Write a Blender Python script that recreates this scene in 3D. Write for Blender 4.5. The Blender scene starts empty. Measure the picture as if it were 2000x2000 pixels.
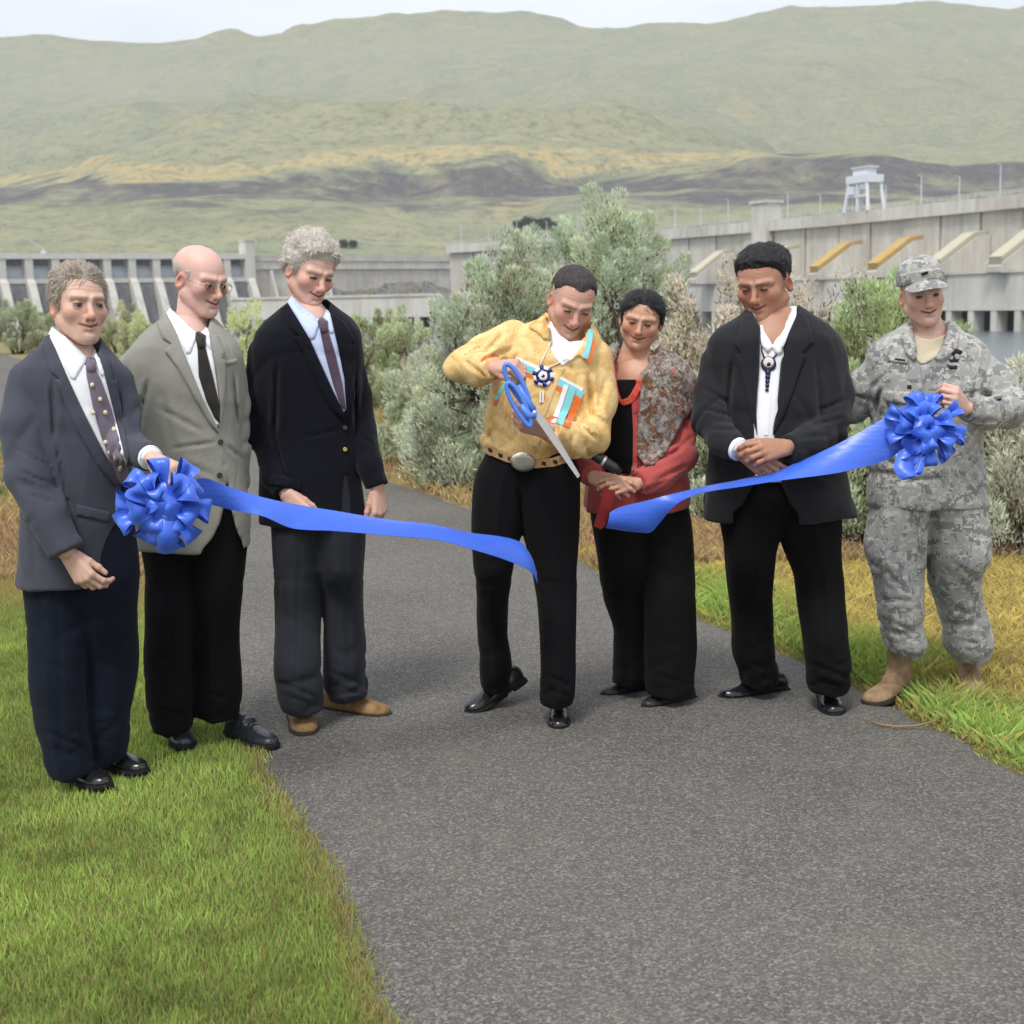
import bpy, bmesh, math, random
import numpy as np
from mathutils import Matrix, Vector
from mathutils.geometry import delaunay_2d_cdt
from concurrent.futures import ThreadPoolExecutor

POOL = ThreadPoolExecutor(4)

random.seed(7)
RNG = np.random.default_rng(11)
SC = bpy.context.scene
COL = SC.collection

# ------------------------------------------------------------------ camera
F = 2778.0                      # focal length in units of 1/2000 of the frame width
CAM_H = 1.60
PITCH = math.radians(8.4)
ROLL = math.radians(1.2)
Fw = np.array([0.0, math.cos(PITCH), -math.sin(PITCH)])
Rt0 = np.array([1.0, 0.0, 0.0])
Up0 = np.array([0.0, math.sin(PITCH), math.cos(PITCH)])
Rt = math.cos(ROLL) * Rt0 - math.sin(ROLL) * Up0
Up = math.sin(ROLL) * Rt0 + math.cos(ROLL) * Up0
CAMP = np.array([0.0, 0.0, CAM_H])

cam_d = bpy.data.cameras.new('camera')
cam = bpy.data.objects.new('camera', cam_d)
COL.objects.link(cam)
cam.matrix_world = Matrix(((Rt[0], Up[0], -Fw[0], 0), (Rt[1], Up[1], -Fw[1], 0), (Rt[2], Up[2], -Fw[2], CAM_H), (0, 0, 0, 1)))
cam_d.sensor_width = 36.0
cam_d.lens = 36.0 * F / 2000.0
cam_d.clip_start = 0.1
cam_d.clip_end = 20000
cam_d.dof.use_dof = True
cam_d.dof.focus_distance = 5.15
cam_d.dof.aperture_fstop = 5.6
SC.camera = cam

# ------------------------------------------------------------------ sky and sun (bright overcast)
SUN_EL, SUN_AZ = math.radians(58), math.radians(205)    # azimuth clockwise from +Y
W = bpy.data.worlds.new('World')
SC.world = W
W.use_nodes = True
wn, wl = W.node_tree.nodes, W.node_tree.links
bg = wn['Background']
sky = wn.new('ShaderNodeTexSky')
sky.sky_type = 'NISHITA'
sky.sun_disc = False
sky.sun_elevation = SUN_EL
sky.sun_rotation = SUN_AZ
sky.air_density = 1.0
sky.dust_density = 4.0
# cloud deck: the clear sky shows only faintly through an even grey layer with soft mottling
tc = wn.new('ShaderNodeTexCoord')
mp = wn.new('ShaderNodeMapping'); mp.inputs['Scale'].default_value = (1.0, 1.0, 3.2)
nz = wn.new('ShaderNodeTexNoise'); nz.inputs['Scale'].default_value = 2.6; nz.inputs['Detail'].default_value = 6
rp = wn.new('ShaderNodeValToRGB')
rp.color_ramp.elements[0].position = 0.30; rp.color_ramp.elements[0].color = (6.4, 6.8, 7.3, 1)
rp.color_ramp.elements[1].position = 0.72; rp.color_ramp.elements[1].color = (8.6, 8.8, 9.0, 1)
mx = wn.new('ShaderNodeMix'); mx.data_type = 'RGBA'; mx.inputs[0].default_value = 0.80
wl.new(tc.outputs['Generated'], mp.inputs['Vector']); wl.new(mp.outputs[0], nz.inputs['Vector'])
wl.new(nz.outputs[0], rp.inputs[0]); wl.new(sky.outputs[0], mx.inputs[6]); wl.new(rp.outputs[0], mx.inputs[7])
wl.new(mx.outputs[2], bg.inputs[0])
bg.inputs[1].default_value = 0.098

sun_d = bpy.data.lights.new('sun', 'SUN')
sun_d.energy = 1.5
sun_d.angle = math.radians(15)
sun_d.color = (1.0, 0.965, 0.91)
sun = bpy.data.objects.new('sun', sun_d)
COL.objects.link(sun)
sdir = Vector((math.sin(SUN_AZ) * math.cos(SUN_EL), math.cos(SUN_AZ) * math.cos(SUN_EL), math.sin(SUN_EL)))
sun.rotation_euler = (-sdir).to_track_quat('-Z', 'Y').to_euler()
sun.location = (0, -3, 12)

SC.view_settings.view_transform = 'Standard'
SC.view_settings.look = 'None'
SC.view_settings.gamma = 1.0
SC.view_settings.use_curve_mapping = False
SC.view_settings.exposure = 0.70
SC.render.engine = 'CYCLES'
SC.cycles.use_denoising = True
SC.cycles.max_bounces = 6
SC.cycles.diffuse_bounces = 3
SC.cycles.glossy_bounces = 3
SC.cycles.transmission_bounces = 4
SC.cycles.transparent_max_bounces = 8
SC.cycles.caustics_reflective = False
SC.cycles.caustics_refractive = False


def ray(px, py):
    u, v = (px - 1000.0) / F, (1000.0 - py) / F
    return Fw + u * Rt + v * Up


def at(px, py, Y):
    """world point seen at sketch position (px, py) and distance Y ahead of the camera"""
    d = ray(px, py)
    return CAMP + d * (Y / d[1])


def ground(px, py, z=0.0):
    d = ray(px, py)
    return CAMP + d * ((z - CAM_H) / d[2])


def to_sketch(p):
    q = p - CAMP
    w = q @ Fw
    return 1000.0 + F * (q @ Rt) / w, 1000.0 - F * (q @ Up) / w


# ------------------------------------------------------------------ object helpers
def tag(o, label=None, cat=None, group=None, kind=None):
    if label: o['label'] = label
    if cat: o['category'] = cat
    if group: o['group'] = group
    if kind: o['kind'] = kind
    return o


def empty(name, loc=(0, 0, 0)):
    o = bpy.data.objects.new(name, None)
    o.empty_display_size = 0.1
    COL.objects.link(o)
    o.location = loc
    return o


def npmesh(name, verts, faces, mat, parent=None, smooth=True, col=None, loc=None, mats=None, midx=None):
    """verts (n,3); faces: (m,3|4) array or a list of such arrays"""
    verts = np.asarray(verts, dtype=np.float32)
    fl = faces if isinstance(faces, list) else [faces]
    fl = [np.asarray(f, dtype=np.int32) for f in fl if len(f)]
    me = bpy.data.meshes.new(name)
    me.vertices.add(len(verts))
    me.vertices.foreach_set('co', verts.ravel())
    loops = np.concatenate([f.ravel() for f in fl])
    sizes = np.concatenate([np.full(len(f), f.shape[1], dtype=np.int32) for f in fl])
    starts = np.concatenate([[0], np.cumsum(sizes)[:-1]]).astype(np.int32)
    me.loops.add(len(loops)); me.loops.foreach_set('vertex_index', loops)
    me.polygons.add(len(sizes)); me.polygons.foreach_set('loop_start', starts)
    me.polygons.foreach_set('use_smooth', np.full(len(sizes), bool(smooth)))
    for m in (mats or [mat]): me.materials.append(m)
    if midx is not None: me.polygons.foreach_set('material_index', np.asarray(midx, dtype=np.int32))
    me.update(calc_edges=True)
    if col is not None:
        a = me.color_attributes.new('col', 'FLOAT_COLOR', 'POINT')
        c = np.ones((len(verts), 4), dtype=np.float32); c[:, :3] = col
        a.data.foreach_set('color', c.ravel())
    o = bpy.data.objects.new(name, me)
    COL.objects.link(o)
    if parent is not None: o.parent = parent
    if loc is not None: o.location = loc
    return o


class MB:
    """collects simple shapes into one mesh"""
    def __init__(s): s.v = []; s.q = []; s.t = []; s.n = 0
    def add(s, v, q=None, t=None):
        v = np.asarray(v, float)
        if q is not None and len(q): s.q.append(np.asarray(q, int) + s.n)
        if t is not None and len(t): s.t.append(np.asarray(t, int) + s.n)
        s.v.append(v); s.n += len(v)
    def box(s, lo, hi, M=None):
        x0, y0, z0 = lo; x1, y1, z1 = hi
        v = np.array([(x0, y0, z0), (x1, y0, z0), (x1, y1, z0), (x0, y1, z0), (x0, y0, z1), (x1, y0, z1), (x1, y1, z1), (x0, y1, z1)], float)
        if M is not None: v = v @ np.asarray(M)[:3, :3].T + np.asarray(M)[:3, 3]
        s.add(v, [(0, 3, 2, 1), (4, 5, 6, 7), (0, 1, 5, 4), (1, 2, 6, 5), (2, 3, 7, 6), (3, 0, 4, 7)])
    def tube(s, pts, rad, n=8, cap=True):
        pts = np.asarray(pts, float); m = len(pts)
        rad = np.broadcast_to(np.asarray(rad, float), (m,))
        T = np.gradient(pts, axis=0); T /= np.linalg.norm(T, axis=1)[:, None] + 1e-9
        up = np.array([0, 0, 1.0]) if abs(T[0][2]) < 0.9 else np.array([1.0, 0, 0])
        A = np.cross(T[0], up); A /= np.linalg.norm(A)
        a = np.linspace(0, 2 * np.pi, n, endpoint=False)
        vs = []
        for i in range(m):
            A = A - T[i] * (A @ T[i]); A /= np.linalg.norm(A) + 1e-9
            B = np.cross(T[i], A)
            vs.append(pts[i] + rad[i] * (np.cos(a)[:, None] * A + np.sin(a)[:, None] * B))
        v = np.concatenate(vs)
        q = [(i * n + j, i * n + (j + 1) % n, (i + 1) * n + (j + 1) % n, (i + 1) * n + j) for i in range(m - 1) for j in range(n)]
        t = []
        if cap:
            v = np.concatenate([v, pts[:1], pts[-1:]])
            b, e = m * n, m * n + 1
            t = [(b, (j + 1) % n, j) for j in range(n)] + [(e, (m - 1) * n + j, (m - 1) * n + (j + 1) % n) for j in range(n)]
        s.add(v, q, t)
    def grid(s, P):
        """P (m,n,3) sheet"""
        m, n = P.shape[:2]
        i = np.arange(m * n).reshape(m, n)
        s.add(P.reshape(-1, 3), np.stack([i[:-1, :-1], i[1:, :-1], i[1:, 1:], i[:-1, 1:]], -1).reshape(-1, 4))
    def build(s, name, mat, parent=None, smooth=False, **k):
        fl = []
        if s.q: fl.append(np.concatenate(s.q))
        if s.t: fl.append(np.concatenate(s.t))
        return npmesh(name, np.concatenate(s.v), fl, mat, parent, smooth, **k)


# ------------------------------------------------------------------ materials
MATS = {}


def nt(mat):
    return mat.node_tree.nodes, mat.node_tree.links


def newmat(name, color=(0.5, 0.5, 0.5), rough=0.8, spec=0.3, **k):
    m = bpy.data.materials.new(name); m.use_nodes = True
    b = m.node_tree.nodes['Principled BSDF']
    b.inputs['Base Color'].default_value = (*color, 1)
    b.inputs['Roughness'].default_value = rough
    b.inputs['Specular IOR Level'].default_value = spec
    for kk, vv in k.items(): b.inputs[kk].default_value = vv
    MATS[name] = m
    return m


def coords(m, scale=(1, 1, 1), snap=None, out='Object'):
    n, l = nt(m)
    t = n.new('ShaderNodeTexCoord'); src = t.outputs[out]
    if snap:
        sn = n.new('ShaderNodeVectorMath'); sn.operation = 'SNAP'; sn.inputs[1].default_value = (snap,) * 3
        l.new(src, sn.inputs[0]); src = sn.outputs[0]
    mp_ = n.new('ShaderNodeMapping'); mp_.inputs['Scale'].default_value = scale
    l.new(src, mp_.inputs['Vector'])
    return mp_.outputs[0]


def noise(m, vec, scale, detail=3, rough=0.55, dist=0.0):
    n, l = nt(m)
    x = n.new('ShaderNodeTexNoise')
    x.inputs['Scale'].default_value = scale; x.inputs['Detail'].default_value = detail
    x.inputs['Roughness'].default_value = rough; x.inputs['Distortion'].default_value = dist
    l.new(vec, x.inputs['Vector'])
    return x.outputs[0]


def voronoi(m, vec, scale, feature='F1', out='Distance', rnd=1.0):
    n, l = nt(m)
    x = n.new('ShaderNodeTexVoronoi'); x.feature = feature
    x.inputs['Scale'].default_value = scale
    x.inputs['Randomness'].default_value = rnd
    l.new(vec, x.inputs['Vector'])
    return x.outputs[out]


def ramp(m, fac, stops, interp='LINEAR'):
    n, l = nt(m)
    r = n.new('ShaderNodeValToRGB'); r.color_ramp.interpolation = interp
    e = r.color_ramp.elements
    while len(e) < len(stops): e.new(0.5)
    for i, (p, c) in enumerate(stops):
        e[i].position = p
        e[i].color = (*c, 1) if len(c) == 3 else c
    l.new(fac, r.inputs[0])
    return r.outputs[0]


def mixc(m, fac, a, b, mode='MIX'):
    n, l = nt(m)
    x = n.new('ShaderNodeMix'); x.data_type = 'RGBA'; x.blend_type = mode
    if isinstance(fac, (int, float)): x.inputs[0].default_value = fac
    else: l.new(fac, x.inputs[0])
    for s_, i in ((a, 6), (b, 7)):
        if isinstance(s_, tuple): x.inputs[i].default_value = (*s_, 1)
        else: l.new(s_, x.inputs[i])
    return x.outputs[2]


def math_(m, op, a, b=None, clamp=False):
    n, l = nt(m)
    x = n.new('ShaderNodeMath'); x.operation = op; x.use_clamp = clamp
    for s_, i in ((a, 0), (b, 1)):
        if s_ is None: continue
        if isinstance(s_, (int, float)): x.inputs[i].default_value = s_
        else: l.new(s_, x.inputs[i])
    return x.outputs[0]


def setc(m, col):
    m.node_tree.links.new(col, m.node_tree.nodes['Principled BSDF'].inputs['Base Color'])


def bump(m, h, strength=0.3, dist=0.01):
    n, l = nt(m)
    b = n.new('ShaderNodeBump'); b.inputs['Strength'].default_value = strength; b.inputs['Distance'].default_value = dist
    l.new(h, b.inputs['Height'])
    p = n['Principled BSDF']
    if p.inputs['Normal'].is_linked: l.new(p.inputs['Normal'].links[0].from_socket, b.inputs['Normal'])
    l.new(b.outputs[0], p.inputs['Normal'])


def leafy(m, amount=.35):
    """thin leaves let light through"""
    n, l = nt(m); p = n['Principled BSDF']; o = n['Material Output']
    t = n.new('ShaderNodeBsdfTranslucent'); x = n.new('ShaderNodeMixShader'); x.inputs[0].default_value = amount
    l.new(p.inputs['Base Color'].links[0].from_socket, t.inputs['Color'])
    l.new(p.outputs[0], x.inputs[1]); l.new(t.outputs[0], x.inputs[2]); l.new(x.outputs[0], o.inputs['Surface'])


def vcol(m):
    n, l = nt(m)
    a = n.new('ShaderNodeVertexColor'); a.layer_name = 'col'
    return a.outputs[0]


def cloth(name, color, var=0.12, rough=0.92, wr=0.35, sheen=0.10, weave=900, spec=0.12):
    m = newmat(name, color, rough, spec)
    b = m.node_tree.nodes['Principled BSDF']
    b.inputs['Sheen Weight'].default_value = sheen
    b.inputs['Sheen Roughness'].default_value = 0.5
    v = coords(m)
    n1 = noise(m, v, 9, 4)
    dk = tuple(c * (1 - var) for c in color); lt = tuple(min(1, c * (1 + var)) for c in color)
    c = ramp(m, n1, [(0.3, dk), (0.7, lt)])
    n3 = noise(m, v, 420, 2)
    c = mixc(m, 0.14, c, ramp(m, n3, [(0.3, tuple(x * 0.7 for x in color)), (0.7, tuple(min(1, x * 1.3) for x in color))]))
    setc(m, c)
    v2 = coords(m, (1, 1, 0.45))
    bump(m, noise(m, v2, 16, 3, 0.5, 0.6), wr, 0.012)
    bump(m, noise(m, v, weave, 1), 0.15, 0.001)
    return m


# ------------------------------------------------------------------ implicit-surface modelling
def smin(a, b, k):
    if k <= 0: return np.minimum(a, b)
    h = np.clip(0.5 + 0.5 * (b - a) / k, 0, 1)
    return b + (a - b) * h - k * h * (1 - h)


def smax(a, b, k): return -smin(-a, -b, k)
def ssub(a, b, k): return smax(a, -b, k)
def ln(p): return np.sqrt((p * p).sum(-1))
def sph(p, c, r): return ln(p - np.asarray(c)) - r


def ell(p, c, r):
    r = np.asarray(r, float); q = p - np.asarray(c)
    k0 = ln(q / r); k1 = ln(q / (r * r))
    return k0 * (k0 - 1) / (k1 + 1e-9)


def cap(p, a, b, r1, r2=None):
    a = np.asarray(a, float); b = np.asarray(b, float)
    r2 = r1 if r2 is None else r2
    ab = b - a
    t = np.clip(((p - a) @ ab) / (ab @ ab + 1e-12), 0, 1)
    return ln(p - a - t[:, None] * ab) - (r1 + (r2 - r1) * t)


def chain(p, pts, rad, k=0.015):
    d = None
    for i in range(len(pts) - 1):
        e = cap(p, pts[i], pts[i + 1], rad[i], rad[i + 1])
        d = e if d is None else smin(d, e, k)
    return d


def segd(p, a, b):
    a = np.asarray(a, float); b = np.asarray(b, float); ab = b - a
    t = np.clip(((p - a) @ ab) / (ab @ ab + 1e-12), 0, 1)
    return ln(p - a - t[:, None] * ab), t


_HT = np.random.default_rng(5).random(4096).astype(np.float32) * 2 - 1
_PT = np.random.default_rng(6).permutation(4096).astype(np.int32)


def vn(p):
    """smooth value noise, -1..1"""
    p = np.asarray(p, np.float32)
    i = np.floor(p); f = p - i; i = i.astype(np.int32)
    f = f * f * (3 - 2 * f)
    x, y, z = i[:, 0] & 4095, i[:, 1], i[:, 2]; fx, fy, fz = f[:, 0], f[:, 1], f[:, 2]
    x1 = (x + 1) & 4095
    r = []
    for xx in (x, x1):
        px = _PT[xx]
        a, b = _PT[(px + y) & 4095], _PT[(px + y + 1) & 4095]
        c = [_HT[(a + z) & 4095], _HT[(a + z + 1) & 4095], _HT[(b + z) & 4095], _HT[(b + z + 1) & 4095]]
        u = c[0] + (c[1] - c[0]) * fz; v = c[2] + (c[3] - c[2]) * fz
        r.append(u + (v - u) * fy)
    return r[0] + (r[1] - r[0]) * fx


def hermite(x, xs, ys):
    """smooth monotone-ish interpolation, xs ascending"""
    xs = np.asarray(xs, float); ys = np.asarray(ys, float)
    if len(xs) < 3: return np.interp(x, xs, ys)
    dlt = np.diff(ys) / np.diff(xs)
    m = np.zeros_like(ys)
    m[1:-1] = np.where(dlt[:-1] * dlt[1:] > 0, 2 * dlt[:-1] * dlt[1:] / (dlt[:-1] + dlt[1:] + 1e-12 * np.sign(dlt[:-1])), 0)
    m[0], m[-1] = dlt[0], dlt[-1]
    x = np.clip(x, xs[0], xs[-1])
    k = np.clip(np.searchsorted(xs, x) - 1, 0, len(xs) - 2)
    h = xs[k + 1] - xs[k]; t = (x - xs[k]) / h
    return ((2 * t**3 - 3 * t**2 + 1) * ys[k] + (t**3 - 2 * t**2 + t) * h * m[k] + (-2 * t**3 + 3 * t**2) * ys[k + 1] + (t**3 - t**2) * h * m[k + 1])


def loft(p, S, n=2.4, k=0.012, axis=2):
    """S rows (t, cx, rx, cy, ry), t ascending along the axis"""
    o = [a for a in (0, 1, 2) if a != axis]
    z = p[:, axis]
    tab = np.linspace(S[0, 0], S[-1, 0], 160)
    T = [hermite(tab, S[:, 0], S[:, j]) for j in (1, 2, 3, 4)]
    cx, rx, cy, ry = (np.interp(z, tab, t) for t in T)
    q = (np.abs((p[:, o[0]] - cx) / rx)**n + np.abs((p[:, o[1]] - cy) / ry)**n + 1e-12)**(1.0 / n)
    d = (q - 1) * np.minimum(rx, ry)
    return smax(smax(d, z - S[-1, 0], k), S[0, 0] - z, k)


def poly_sd(x, y, poly):
    """signed distance to a closed 2-D polygon, negative inside"""
    P = np.asarray(poly, float); d = np.full(x.shape, 1e18); s = np.ones(x.shape)
    j = len(P) - 1
    for i in range(len(P)):
        ex, ey = P[j] - P[i]
        wx, wy = x - P[i, 0], y - P[i, 1]
        t = np.clip((wx * ex + wy * ey) / (ex * ex + ey * ey + 1e-12), 0, 1)
        d = np.minimum(d, (wx - ex * t)**2 + (wy - ey * t)**2)
        c1, c2, c3 = y >= P[i, 1], y < P[j, 1], ex * wy > ey * wx
        s = np.where((c1 & c2 & c3) | (~c1 & ~c2 & ~c3), -s, s)
        j = i
    return s * np.sqrt(d)


def surface(f, lo, hi, h):
    """mesh the zero level of f with surface nets on a sparse grid; returns verts, quads"""
    lo = np.asarray(lo, float); hi = np.asarray(hi, float); B = 4
    nb = np.maximum(1, np.ceil((hi - lo) / (h * B)).astype(int))
    g = [lo[a] + (np.arange(nb[a]) + 0.5) * h * B for a in range(3)]
    C = np.stack(np.meshgrid(*g, indexing='ij'), -1).reshape(-1, 3)
    dc = np.concatenate(list(POOL.map(lambda s: f(C[s:s + 20000]), range(0, len(C), 20000))))
    act = np.abs(dc) < h * B * 0.87 * 1.35 + 0.010
    n = nb * B + 1
    sg = np.where(dc < 0, -1.0, 1.0).reshape(nb)
    V = np.ones(n, np.float32)
    V[:-1, :-1, :-1] = np.repeat(np.repeat(np.repeat(sg, B, 0), B, 1), B, 2)
    bi = np.stack(np.unravel_index(np.nonzero(act)[0], nb), -1)
    off = np.stack(np.meshgrid(*[np.arange(B + 1)] * 3, indexing='ij'), -1).reshape(-1, 3)
    idx = (bi[:, None, :] * B + off[None]).reshape(-1, 3)
    lin = np.unique(np.ravel_multi_index(idx.T, n))
    ii = np.stack(np.unravel_index(lin, n), -1)
    ch = max(8000, min(60000, len(ii) // 4 + 1))
    vals = np.concatenate(list(POOL.map(lambda s: f(lo + ii[s:s + ch] * h).astype(np.float32), range(0, len(ii), ch))))
    V.ravel()[lin] = vals
    ins = V < 0
    c = np.zeros(n - 1, np.int8)
    for dx in (0, 1):
        for dy in (0, 1):
            for dz in (0, 1):
                c += ins[dx:n[0] - 1 + dx, dy:n[1] - 1 + dy, dz:n[2] - 1 + dz]
    mix = (c > 0) & (c < 8)
    ci = np.stack(np.nonzero(mix), -1)
    cid = np.full(n - 1, -1, np.int32); cid[mix] = np.arange(len(ci))
    acc = np.zeros((len(ci), 3)); cnt = np.zeros(len(ci))
    cor = [(a, b, d) for a in (0, 1) for b in (0, 1) for d in (0, 1)]
    for a in cor:
        for ax in range(3):
            if a[ax] == 1: continue
            b = list(a); b[ax] = 1
            va = V[ci[:, 0] + a[0], ci[:, 1] + a[1], ci[:, 2] + a[2]]
            vb = V[ci[:, 0] + b[0], ci[:, 1] + b[1], ci[:, 2] + b[2]]
            m = (va < 0) != (vb < 0)
            t = np.where(m, va / np.where(m, va - vb, 1), 0)
            pt = np.tile(np.array(a, float), (len(ci), 1)); pt[:, ax] = t
            acc[m] += pt[m]; cnt[m] += 1
    verts = lo + (ci + acc / np.maximum(cnt, 1)[:, None]) * h
    quads = []
    for ax in range(3):
        sl0 = [slice(None)] * 3; sl1 = [slice(None)] * 3
        sl0[ax] = slice(0, -1); sl1[ax] = slice(1, None)
        a, b = ins[tuple(sl0)], ins[tuple(sl1)]
        e = np.stack(np.nonzero(a != b), -1)
        o1, o2 = [x for x in range(3) if x != ax]
        ok = (e[:, o1] > 0) & (e[:, o2] > 0) & (e[:, o1] < n[o1] - 1) & (e[:, o2] < n[o2] - 1)
        e = e[ok]
        if not len(e): continue
        q = []
        for (d1, d2) in ((0, 0), (-1, 0), (-1, -1), (0, -1)):
            x = e.copy(); x[:, o1] += d1; x[:, o2] += d2
            q.append(cid[x[:, 0], x[:, 1], x[:, 2]])
        q = np.stack(q, -1)
        fl = a[e[:, 0], e[:, 1], e[:, 2]]
        if ax == 1: fl = ~fl
        q = np.where(fl[:, None], q, q[:, ::-1])
        quads.append(q[(q >= 0).all(1)])
    return verts, np.concatenate(quads)


def sdf_obj(name, f, lo, hi, h, mat, parent, colf=None, relax=0):
    v, q = surface(f, lo, hi, h)
    for _ in range(relax):
        s = np.zeros_like(v); c = np.zeros(len(v))
        for i in range(4):
            a, b = q[:, i], q[:, (i + 1) % 4]
            for d in range(3):
                s[:, d] += np.bincount(a, v[b, d], len(v)) + np.bincount(b, v[a, d], len(v))
            c += np.bincount(a, minlength=len(v)) + np.bincount(b, minlength=len(v))
        v = 0.5 * v + 0.5 * s / np.maximum(c, 1)[:, None]
    return npmesh(name, v, q, mat, parent, True, col=colf(v) if colf else None)


def rot(yaw=0, pitch=0, roll=0):
    a, b, c = (math.radians(x) for x in (yaw, pitch, roll))
    Rz = np.array([[math.cos(a), -math.sin(a), 0], [math.sin(a), math.cos(a), 0], [0, 0, 1]])
    Rx = np.array([[1, 0, 0], [0, math.cos(b), -math.sin(b)], [0, math.sin(b), math.cos(b)]])
    Ry = np.array([[math.cos(c), 0, math.sin(c)], [0, 1, 0], [-math.sin(c), 0, math.cos(c)]])
    return Rz @ Rx @ Ry


def unit(v):
    v = np.asarray(v, float); return v / (np.linalg.norm(v) + 1e-12)
# ------------------------------------------------------------------ ground, path, river, hills
def curve_pts(P, n):
    P = np.asarray(P, float)
    t = np.concatenate([[0], np.cumsum(np.sqrt((np.diff(P, axis=0)**2).sum(1)) ** .5)]); t /= t[-1]
    u = np.linspace(0, 1, n)
    return np.stack([hermite(u, t, P[:, 0]), hermite(u, t, P[:, 1])], -1)


# path edges on the ground (metres), lawn side and bush side
LE = np.array([(-.05, -6), (-.05, 0), (-.16, 2.2), (-.35, 3.1), (-.62, 3.98), (-.80, 4.50), (-.93, 4.85), (-1.04, 5.25), (-1.30, 5.95), (-1.72, 7.3), (-2.39, 9.31), (-3.6, 12.3), (-5.4, 16.6), (-8.0, 22.3), (-14.1, 34.4), (-40, 80)])
RE = np.array([(9.0, -6), (5.6, 0), (3.4, 2.6), (2.3, 3.75), (1.71, 4.58), (1.64, 4.86), (1.56, 5.18), (1.50, 5.40), (1.45, 5.61), (1.36, 5.89), (1.18, 6.42), (.93, 7.1), (.69, 7.85), (.40, 8.8), (.05, 10.0), (-.41, 11.3), (-1.25, 13.3), (-2.3, 16.0), (-3.56, 19.1), (-6.2, 25.0), (-11.0, 36), (-20.2, 57), (-36, 92)])
NP = 420
le = curve_pts(LE, NP); re_ = curve_pts(RE, NP)
wob = lambda P, s: P + .030 * np.stack([vn(np.stack([P[:, 0] * 5, P[:, 1] * 5, P[:, 0] * 0 + s], -1)), vn(np.stack([P[:, 0] * 5, P[:, 1] * 5, P[:, 0] * 0 + s + 9], -1))], -1)
le, re_ = wob(le, 1.0), wob(re_, 5.0)
PATH_POLY = np.concatenate([le, re_[::-1]])


def path_d(x, y): return poly_sd(x, y, PATH_POLY[::4])


asph = newmat('asphalt', (.12, .12, .12), .9, .25)
v = coords(asph)
big = noise(asph, v, .42, 6, .68)
base = ramp(asph, big, [(.36, (.055, .052, .049)), (.62, (.165, .155, .142))])
sp = voronoi(asph, v, 150, out='Color')
n_, l_ = nt(asph)
hsv = n_.new('ShaderNodeSeparateColor'); l_.new(sp, hsv.inputs[0])
stone = ramp(asph, hsv.outputs[0], [(.0, (.022, .022, .023)), (.35, (.065, .063, .062)), (.62, (.17, .160, .148)), (.84, (.29, .275, .255)), (1.0, (.56, .54, .50))])
c = mixc(asph, .55, base, stone)
fine = noise(asph, v, 330, 2)
c = mixc(asph, .4, c, ramp(asph, fine, [(.38, (.035, .035, .035)), (.62, (.27, .265, .255))]))
dust = noise(asph, coords(asph, (1, .6, 1)), 1.6, 5, .7)
c = mixc(asph, ramp(asph, dust, [(.50, (0, 0, 0)), (.78, (.30, .30, .30))]), c, (.26, .235, .20))
c = mixc(asph, 1.0, c, (.86, .845, .825), 'MULTIPLY')
setc(asph, c)
bump(asph, voronoi(asph, v, 150), .5, .004); bump(asph, fine, .35, .003)
mb = MB()
K = 24
G_ = np.zeros((NP, K, 3))
for k in range(K):
    t = k / (K - 1)
    G_[:, k, :2] = le * (1 - t) + re_ * t
    G_[:, k, 2] = .004 + .012 * 4 * t * (1 - t) + .004 * vn(np.stack([G_[:, k, 0] * .8, G_[:, k, 1] * .8, G_[:, k, 0] * 0], -1))
G_[:, 0, 2] = G_[:, -1, 2] = -.015
mb.grid(G_[:, ::-1])
path = mb.build('path', asph, smooth=True); path['kind'] = 'structure'


def edge_y(x):
    """where the flat bank ends and falls to the river"""
    return np.interp(x, [-200, -40, -12, -3, 2.5, 5, 9, 30, 200], [150, 105, 70, 46, 30, 19, 15, 12, 8])


def gz(x, y):
    d = np.clip(y - edge_y(x), 0, None)
    z = -.16 * d - .0009 * d * d
    z = np.maximum(z, -14)
    return z + .03 * vn(np.stack([x * .5, y * .5, x * 0], -1)) * np.clip((np.hypot(x, y - 5) - 4) / 4, 0, 1)


soil = newmat('soil_dry_grass', (.2, .15, .09), .95, .1)
v = coords(soil)
vc = vcol(soil)
n1 = noise(soil, v, 7, 5, .7)
c = mixc(soil, .65, vc, ramp(soil, n1, [(.3, (.10, .075, .042)), (.5, (.22, .165, .085)), (.7, (.34, .27, .14))]))
setc(soil, c)
bump(soil, noise(soil, v, 30, 5, .7), .8, .04)
xs = np.concatenate([np.linspace(-420, -32, 40), np.linspace(-30, -8.2, 56), np.linspace(-8, 8, 100), np.linspace(8.2, 30, 50), np.linspace(33, 420, 36)])
ys = np.concatenate([np.linspace(-12, 1, 14), np.linspace(1.2, 16, 90), np.linspace(16.3, 60, 80), np.linspace(61, 260, 50)])
X, Yg = np.meshgrid(xs, ys, indexing='ij')
Z = gz(X.ravel(), Yg.ravel())
pd_ = path_d(X.ravel(), Yg.ravel())
Z = Z - .012 - .05 * np.clip(-pd_ / .5, 0, 1)
left = (X.ravel() < 0.3 * Yg.ravel() - 3.2)
green = np.where(X.ravel() < -.2, np.clip((9.3 - Yg.ravel()) / 2.0, 0, 1), np.clip(1 - (pd_ - .25) / .5, 0, 1) * np.clip((9 - Yg.ravel()) / 3, 0, 1))
far = np.clip((Yg.ravel() - 12) / 20, 0, 1)
cg, cd, cf = np.array((.14, .19, .045)), np.array((.40, .28, .15)), np.array((.32, .30, .17))
C_ = cd + (cf - cd) * far[:, None]; C_ = C_ + (cg - C_) * green[:, None]
i = np.arange(len(xs) * len(ys)).reshape(len(xs), len(ys))
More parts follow.
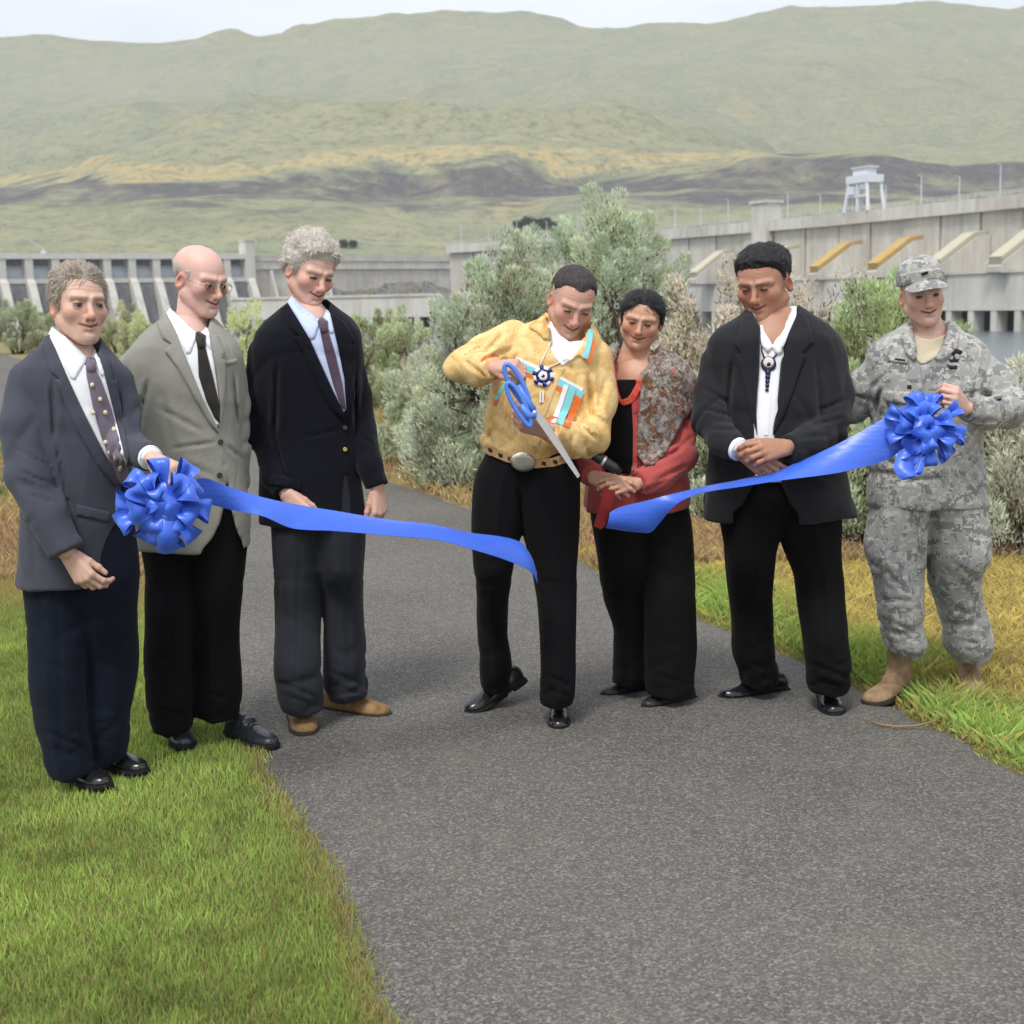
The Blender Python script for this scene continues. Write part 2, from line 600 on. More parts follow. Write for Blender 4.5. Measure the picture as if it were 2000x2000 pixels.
gr = npmesh('ground', np.stack([X.ravel(), Yg.ravel(), Z], -1), np.stack([i[:-1, :-1], i[1:, :-1], i[1:, 1:], i[:-1, 1:]], -1).reshape(-1, 4), soil, col=C_)
gr['kind'] = 'structure'

# river
wat = newmat('river_water', (.115, .145, .165), .22, .5)
v = coords(wat, (1, .35, 1))
bump(wat, noise(wat, v, .18, 5, .7), .8, 1.2)
mb = MB(); mb.add([(-2500, 6, -9), (2500, 6, -9), (2500, 1500, -9), (-2500, 1500, -9)], [(0, 1, 2, 3)])
r_ = mb.build('river', wat); r_['kind'] = 'structure'


# hills beyond the dam
def hz(x, y):
    d = np.clip(y - 880, 0, None)
    z = 16 + d * .085 + 285 * (d / 2700)**1.5
    q = lambda s, o: vn(np.stack([x / s + o, y / s + o, x * 0 + o], -1))
    a = np.clip(d / 500, 0, 1)
    r = 1 - 2 * np.abs(q(620, 3.1))
    z = z + a * (55 * q(900, 1.3) + 42 * r + 20 * q(230, 7.7) + 11 * q(90, 2.2) + 6 * q(38, 5.5))
    # benches of basalt
    st = 70.0; k = z / st; f = k - np.floor(k)
    z = z + a * 10 * np.sin(f * 6.283 + 1.2) * np.clip(q(700, 9.9) + .3, 0, 1)
    return z


xs = np.linspace(-2600, 2600, 330); ys = np.concatenate([np.linspace(860, 2200, 130), np.linspace(2212, 5200, 80)])
X, Yg = np.meshgrid(xs, ys, indexing='ij')
X = X * (Yg / 3000 * .9 + .25)
Z = hz(X.ravel(), Yg.ravel())
hill = newmat('hill_grass_basalt', (.2, .2, .12), .95, .05)
v = coords(hill)
hn, hl_ = nt(hill)
sep = hn.new('ShaderNodeSeparateXYZ'); hl_.new(v, sep.inputs[0])
nb1 = noise(hill, v, .0038, 6, .62, .6)
nb2 = noise(hill, coords(hill, (.5, 1, 1.6)), .010, 5, .65, .4)
c = ramp(hill, nb1, [(.30, (.270, .290, .195)), (.46, (.375, .370, .235)), (.56, (.300, .325, .230)), (.70, (.430, .385, .230))])
# ochre fields on the upper bench, dark basalt outcrops along the bands
nb3 = noise(hill, coords(hill, (.55, 1, 1.6)), .0045, 6, .7, .8)
hgt = math_(hill, 'ADD', sep.outputs[2], math_(hill, 'MULTIPLY', math_(hill, 'SUBTRACT', nb3, .5), 150))
och = ramp(hill, math_(hill, 'DIVIDE', hgt, 700), [(.196, (0, 0, 0)), (.204, (.8, .8, .8)), (.216, (.8, .8, .8)), (.224, (0, 0, 0))])
c = mixc(hill, och, c, (.58, .455, .235))
bas = ramp(hill, math_(hill, 'DIVIDE', hgt, 700), [(.120, (0, 0, 0)), (.132, (1, 1, 1)), (.184, (1, 1, 1)), (.194, (0, 0, 0))])
brk = ramp(hill, noise(hill, coords(hill, (.7, 1, 1)), .012, 6, .75), [(.36, (0, 0, 0)), (.47, (1, 1, 1))])
basm = math_(hill, 'MULTIPLY', bas, brk)
c = mixc(hill, basm, c, (.135, .125, .145))
spk = noise(hill, v, .085, 5, .85)
c = mixc(hill, ramp(hill, spk, [(.49, (0, 0, 0)), (.60, (.8, .8, .8))]), c, (.185, .200, .150))
c = mixc(hill, ramp(hill, noise(hill, v, .022, 4, .7), [(.50, (0, 0, 0)), (.70, (.5, .5, .5))]), c, (.46, .43, .28))
c = mixc(hill, 1.0, c, (.86, .86, .84), 'MULTIPLY')
setc(hill, c)
bump(hill, noise(hill, v, .03, 6, .75), .7, 16)
i = np.arange(X.size).reshape(X.shape)
h_ = npmesh('hills', np.stack([X.ravel(), Yg.ravel(), Z], -1), np.stack([i[:-1, :-1], i[1:, :-1], i[1:, 1:], i[:-1, 1:]], -1).reshape(-1, 4), hill)
h_['kind'] = 'structure'

# ------------------------------------------------------------------ the dam
conc = newmat('concrete_weathered', (.42, .41, .38), .9, .2)
v = coords(conc)
n1 = noise(conc, v, .12, 5, .65)
st_ = noise(conc, coords(conc, (.5, .5, .04)), .9, 4, .7)
c = ramp(conc, n1, [(.3, (.42, .395, .35)), (.7, (.60, .565, .50))])
c = mixc(conc, ramp(conc, st_, [(.50, (0, 0, 0)), (.74, (.65, .65, .65))]), c, (.28, .265, .24)); setc(conc, c)
pale = newmat('concrete_pale', (.50, .50, .48), .9, .2)
pst = noise(pale, coords(pale, (.6, .6, .05)), .8, 4, .7)
setc(pale, mixc(pale, ramp(pale, pst, [(.52, (0, 0, 0)), (.76, (.55, .55, .55))]), ramp(pale, noise(pale, coords(pale, (1, 1, .3)), .16, 5, .65), [(.3, (.46, .44, .40)), (.7, (.66, .635, .58))]), (.33, .30, .26)))
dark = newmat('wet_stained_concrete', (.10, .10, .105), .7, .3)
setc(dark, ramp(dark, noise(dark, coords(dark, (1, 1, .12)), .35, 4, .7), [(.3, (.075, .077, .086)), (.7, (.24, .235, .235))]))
gate_m = newmat('gate_steel_grey', (.46, .50, .54), .6, .3)
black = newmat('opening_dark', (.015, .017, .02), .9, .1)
steel = newmat('galvanised_steel', (.52, .55, .58), .5, .4)
ochre = newmat('cover_ochre', (.46, .285, .07), .7, .3)
v = coords(ochre); setc(ochre, ramp(ochre, noise(ochre, v, .35, 4), [(.3, (.46, .40, .28)), (.48, (.48, .31, .10)), (.7, (.52, .36, .14))]))
cream = newmat('cover_cream', (.50, .47, .36), .7, .3)


class Line:
    """a straight stretch of dam: s along it (to the left as seen), n towards the camera"""
    def __init__(s, a, b):
        s.a, s.b = np.array([*a, 0.0]), np.array([*b, 0.0]); d = s.b - s.a; s.L = np.linalg.norm(d); s.t = d / s.L
        s.n = np.array([-s.t[1], s.t[0], 0]) * 1.0
        if s.n @ (-s.a) < 0: s.n = -s.n
    def p(s, u, n, z): return s.a + s.t * u + s.n * n + np.array([0, 0, z])
    def M(s):
        m = np.eye(4); m[:3, 0] = s.t; m[:3, 1] = s.n; m[:3, 2] = (0, 0, 1); m[:3, 3] = s.a; return m


def lbox(line, u0, u1, n0, n1, z0, z1, name, mat, parent):
    mb = MB(); mb.box((u0, n0, z0), (u1, n1, z1), line.M()); return mb.build(name, mat, parent)


def lprism(line, u0, u1, prof, name, mat, parent):
    """profile (n, z) extruded along the dam"""
    k = len(prof); mb = MB()
    v = [line.p(u, n, z) for u in (u0, u1) for n, z in prof]
    q = [(i, (i + 1) % k, k + (i + 1) % k, k + i) for i in range(k)]
    c0, c1 = np.mean(v[:k], 0), np.mean(v[k:], 0)
    mb.add(list(v) + [c0, c1], q, [(2 * k, (i + 1) % k, i) for i in range(k)] + [(2 * k + 1, k + i, k + (i + 1) % k) for i in range(k)])
    return mb.build(name, mat, parent)


# spillway at the left
sl = Line((-131, 728), (-345, 572))
sw = empty('spillway', tuple(sl.p(sl.L / 2, 0, -9)))
tag(sw, 'long concrete spillway with tall piers and steel gates at far left', 'spillway')
for o in ():
    pass


def rel(parent, obs):
    """keep world placement under a thing that stands elsewhere"""
    inv = Matrix.Translation(parent.location).inverted()
    for o in obs: o.matrix_parent_inverse = inv


bay = 12.2; nb_ = int(sl.L / bay)
obs = []
protos = {}
for i in range(nb_ + 1):
    u = i * bay
    if i == 0:
        pier = lprism(sl, u, u + 3.6, [(0, 25.5), (7, 25.5), (7, 16.5), (9.5, 14.5), (22, -9), (0, -9)], 'pier', pale, sw)
        gate = lprism(sl, u + 3.6, u + bay, [(1.2, 22.6), (2.6, 21.0), (3.4, 18.5), (3.4, 15.8), (1.2, 15.8)], 'gate', gate_m, sw)
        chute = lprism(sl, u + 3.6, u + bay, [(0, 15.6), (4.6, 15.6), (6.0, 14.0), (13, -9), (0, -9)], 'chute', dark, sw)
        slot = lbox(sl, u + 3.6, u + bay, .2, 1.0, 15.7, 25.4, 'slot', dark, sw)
        deck = lbox(sl, u + .02, u + bay - .02, -3, 7.4, 25.5, 28.0, 'deck_beam', pale, sw)
        sill = lbox(sl, u + 3.6, u + bay, 4.6, 6.4, 14.4, 16.6, 'sill', pale, sw)
        protos = dict(pier=pier, gate=gate, chute=chute, slot=slot, deck=deck, sill=sill); obs += list(protos.values())
    else:
        for o in protos.values():
            if i == nb_ and o is not pier: continue
            q = o.copy(); COL.objects.link(q); q.parent = sw; q.location = tuple(sl.t * u); obs.append(q)
rel(sw, obs)

# plain wall between the spillway and the intakes, with a tower
ml = Line((-26, 812), (-131, 728))
mw = empty('dam_wall', tuple(ml.p(ml.L / 2, 0, -9)))
tag(mw, 'plain concrete dam wall with square tower right of the spillway', 'wall')
obs = [lbox(ml, 0, ml.L, -4, 3, -9, 20.5, 'wall_face', conc, mw), lbox(ml, 0, ml.L, -4.2, 4.2, 20.5, 24.6, 'wall_band', pale, mw), lbox(ml, 0, ml.L, -4.5, 4.8, 24.6, 27.4, 'parapet', conc, mw),
       lbox(ml, ml.L - .6, ml.L + 4.6, 1, 7.6, 14, 34.2, 'tower', pale, mw), lbox(ml, ml.L - .9, ml.L + 4.9, .7, 7.9, 34.2, 35.0, 'tower_cap', pale, mw)]
for k in range(3): obs.append(lprism(ml, ml.L - 12 - k * 16, ml.L - 10.5 - k * 16, [(3, 20), (4.5, 20), (16, -9), (3, -9)], 'rib', pale, mw))
rel(mw, obs)

# intake wall running towards the camera on the right
ILS = [Line((176, 322), (143, 400)), Line((143, 400), (110, 478)), Line((110, 478), (62, 566)), Line((62, 566), (-26, 664))]
iw = empty('intake_wall', (110, 478, -9)); tag(iw, 'high concrete intake wall with parapet and vertical joints at right', 'wall')
obs = []
for L_ in ILS:
    m = max(3, round(L_.L / 17.0)); w = L_.L / m
    for k in range(m):
        obs.append(lbox(L_, k * w + .35, (k + 1) * w - .35, -3, .0 + .35 * ((k * 7) % 3), -2, 24.3, 'panel', conc, iw))
        obs.append(lbox(L_, k * w + .02, (k + 1) * w - .02, -3.3, 2.2, 24.3, 28.0 + .04 * (k % 3), 'parapet', pale if k % 4 else conc, iw))
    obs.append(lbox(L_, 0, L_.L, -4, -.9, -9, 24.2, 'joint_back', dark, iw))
rel(iw, obs)
def pw(px, py, Y): return at(px, py, Y)
tw = ILS[2]
tu = 38.0
obs = [lbox(tw, tu - 4.2, tu + 4.2, -3.5, 3.2, 0, 34.0, 'tower', pale, iw), lbox(tw, tu - 4.8, tu + 4.8, -4, 3.8, 34.0, 35.0, 'tower_cap', pale, iw)]
rel(iw, obs)

# railing and lamp posts along the crest
for li, L_ in enumerate(ILS):
    m = max(2, round(L_.L / 18.0))
    for k in range(m):
        u = (k + .5) * L_.L / m
        h = 7.0 + 1.8 * ((k + li) % 2)
        mb = MB(); b0 = L_.p(u, 1.0, 28.0)
        mb.tube([(0, 0, 0), (0, 0, h)], [.24, .15], 6)
        mb.tube([(0, 0, h - .1), tuple(L_.n * 1.4 + np.array([0, 0, h + .25]))], .11, 5)
        o = mb.build('lamp_post', steel, loc=tuple(b0))
        tag(o, 'one of the slim steel posts along the intake wall crest', 'post', 'posts along the dam crest')
    mb = MB()
    for zz in (28.9, 29.6): mb.tube([L_.p(0, 1.6, zz), L_.p(L_.L, 1.6, zz)], .07, 4)
    for k in range(int(L_.L / 3)): mb.tube([L_.p(k * 3, 1.6, 28), L_.p(k * 3, 1.6, 29.6)], .06, 4)
    tag(mb.build('railing', steel), ['steel railing on the wall crest at far right', 'steel railing on the wall crest beside the gantry crane', 'steel railing on the wall crest by the square tower', 'steel railing on the far end of the wall crest'][li], 'railing')

# gantry crane on the crest
gl_ = ILS[1]; gu = gl_.L * .86
gc = empty('gantry_crane', tuple(gl_.p(gu, 0, 28))); tag(gc, 'white steel gantry crane on four splayed legs atop the dam', 'crane')
white = newmat('crane_white', (.66, .68, .72), .5, .4)
obs = []
for sx in (-1, 1):
    for sy in (-1, 1):
        mb = MB(); mb.tube([gl_.p(gu + sx * 6.2, sy * 3.2 - 1, 28), gl_.p(gu + sx * 4.6, sy * 2.6 - 1, 38.0)], [.62, .52], 6); obs.append(mb.build('leg', white, gc))
obs += [lbox(gl_, gu - 5.6, gu + 5.6, -4.2, 2.2, 37.0, 39.4, 'girder', white, gc), lbox(gl_, gu - 3.4, gu + 3.6, -3.0, 1.0, 39.4, 41.6, 'machine_house', white, gc),
        lbox(gl_, gu - 4.2, gu + 4.2, -3.4, 1.4, 41.6, 42.2, 'roof', steel, gc), lbox(gl_, gu - 5.6, gu + 5.4, 1.4, 2.0, 32.6, 33.2, 'brace', white, gc), lbox(gl_, gu - .4, gu + .4, 1.4, 2.0, 28, 37, 'brace', white, gc),
        lbox(gl_, gu + 1.4, gu + 4.0, .4, 2.6, 33.4, 36.0, 'cab', white, gc), lbox(gl_, gu - 4.4, gu - 1.0, .2, 1.9, 34.8, 36.9, 'winch', gate_m, gc)]
rel(gc, obs)

# powerhouse deck above the river with draft openings
for pi, (A_, B_, zt, nm) in enumerate((((160, 322), (64, 548), 6.6, 'broad pale concrete powerhouse deck above the river at right'), ((-26, 556), (-110, 572), 4.6, 'low pale concrete block by the river behind the tall man'))):
    L_ = Line(A_, B_)
    ph = empty('powerhouse', tuple(L_.p(L_.L / 2, 0, -9))); tag(ph, nm, 'building')
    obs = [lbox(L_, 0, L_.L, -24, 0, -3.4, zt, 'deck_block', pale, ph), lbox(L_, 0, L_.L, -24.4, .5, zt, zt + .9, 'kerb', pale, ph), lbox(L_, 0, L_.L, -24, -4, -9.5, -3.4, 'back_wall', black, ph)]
    m = int(L_.L / 9.0)
    for k in range(m + 1):
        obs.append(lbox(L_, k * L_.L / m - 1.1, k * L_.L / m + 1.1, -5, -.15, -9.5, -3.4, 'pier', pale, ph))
        if k < m: obs.append(lbox(L_, k * L_.L / m + 4.4, k * L_.L / m + 4.9, -3.9, -3.4, -9.5, -3.4, 'bar', steel, ph))
    rel(ph, obs)
# penstocks between intake wall and powerhouse
k_ = 0
for L_, us in ((ILS[0], (40, 76)), (ILS[1], (16, 44, 74)), (ILS[2], (22, 58))):
    for u in us:
        mt = (ochre, cream, cream, ochre)[k_ % 4]
        pk = empty('sloping_block', tuple(L_.p(u, 12, 7)))
        obs = [lprism(L_, u - 3.0, u + 3.0, [(.3, 17.0), (4.5, 16.4), (17.5, 8.3), (17.5, 6.8), (.3, 6.8)], 'slope_block', conc, pk),
               lprism(L_, u - 2.5, u + 2.5, [(1.0, 19.0), (5.4, 18.4), (17.4, 10.9), (16.6, 9.0), (4.4, 16.3), (1.0, 16.8)], 'slope_cover', mt, pk)]
        for sx in (-3.35, 3.0): obs.append(lprism(L_, u + sx, u + sx + .35, [(.3, 17.9), (4.8, 17.3), (17.9, 9.1), (17.9, 6.6), (.3, 6.6)], 'side_wall', pale, pk))
        rel(pk, obs)
        tag(pk, ('ochre' if mt is ochre else 'cream') + ' covered sloping concrete block below the intake wall, ' + ('nearest, at the right edge', 'second from the right edge', 'third from the right edge', 'fourth from the right edge', 'fifth from the right edge', 'sixth from the right edge', 'farthest, by the bushes')[k_], 'concrete block', 'sloping blocks below the intake wall')
        k_ += 1

# rocky bank in front of the plain wall
rock = newmat('rock_grey', (.22, .215, .21), .95, .1)
v = coords(rock)
c = ramp(rock, voronoi(rock, v, .55, out='Distance'), [(.0, (.30, .295, .285)), (.6, (.20, .195, .19)), (.9, (.07, .07, .07))])
c = mixc(rock, ramp(rock, noise(rock, v, .09, 4), [(.48, (0, 0, 0)), (.60, (1, 1, 1))]), c, (.20, .175, .12)); setc(rock, c)
bump(rock, voronoi(rock, v, .55), 1.0, 2.0)
U, V_ = np.meshgrid(np.linspace(0, 1, 90), np.linspace(0, 1, 50), indexing='ij')
bx = -150 + 150 * U; by = 640 + (790 - 640) * V_ + 25 * (1 - U)
bz = -12 + 27 * V_**.8 * (.55 + .45 * np.sin(U * 2.6 + .4)) + 3.0 * vn(np.stack([bx.ravel() / 9, by.ravel() / 9, bx.ravel() * 0], -1)).reshape(bx.shape) + 1.4 * vn(np.stack([bx.ravel() / 3, by.ravel() / 3, bx.ravel() * 0 + 4], -1)).reshape(bx.shape)
mb = MB(); mb.grid(np.stack([bx, by, bz], -1))
o = mb.build('rock_bank', rock, smooth=False); tag(o, 'grey broken rock bank below the plain dam wall', 'rocks', kind='stuff')

# small boom on the spillway crest
mb = MB(); b0 = sl.p(103, 2, 28)
mb.tube([(0, 0, 0), (0, 0, 2.2)], .5, 6); mb.tube([(0, 0, 2.0), tuple(sl.t * 9.5 + np.array([0, 0, 8.0]))], [.35, .25], 6); mb.box((-1.2, -1, 0), (1.2, 1, 1.3))
tag(mb.build('boom_crane', steel, loc=tuple(b0)), 'small boom crane raised on the spillway crest', 'crane')

# the damp air between here and the hills
hzm = bpy.data.materials.new('haze_air'); hzm.use_nodes = True
hn, hl_ = nt(hzm); hn.clear()
ho = hn.new('ShaderNodeOutputMaterial'); hv = hn.new('ShaderNodeVolumePrincipled')
hv.inputs['Color'].default_value = (.86, .90, .95, 1); hv.inputs['Density'].default_value = .00012; hv.inputs['Anisotropy'].default_value = .2
hl_.new(hv.outputs[0], ho.inputs['Volume'])
mb = MB(); mb.box((-5600, -40, -16), (5600, 5400, 640))
o = mb.build('haze', hzm); tag(o, 'thin grey haze over the valley', 'haze', kind='stuff')
# ------------------------------------------------------------------ plants
leafm = newmat('sage_leaf', (.2, .25, .17), .85, .2)
setc(leafm, vcol(leafm)); leafy(leafm, .30)
leafm.node_tree.nodes['Principled BSDF'].inputs['Subsurface Weight'].default_value = 0
bark = newmat('sage_bark', (.11, .085, .065), .95, .1)
v = coords(bark, (1, 1, .3)); setc(bark, ramp(bark, noise(bark, v, 40, 4), [(.3, (.05, .04, .032)), (.7, (.17, .135, .105))])); bump(bark, noise(bark, v, 60, 3), .6, .01)


def leaf_tris(pos, dirs, length, width, rng):
    """narrow bent leaves: one kite of two triangles each"""
    n = len(pos)
    r = rng.normal(size=(n, 3)); side = np.cross(dirs, r); side /= np.linalg.norm(side, axis=1)[:, None] + 1e-9
    tip = pos + dirs * length[:, None]
    w = side * (width * .5)[:, None]
    V = np.stack([pos - w, pos + w, tip], 1).reshape(-1, 3)
    return V, np.arange(n * 3).reshape(-1, 3)


def bush(loc, H, Wd, label, seed, clumps=46, per=420, tone=(.235, .275, .195), brown=.18, leaf=.040, group='sagebrush bushes', name='sagebrush', plume=.34, lean=(0, 0), open_=.0, cat='bush'):
    rng = np.random.default_rng(seed); H *= 1.22; tone = tuple(min(.74, c * 2.15 + .085) for c in tone)
    root = empty(name, loc); tag(root, label, cat, group)
    # plume centres on and inside a lumpy dome
    clumps = int(clumps * 1.45); per = int(per * .72); plume *= .92
    cl = []
    while len(cl) < clumps:
        a = rng.uniform(0, 2 * np.pi); u = rng.uniform(0, 1)
        el = np.arcsin(u ** .8 if rng.random() < .68 else u * .28)
        rr = rng.uniform(.62, 1.0) if rng.random() < .85 else rng.uniform(.2, .6)
        lump = 1 + .22 * math.sin(3 * a + seed) + .15 * math.sin(5 * a + 2 * seed)
        p = np.array([math.cos(a) * math.cos(el) * Wd / 2 * lump, math.sin(a) * math.cos(el) * Wd / 2 * .8, (.09 + .79 * math.sin(el)) * H]) * np.array([rr, rr, .35 + .65 * rr])
        p[:2] += np.array(lean) * p[2] / H
        cl.append(p)
    cl = np.array(cl)
    mb = MB()
    stems = []
    for s in range(6):
        a = s * 1.05 + rng.uniform(-.3, .3)
        b = np.array([math.cos(a), math.sin(a) * .8, 0]) * Wd * .05
        f = np.array([math.cos(a) * Wd * .20, math.sin(a) * Wd * .16, H * .34])
        stems.append(f)
        mb.tube([b - np.array([0, 0, .05]), b + (f - b) * .5 + rng.normal(0, .03, 3) * H, f], [.032 * H / 2 + .012, .024 * H / 2 + .01, .016 * H / 2 + .006], 6)
    for p in cl:
        f = stems[int(np.argmin([np.linalg.norm(p - q) for q in stems]))]
        m = (p + f) / 2 + rng.normal(0, .04, 3) * H
        mb.tube([f, m, p * np.array([1, 1, .97]) - np.array([0, 0, plume * .25])], [.013 * H / 2 + .005, .008 * H / 2 + .004, .004], 5, False)
    mb.build('stems', bark, root, True)
    V, T, C = [], [], []; nv = 0
    tone = np.array(tone)
    for p in cl:
        k = int(per * 1.36 * rng.uniform(.6, 1.35))
        ph = plume * rng.uniform(.65, 1.25) ; pw_ = ph * rng.uniform(.30, .48)
        t = rng.random(k) ** .8
        ang = rng.uniform(0, 2 * np.pi, k); rad = pw_ * np.sqrt(rng.random(k)) * (1.15 - .75 * t)
        out = np.array([p[0], p[1], 0.0]); out = out / (np.linalg.norm(out) + 1e-6)
        ax = unit(np.array([0, 0, 1.0]) + out * rng.uniform(.1, .55))
        A = unit(np.cross(ax, (1, .3, 0))); B = np.cross(ax, A)
        pos = p + ax * ((t - .35) * ph)[:, None] + A * (rad * np.cos(ang))[:, None] + B * (rad * np.sin(ang))[:, None]
        d = ax * rng.uniform(.6, 1.2, k)[:, None] + (A * np.cos(ang)[:, None] + B * np.sin(ang)[:, None]) * rng.uniform(.15, .8, k)[:, None] + rng.normal(0, .22, (k, 3))
        d /= np.linalg.norm(d, axis=1)[:, None]
        L = leaf * rng.uniform(.6, 1.35, k); wv = L * rng.uniform(.22, .37, k)
        pos[:, 2] = np.maximum(pos[:, 2], .02)
        v_, t_ = leaf_tris(pos, d, L, wv, rng)
        base = tone * rng.uniform(.84, 1.14) * np.array([rng.uniform(.97, 1.07), 1, rng.uniform(.92, 1.02)])
        c = np.tile(base, (k, 1)) * rng.uniform(.86, 1.16, (k, 1))
        dead = rng.random(k) < (brown * (2.0 if rng.random() < .3 else .7)) * np.clip(1.6 - 1.6 * t, 0, 1.4)
        c[dead] = np.array((.23, .165, .10)) * rng.uniform(.6, 1.4, (dead.sum(), 1))
        V.append(v_); T.append(t_ + nv); nv += len(v_); C.append(np.repeat(c, 3, 0))
    npmesh('crown', np.concatenate(V), np.concatenate(T), leafm, root, False, col=np.concatenate(C))
    return root


def gl(px, py):
    g = ground(px, py); return (float(g[0]), float(g[1]), float(gz(np.array([g[0]]), np.array([g[1]]))[0]))


SAGE = (.250, .285, .215)
bush(gl(985, 945), 1.90, 1.72, 'tall sagebrush with grey twisted stems behind the gold-shirted man', 3, 105, 620, SAGE, .20, plume=.38)
bush(gl(1195, 920), 2.36, 1.75, 'tallest sagebrush with pale spires behind the woman', 5, 115, 620, (.245, .29, .21), .22, plume=.40)
bush(gl(1345, 955), 1.50, 1.25, 'thin straw-grey brush between the woman and the broad man', 8, 46, 260, (.30, .275, .22), .45, plume=.40)
bush(gl(838, 905), .98, 1.05, 'low pale sagebrush beside the path left of the gold-shirted man', 11, 70, 560, (.27, .31, .22), .12)
bush(gl(905, 955), .75, .75, 'small silvery sagebrush touching the left side of the black trousers', 12, 26, 460, (.26, .30, .22), .12)
bush(gl(745, 800), 1.42, 2.1, 'wide rounded sagebrush behind the tall man shoulder', 14, 100, 520, (.235, .275, .165), .25)
bush(gl(690, 770), .85, 1.4, 'low yellow-green brush right of the tall man elbow', 15, 40, 380, (.28, .31, .19), .15)
bush(gl(1725, 1060), 1.55, .95, 'upright yellow-green brush between the broad man and the soldier', 17, 70, 520, (.20, .25, .13), .16)
bush(gl(1668, 1070), .80, .55, 'small pale sagebrush low beside the broad man jacket', 18, 22, 420, (.27, .31, .22), .10)
bush(gl(1790, 1040), 1.25, .90, 'dark green brush behind the soldier neck and cap', 19, 40, 460, (.13, .175, .075), .12)
bush(gl(1985, 1075), .92, .95, 'silvery sagebrush at the right edge beyond the soldier arm', 21, 60, 520, (.285, .315, .25), .14)
bush(gl(1925, 1010), .70, .80, 'low silvery sagebrush behind the soldier hip', 22, 30, 420, (.26, .295, .22), .14)
bush(gl(1385, 1010), .72, .55, 'small pale sagebrush between the woman and the broad man legs', 23, 24, 420, (.25, .29, .20), .2)
bush(gl(1475, 930), 1.75, 1.5, 'tall dry brown-grey brush behind the broad man head', 24, 54, 240, (.30, .275, .225), .5, plume=.45)
bush(gl(1600, 960), 1.65, 1.2, 'bare greyish brush right of the broad man head', 25, 40, 200, (.29, .265, .21), .5, plume=.45)
bush(gl(485, 812), 1.55, 1.5, 'light green grassy brush between the bald man and the tall man', 26, 46, 420, (.27, .315, .155), .1)
bush(gl(425, 790), 1.3, 1.6, 'green brush behind the bald man left shoulder', 27, 40, 380, (.235, .28, .15), .15)
bush(gl(35, 690), 1.9, 3.2, 'round sage bush at the far left beyond the path', 28, 50, 420, (.215, .25, .165), .25, leaf=.075, plume=.55)
bush(gl(120, 682), 1.7, 3.0, 'sage bush behind the left man ear', 29, 44, 400, (.20, .235, .145), .3, leaf=.075, plume=.55)
bush(gl(235, 690), 1.7, 2.8, 'brownish sage bush between the left man and the bald man', 30, 44, 400, (.215, .235, .13), .35, leaf=.075, plume=.55)
bush(gl(310, 720), 1.3, 2.2, 'sage bush behind the bald man collar', 31, 36, 380, (.22, .26, .145), .25, leaf=.065, plume=.5)
bush(gl(610, 745), 1.1, 2.4, 'low sage bush hidden behind the tall man chest', 32, 36, 300, (.235, .275, .17), .2, leaf=.065)
for k, (px, py, h, w) in enumerate(((1115, 905, 1.3, 1.2), (1270, 935, 1.05, .9))):
    bush(gl(px, py), h, w, ('middle sagebrush in the gap left of the woman', 'middle sagebrush just behind the woman head')[k], 40 + k, 36, 460, SAGE, .25)


# dark trees on the hillside and scrub by the dam
def hillhit(px, py):
    d = ray(px, py)
    for Y_ in np.linspace(880, 3200, 600):
        p = CAMP + d * (Y_ / d[1])
        if hz(np.array([p[0]]), np.array([p[1]]))[0] >= p[2]: return p
    return p


treem = newmat('tree_leaf', (.05, .08, .045), .9, .1); setc(treem, vcol(treem))
rng = np.random.default_rng(77)
for k, (px, py, hgt) in enumerate(((1012, 452, 8.5), (1030, 450, 11), (1048, 451, 10), (1066, 449, 10), (1084, 451, 7), (672, 486, 6.5), (690, 485, 5.5))):
    p = hillhit(px, py)
    r = empty('hillside_tree', tuple(p)); 
    tag(r, ('leftmost dark tree of the clump on the hillside', 'tallest dark tree of the hillside clump, second from left', 'middle dark tree of the hillside clump', 'fourth dark tree from the left in the hillside clump', 'rightmost small dark tree of the hillside clump', 'small dark tree above the dam wall by the tall man hair', 'smaller dark tree above the dam wall, right of its twin')[k], 'tree', 'trees on the far hillside' if k < 5 else 'trees by the dam wall')
    mb = MB(); mb.tube([(0, 0, -1), (.2, 0, hgt * .4), (0, .2, hgt * .75)], [.4, .3, .1], 6); mb.build('trunk', bark, r, True)
    n = 1500
    th = rng.uniform(0, 2 * np.pi, n); uu = rng.uniform(-.8, 1, n); rr = rng.uniform(.5, 1, n) * (1 + .25 * np.sin(3 * th + k))
    pos = np.stack([np.cos(th) * np.sqrt(1 - uu**2 * .9) * hgt * .52 * rr, np.sin(th) * np.sqrt(1 - uu**2 * .9) * hgt * .45 * rr, hgt * (.58 + .42 * uu * rr)], -1)
    d = rng.normal(size=(n, 3)); d /= np.linalg.norm(d, axis=1)[:, None]
    v_, t_ = leaf_tris(pos, d, rng.uniform(.8, 1.6, n), rng.uniform(.5, .9, n), rng)
    c = np.array((.050, .080, .050)) * rng.uniform(.55, 1.5, (n, 1))
    npmesh('crown', v_, t_, treem, r, False, col=np.repeat(c, 3, 0))

# ------------------------------------------------------------------ grass
grassm = newmat('grass_blade', (.1, .15, .03), .75, .25); setc(grassm, vcol(grassm)); leafy(grassm, .22)


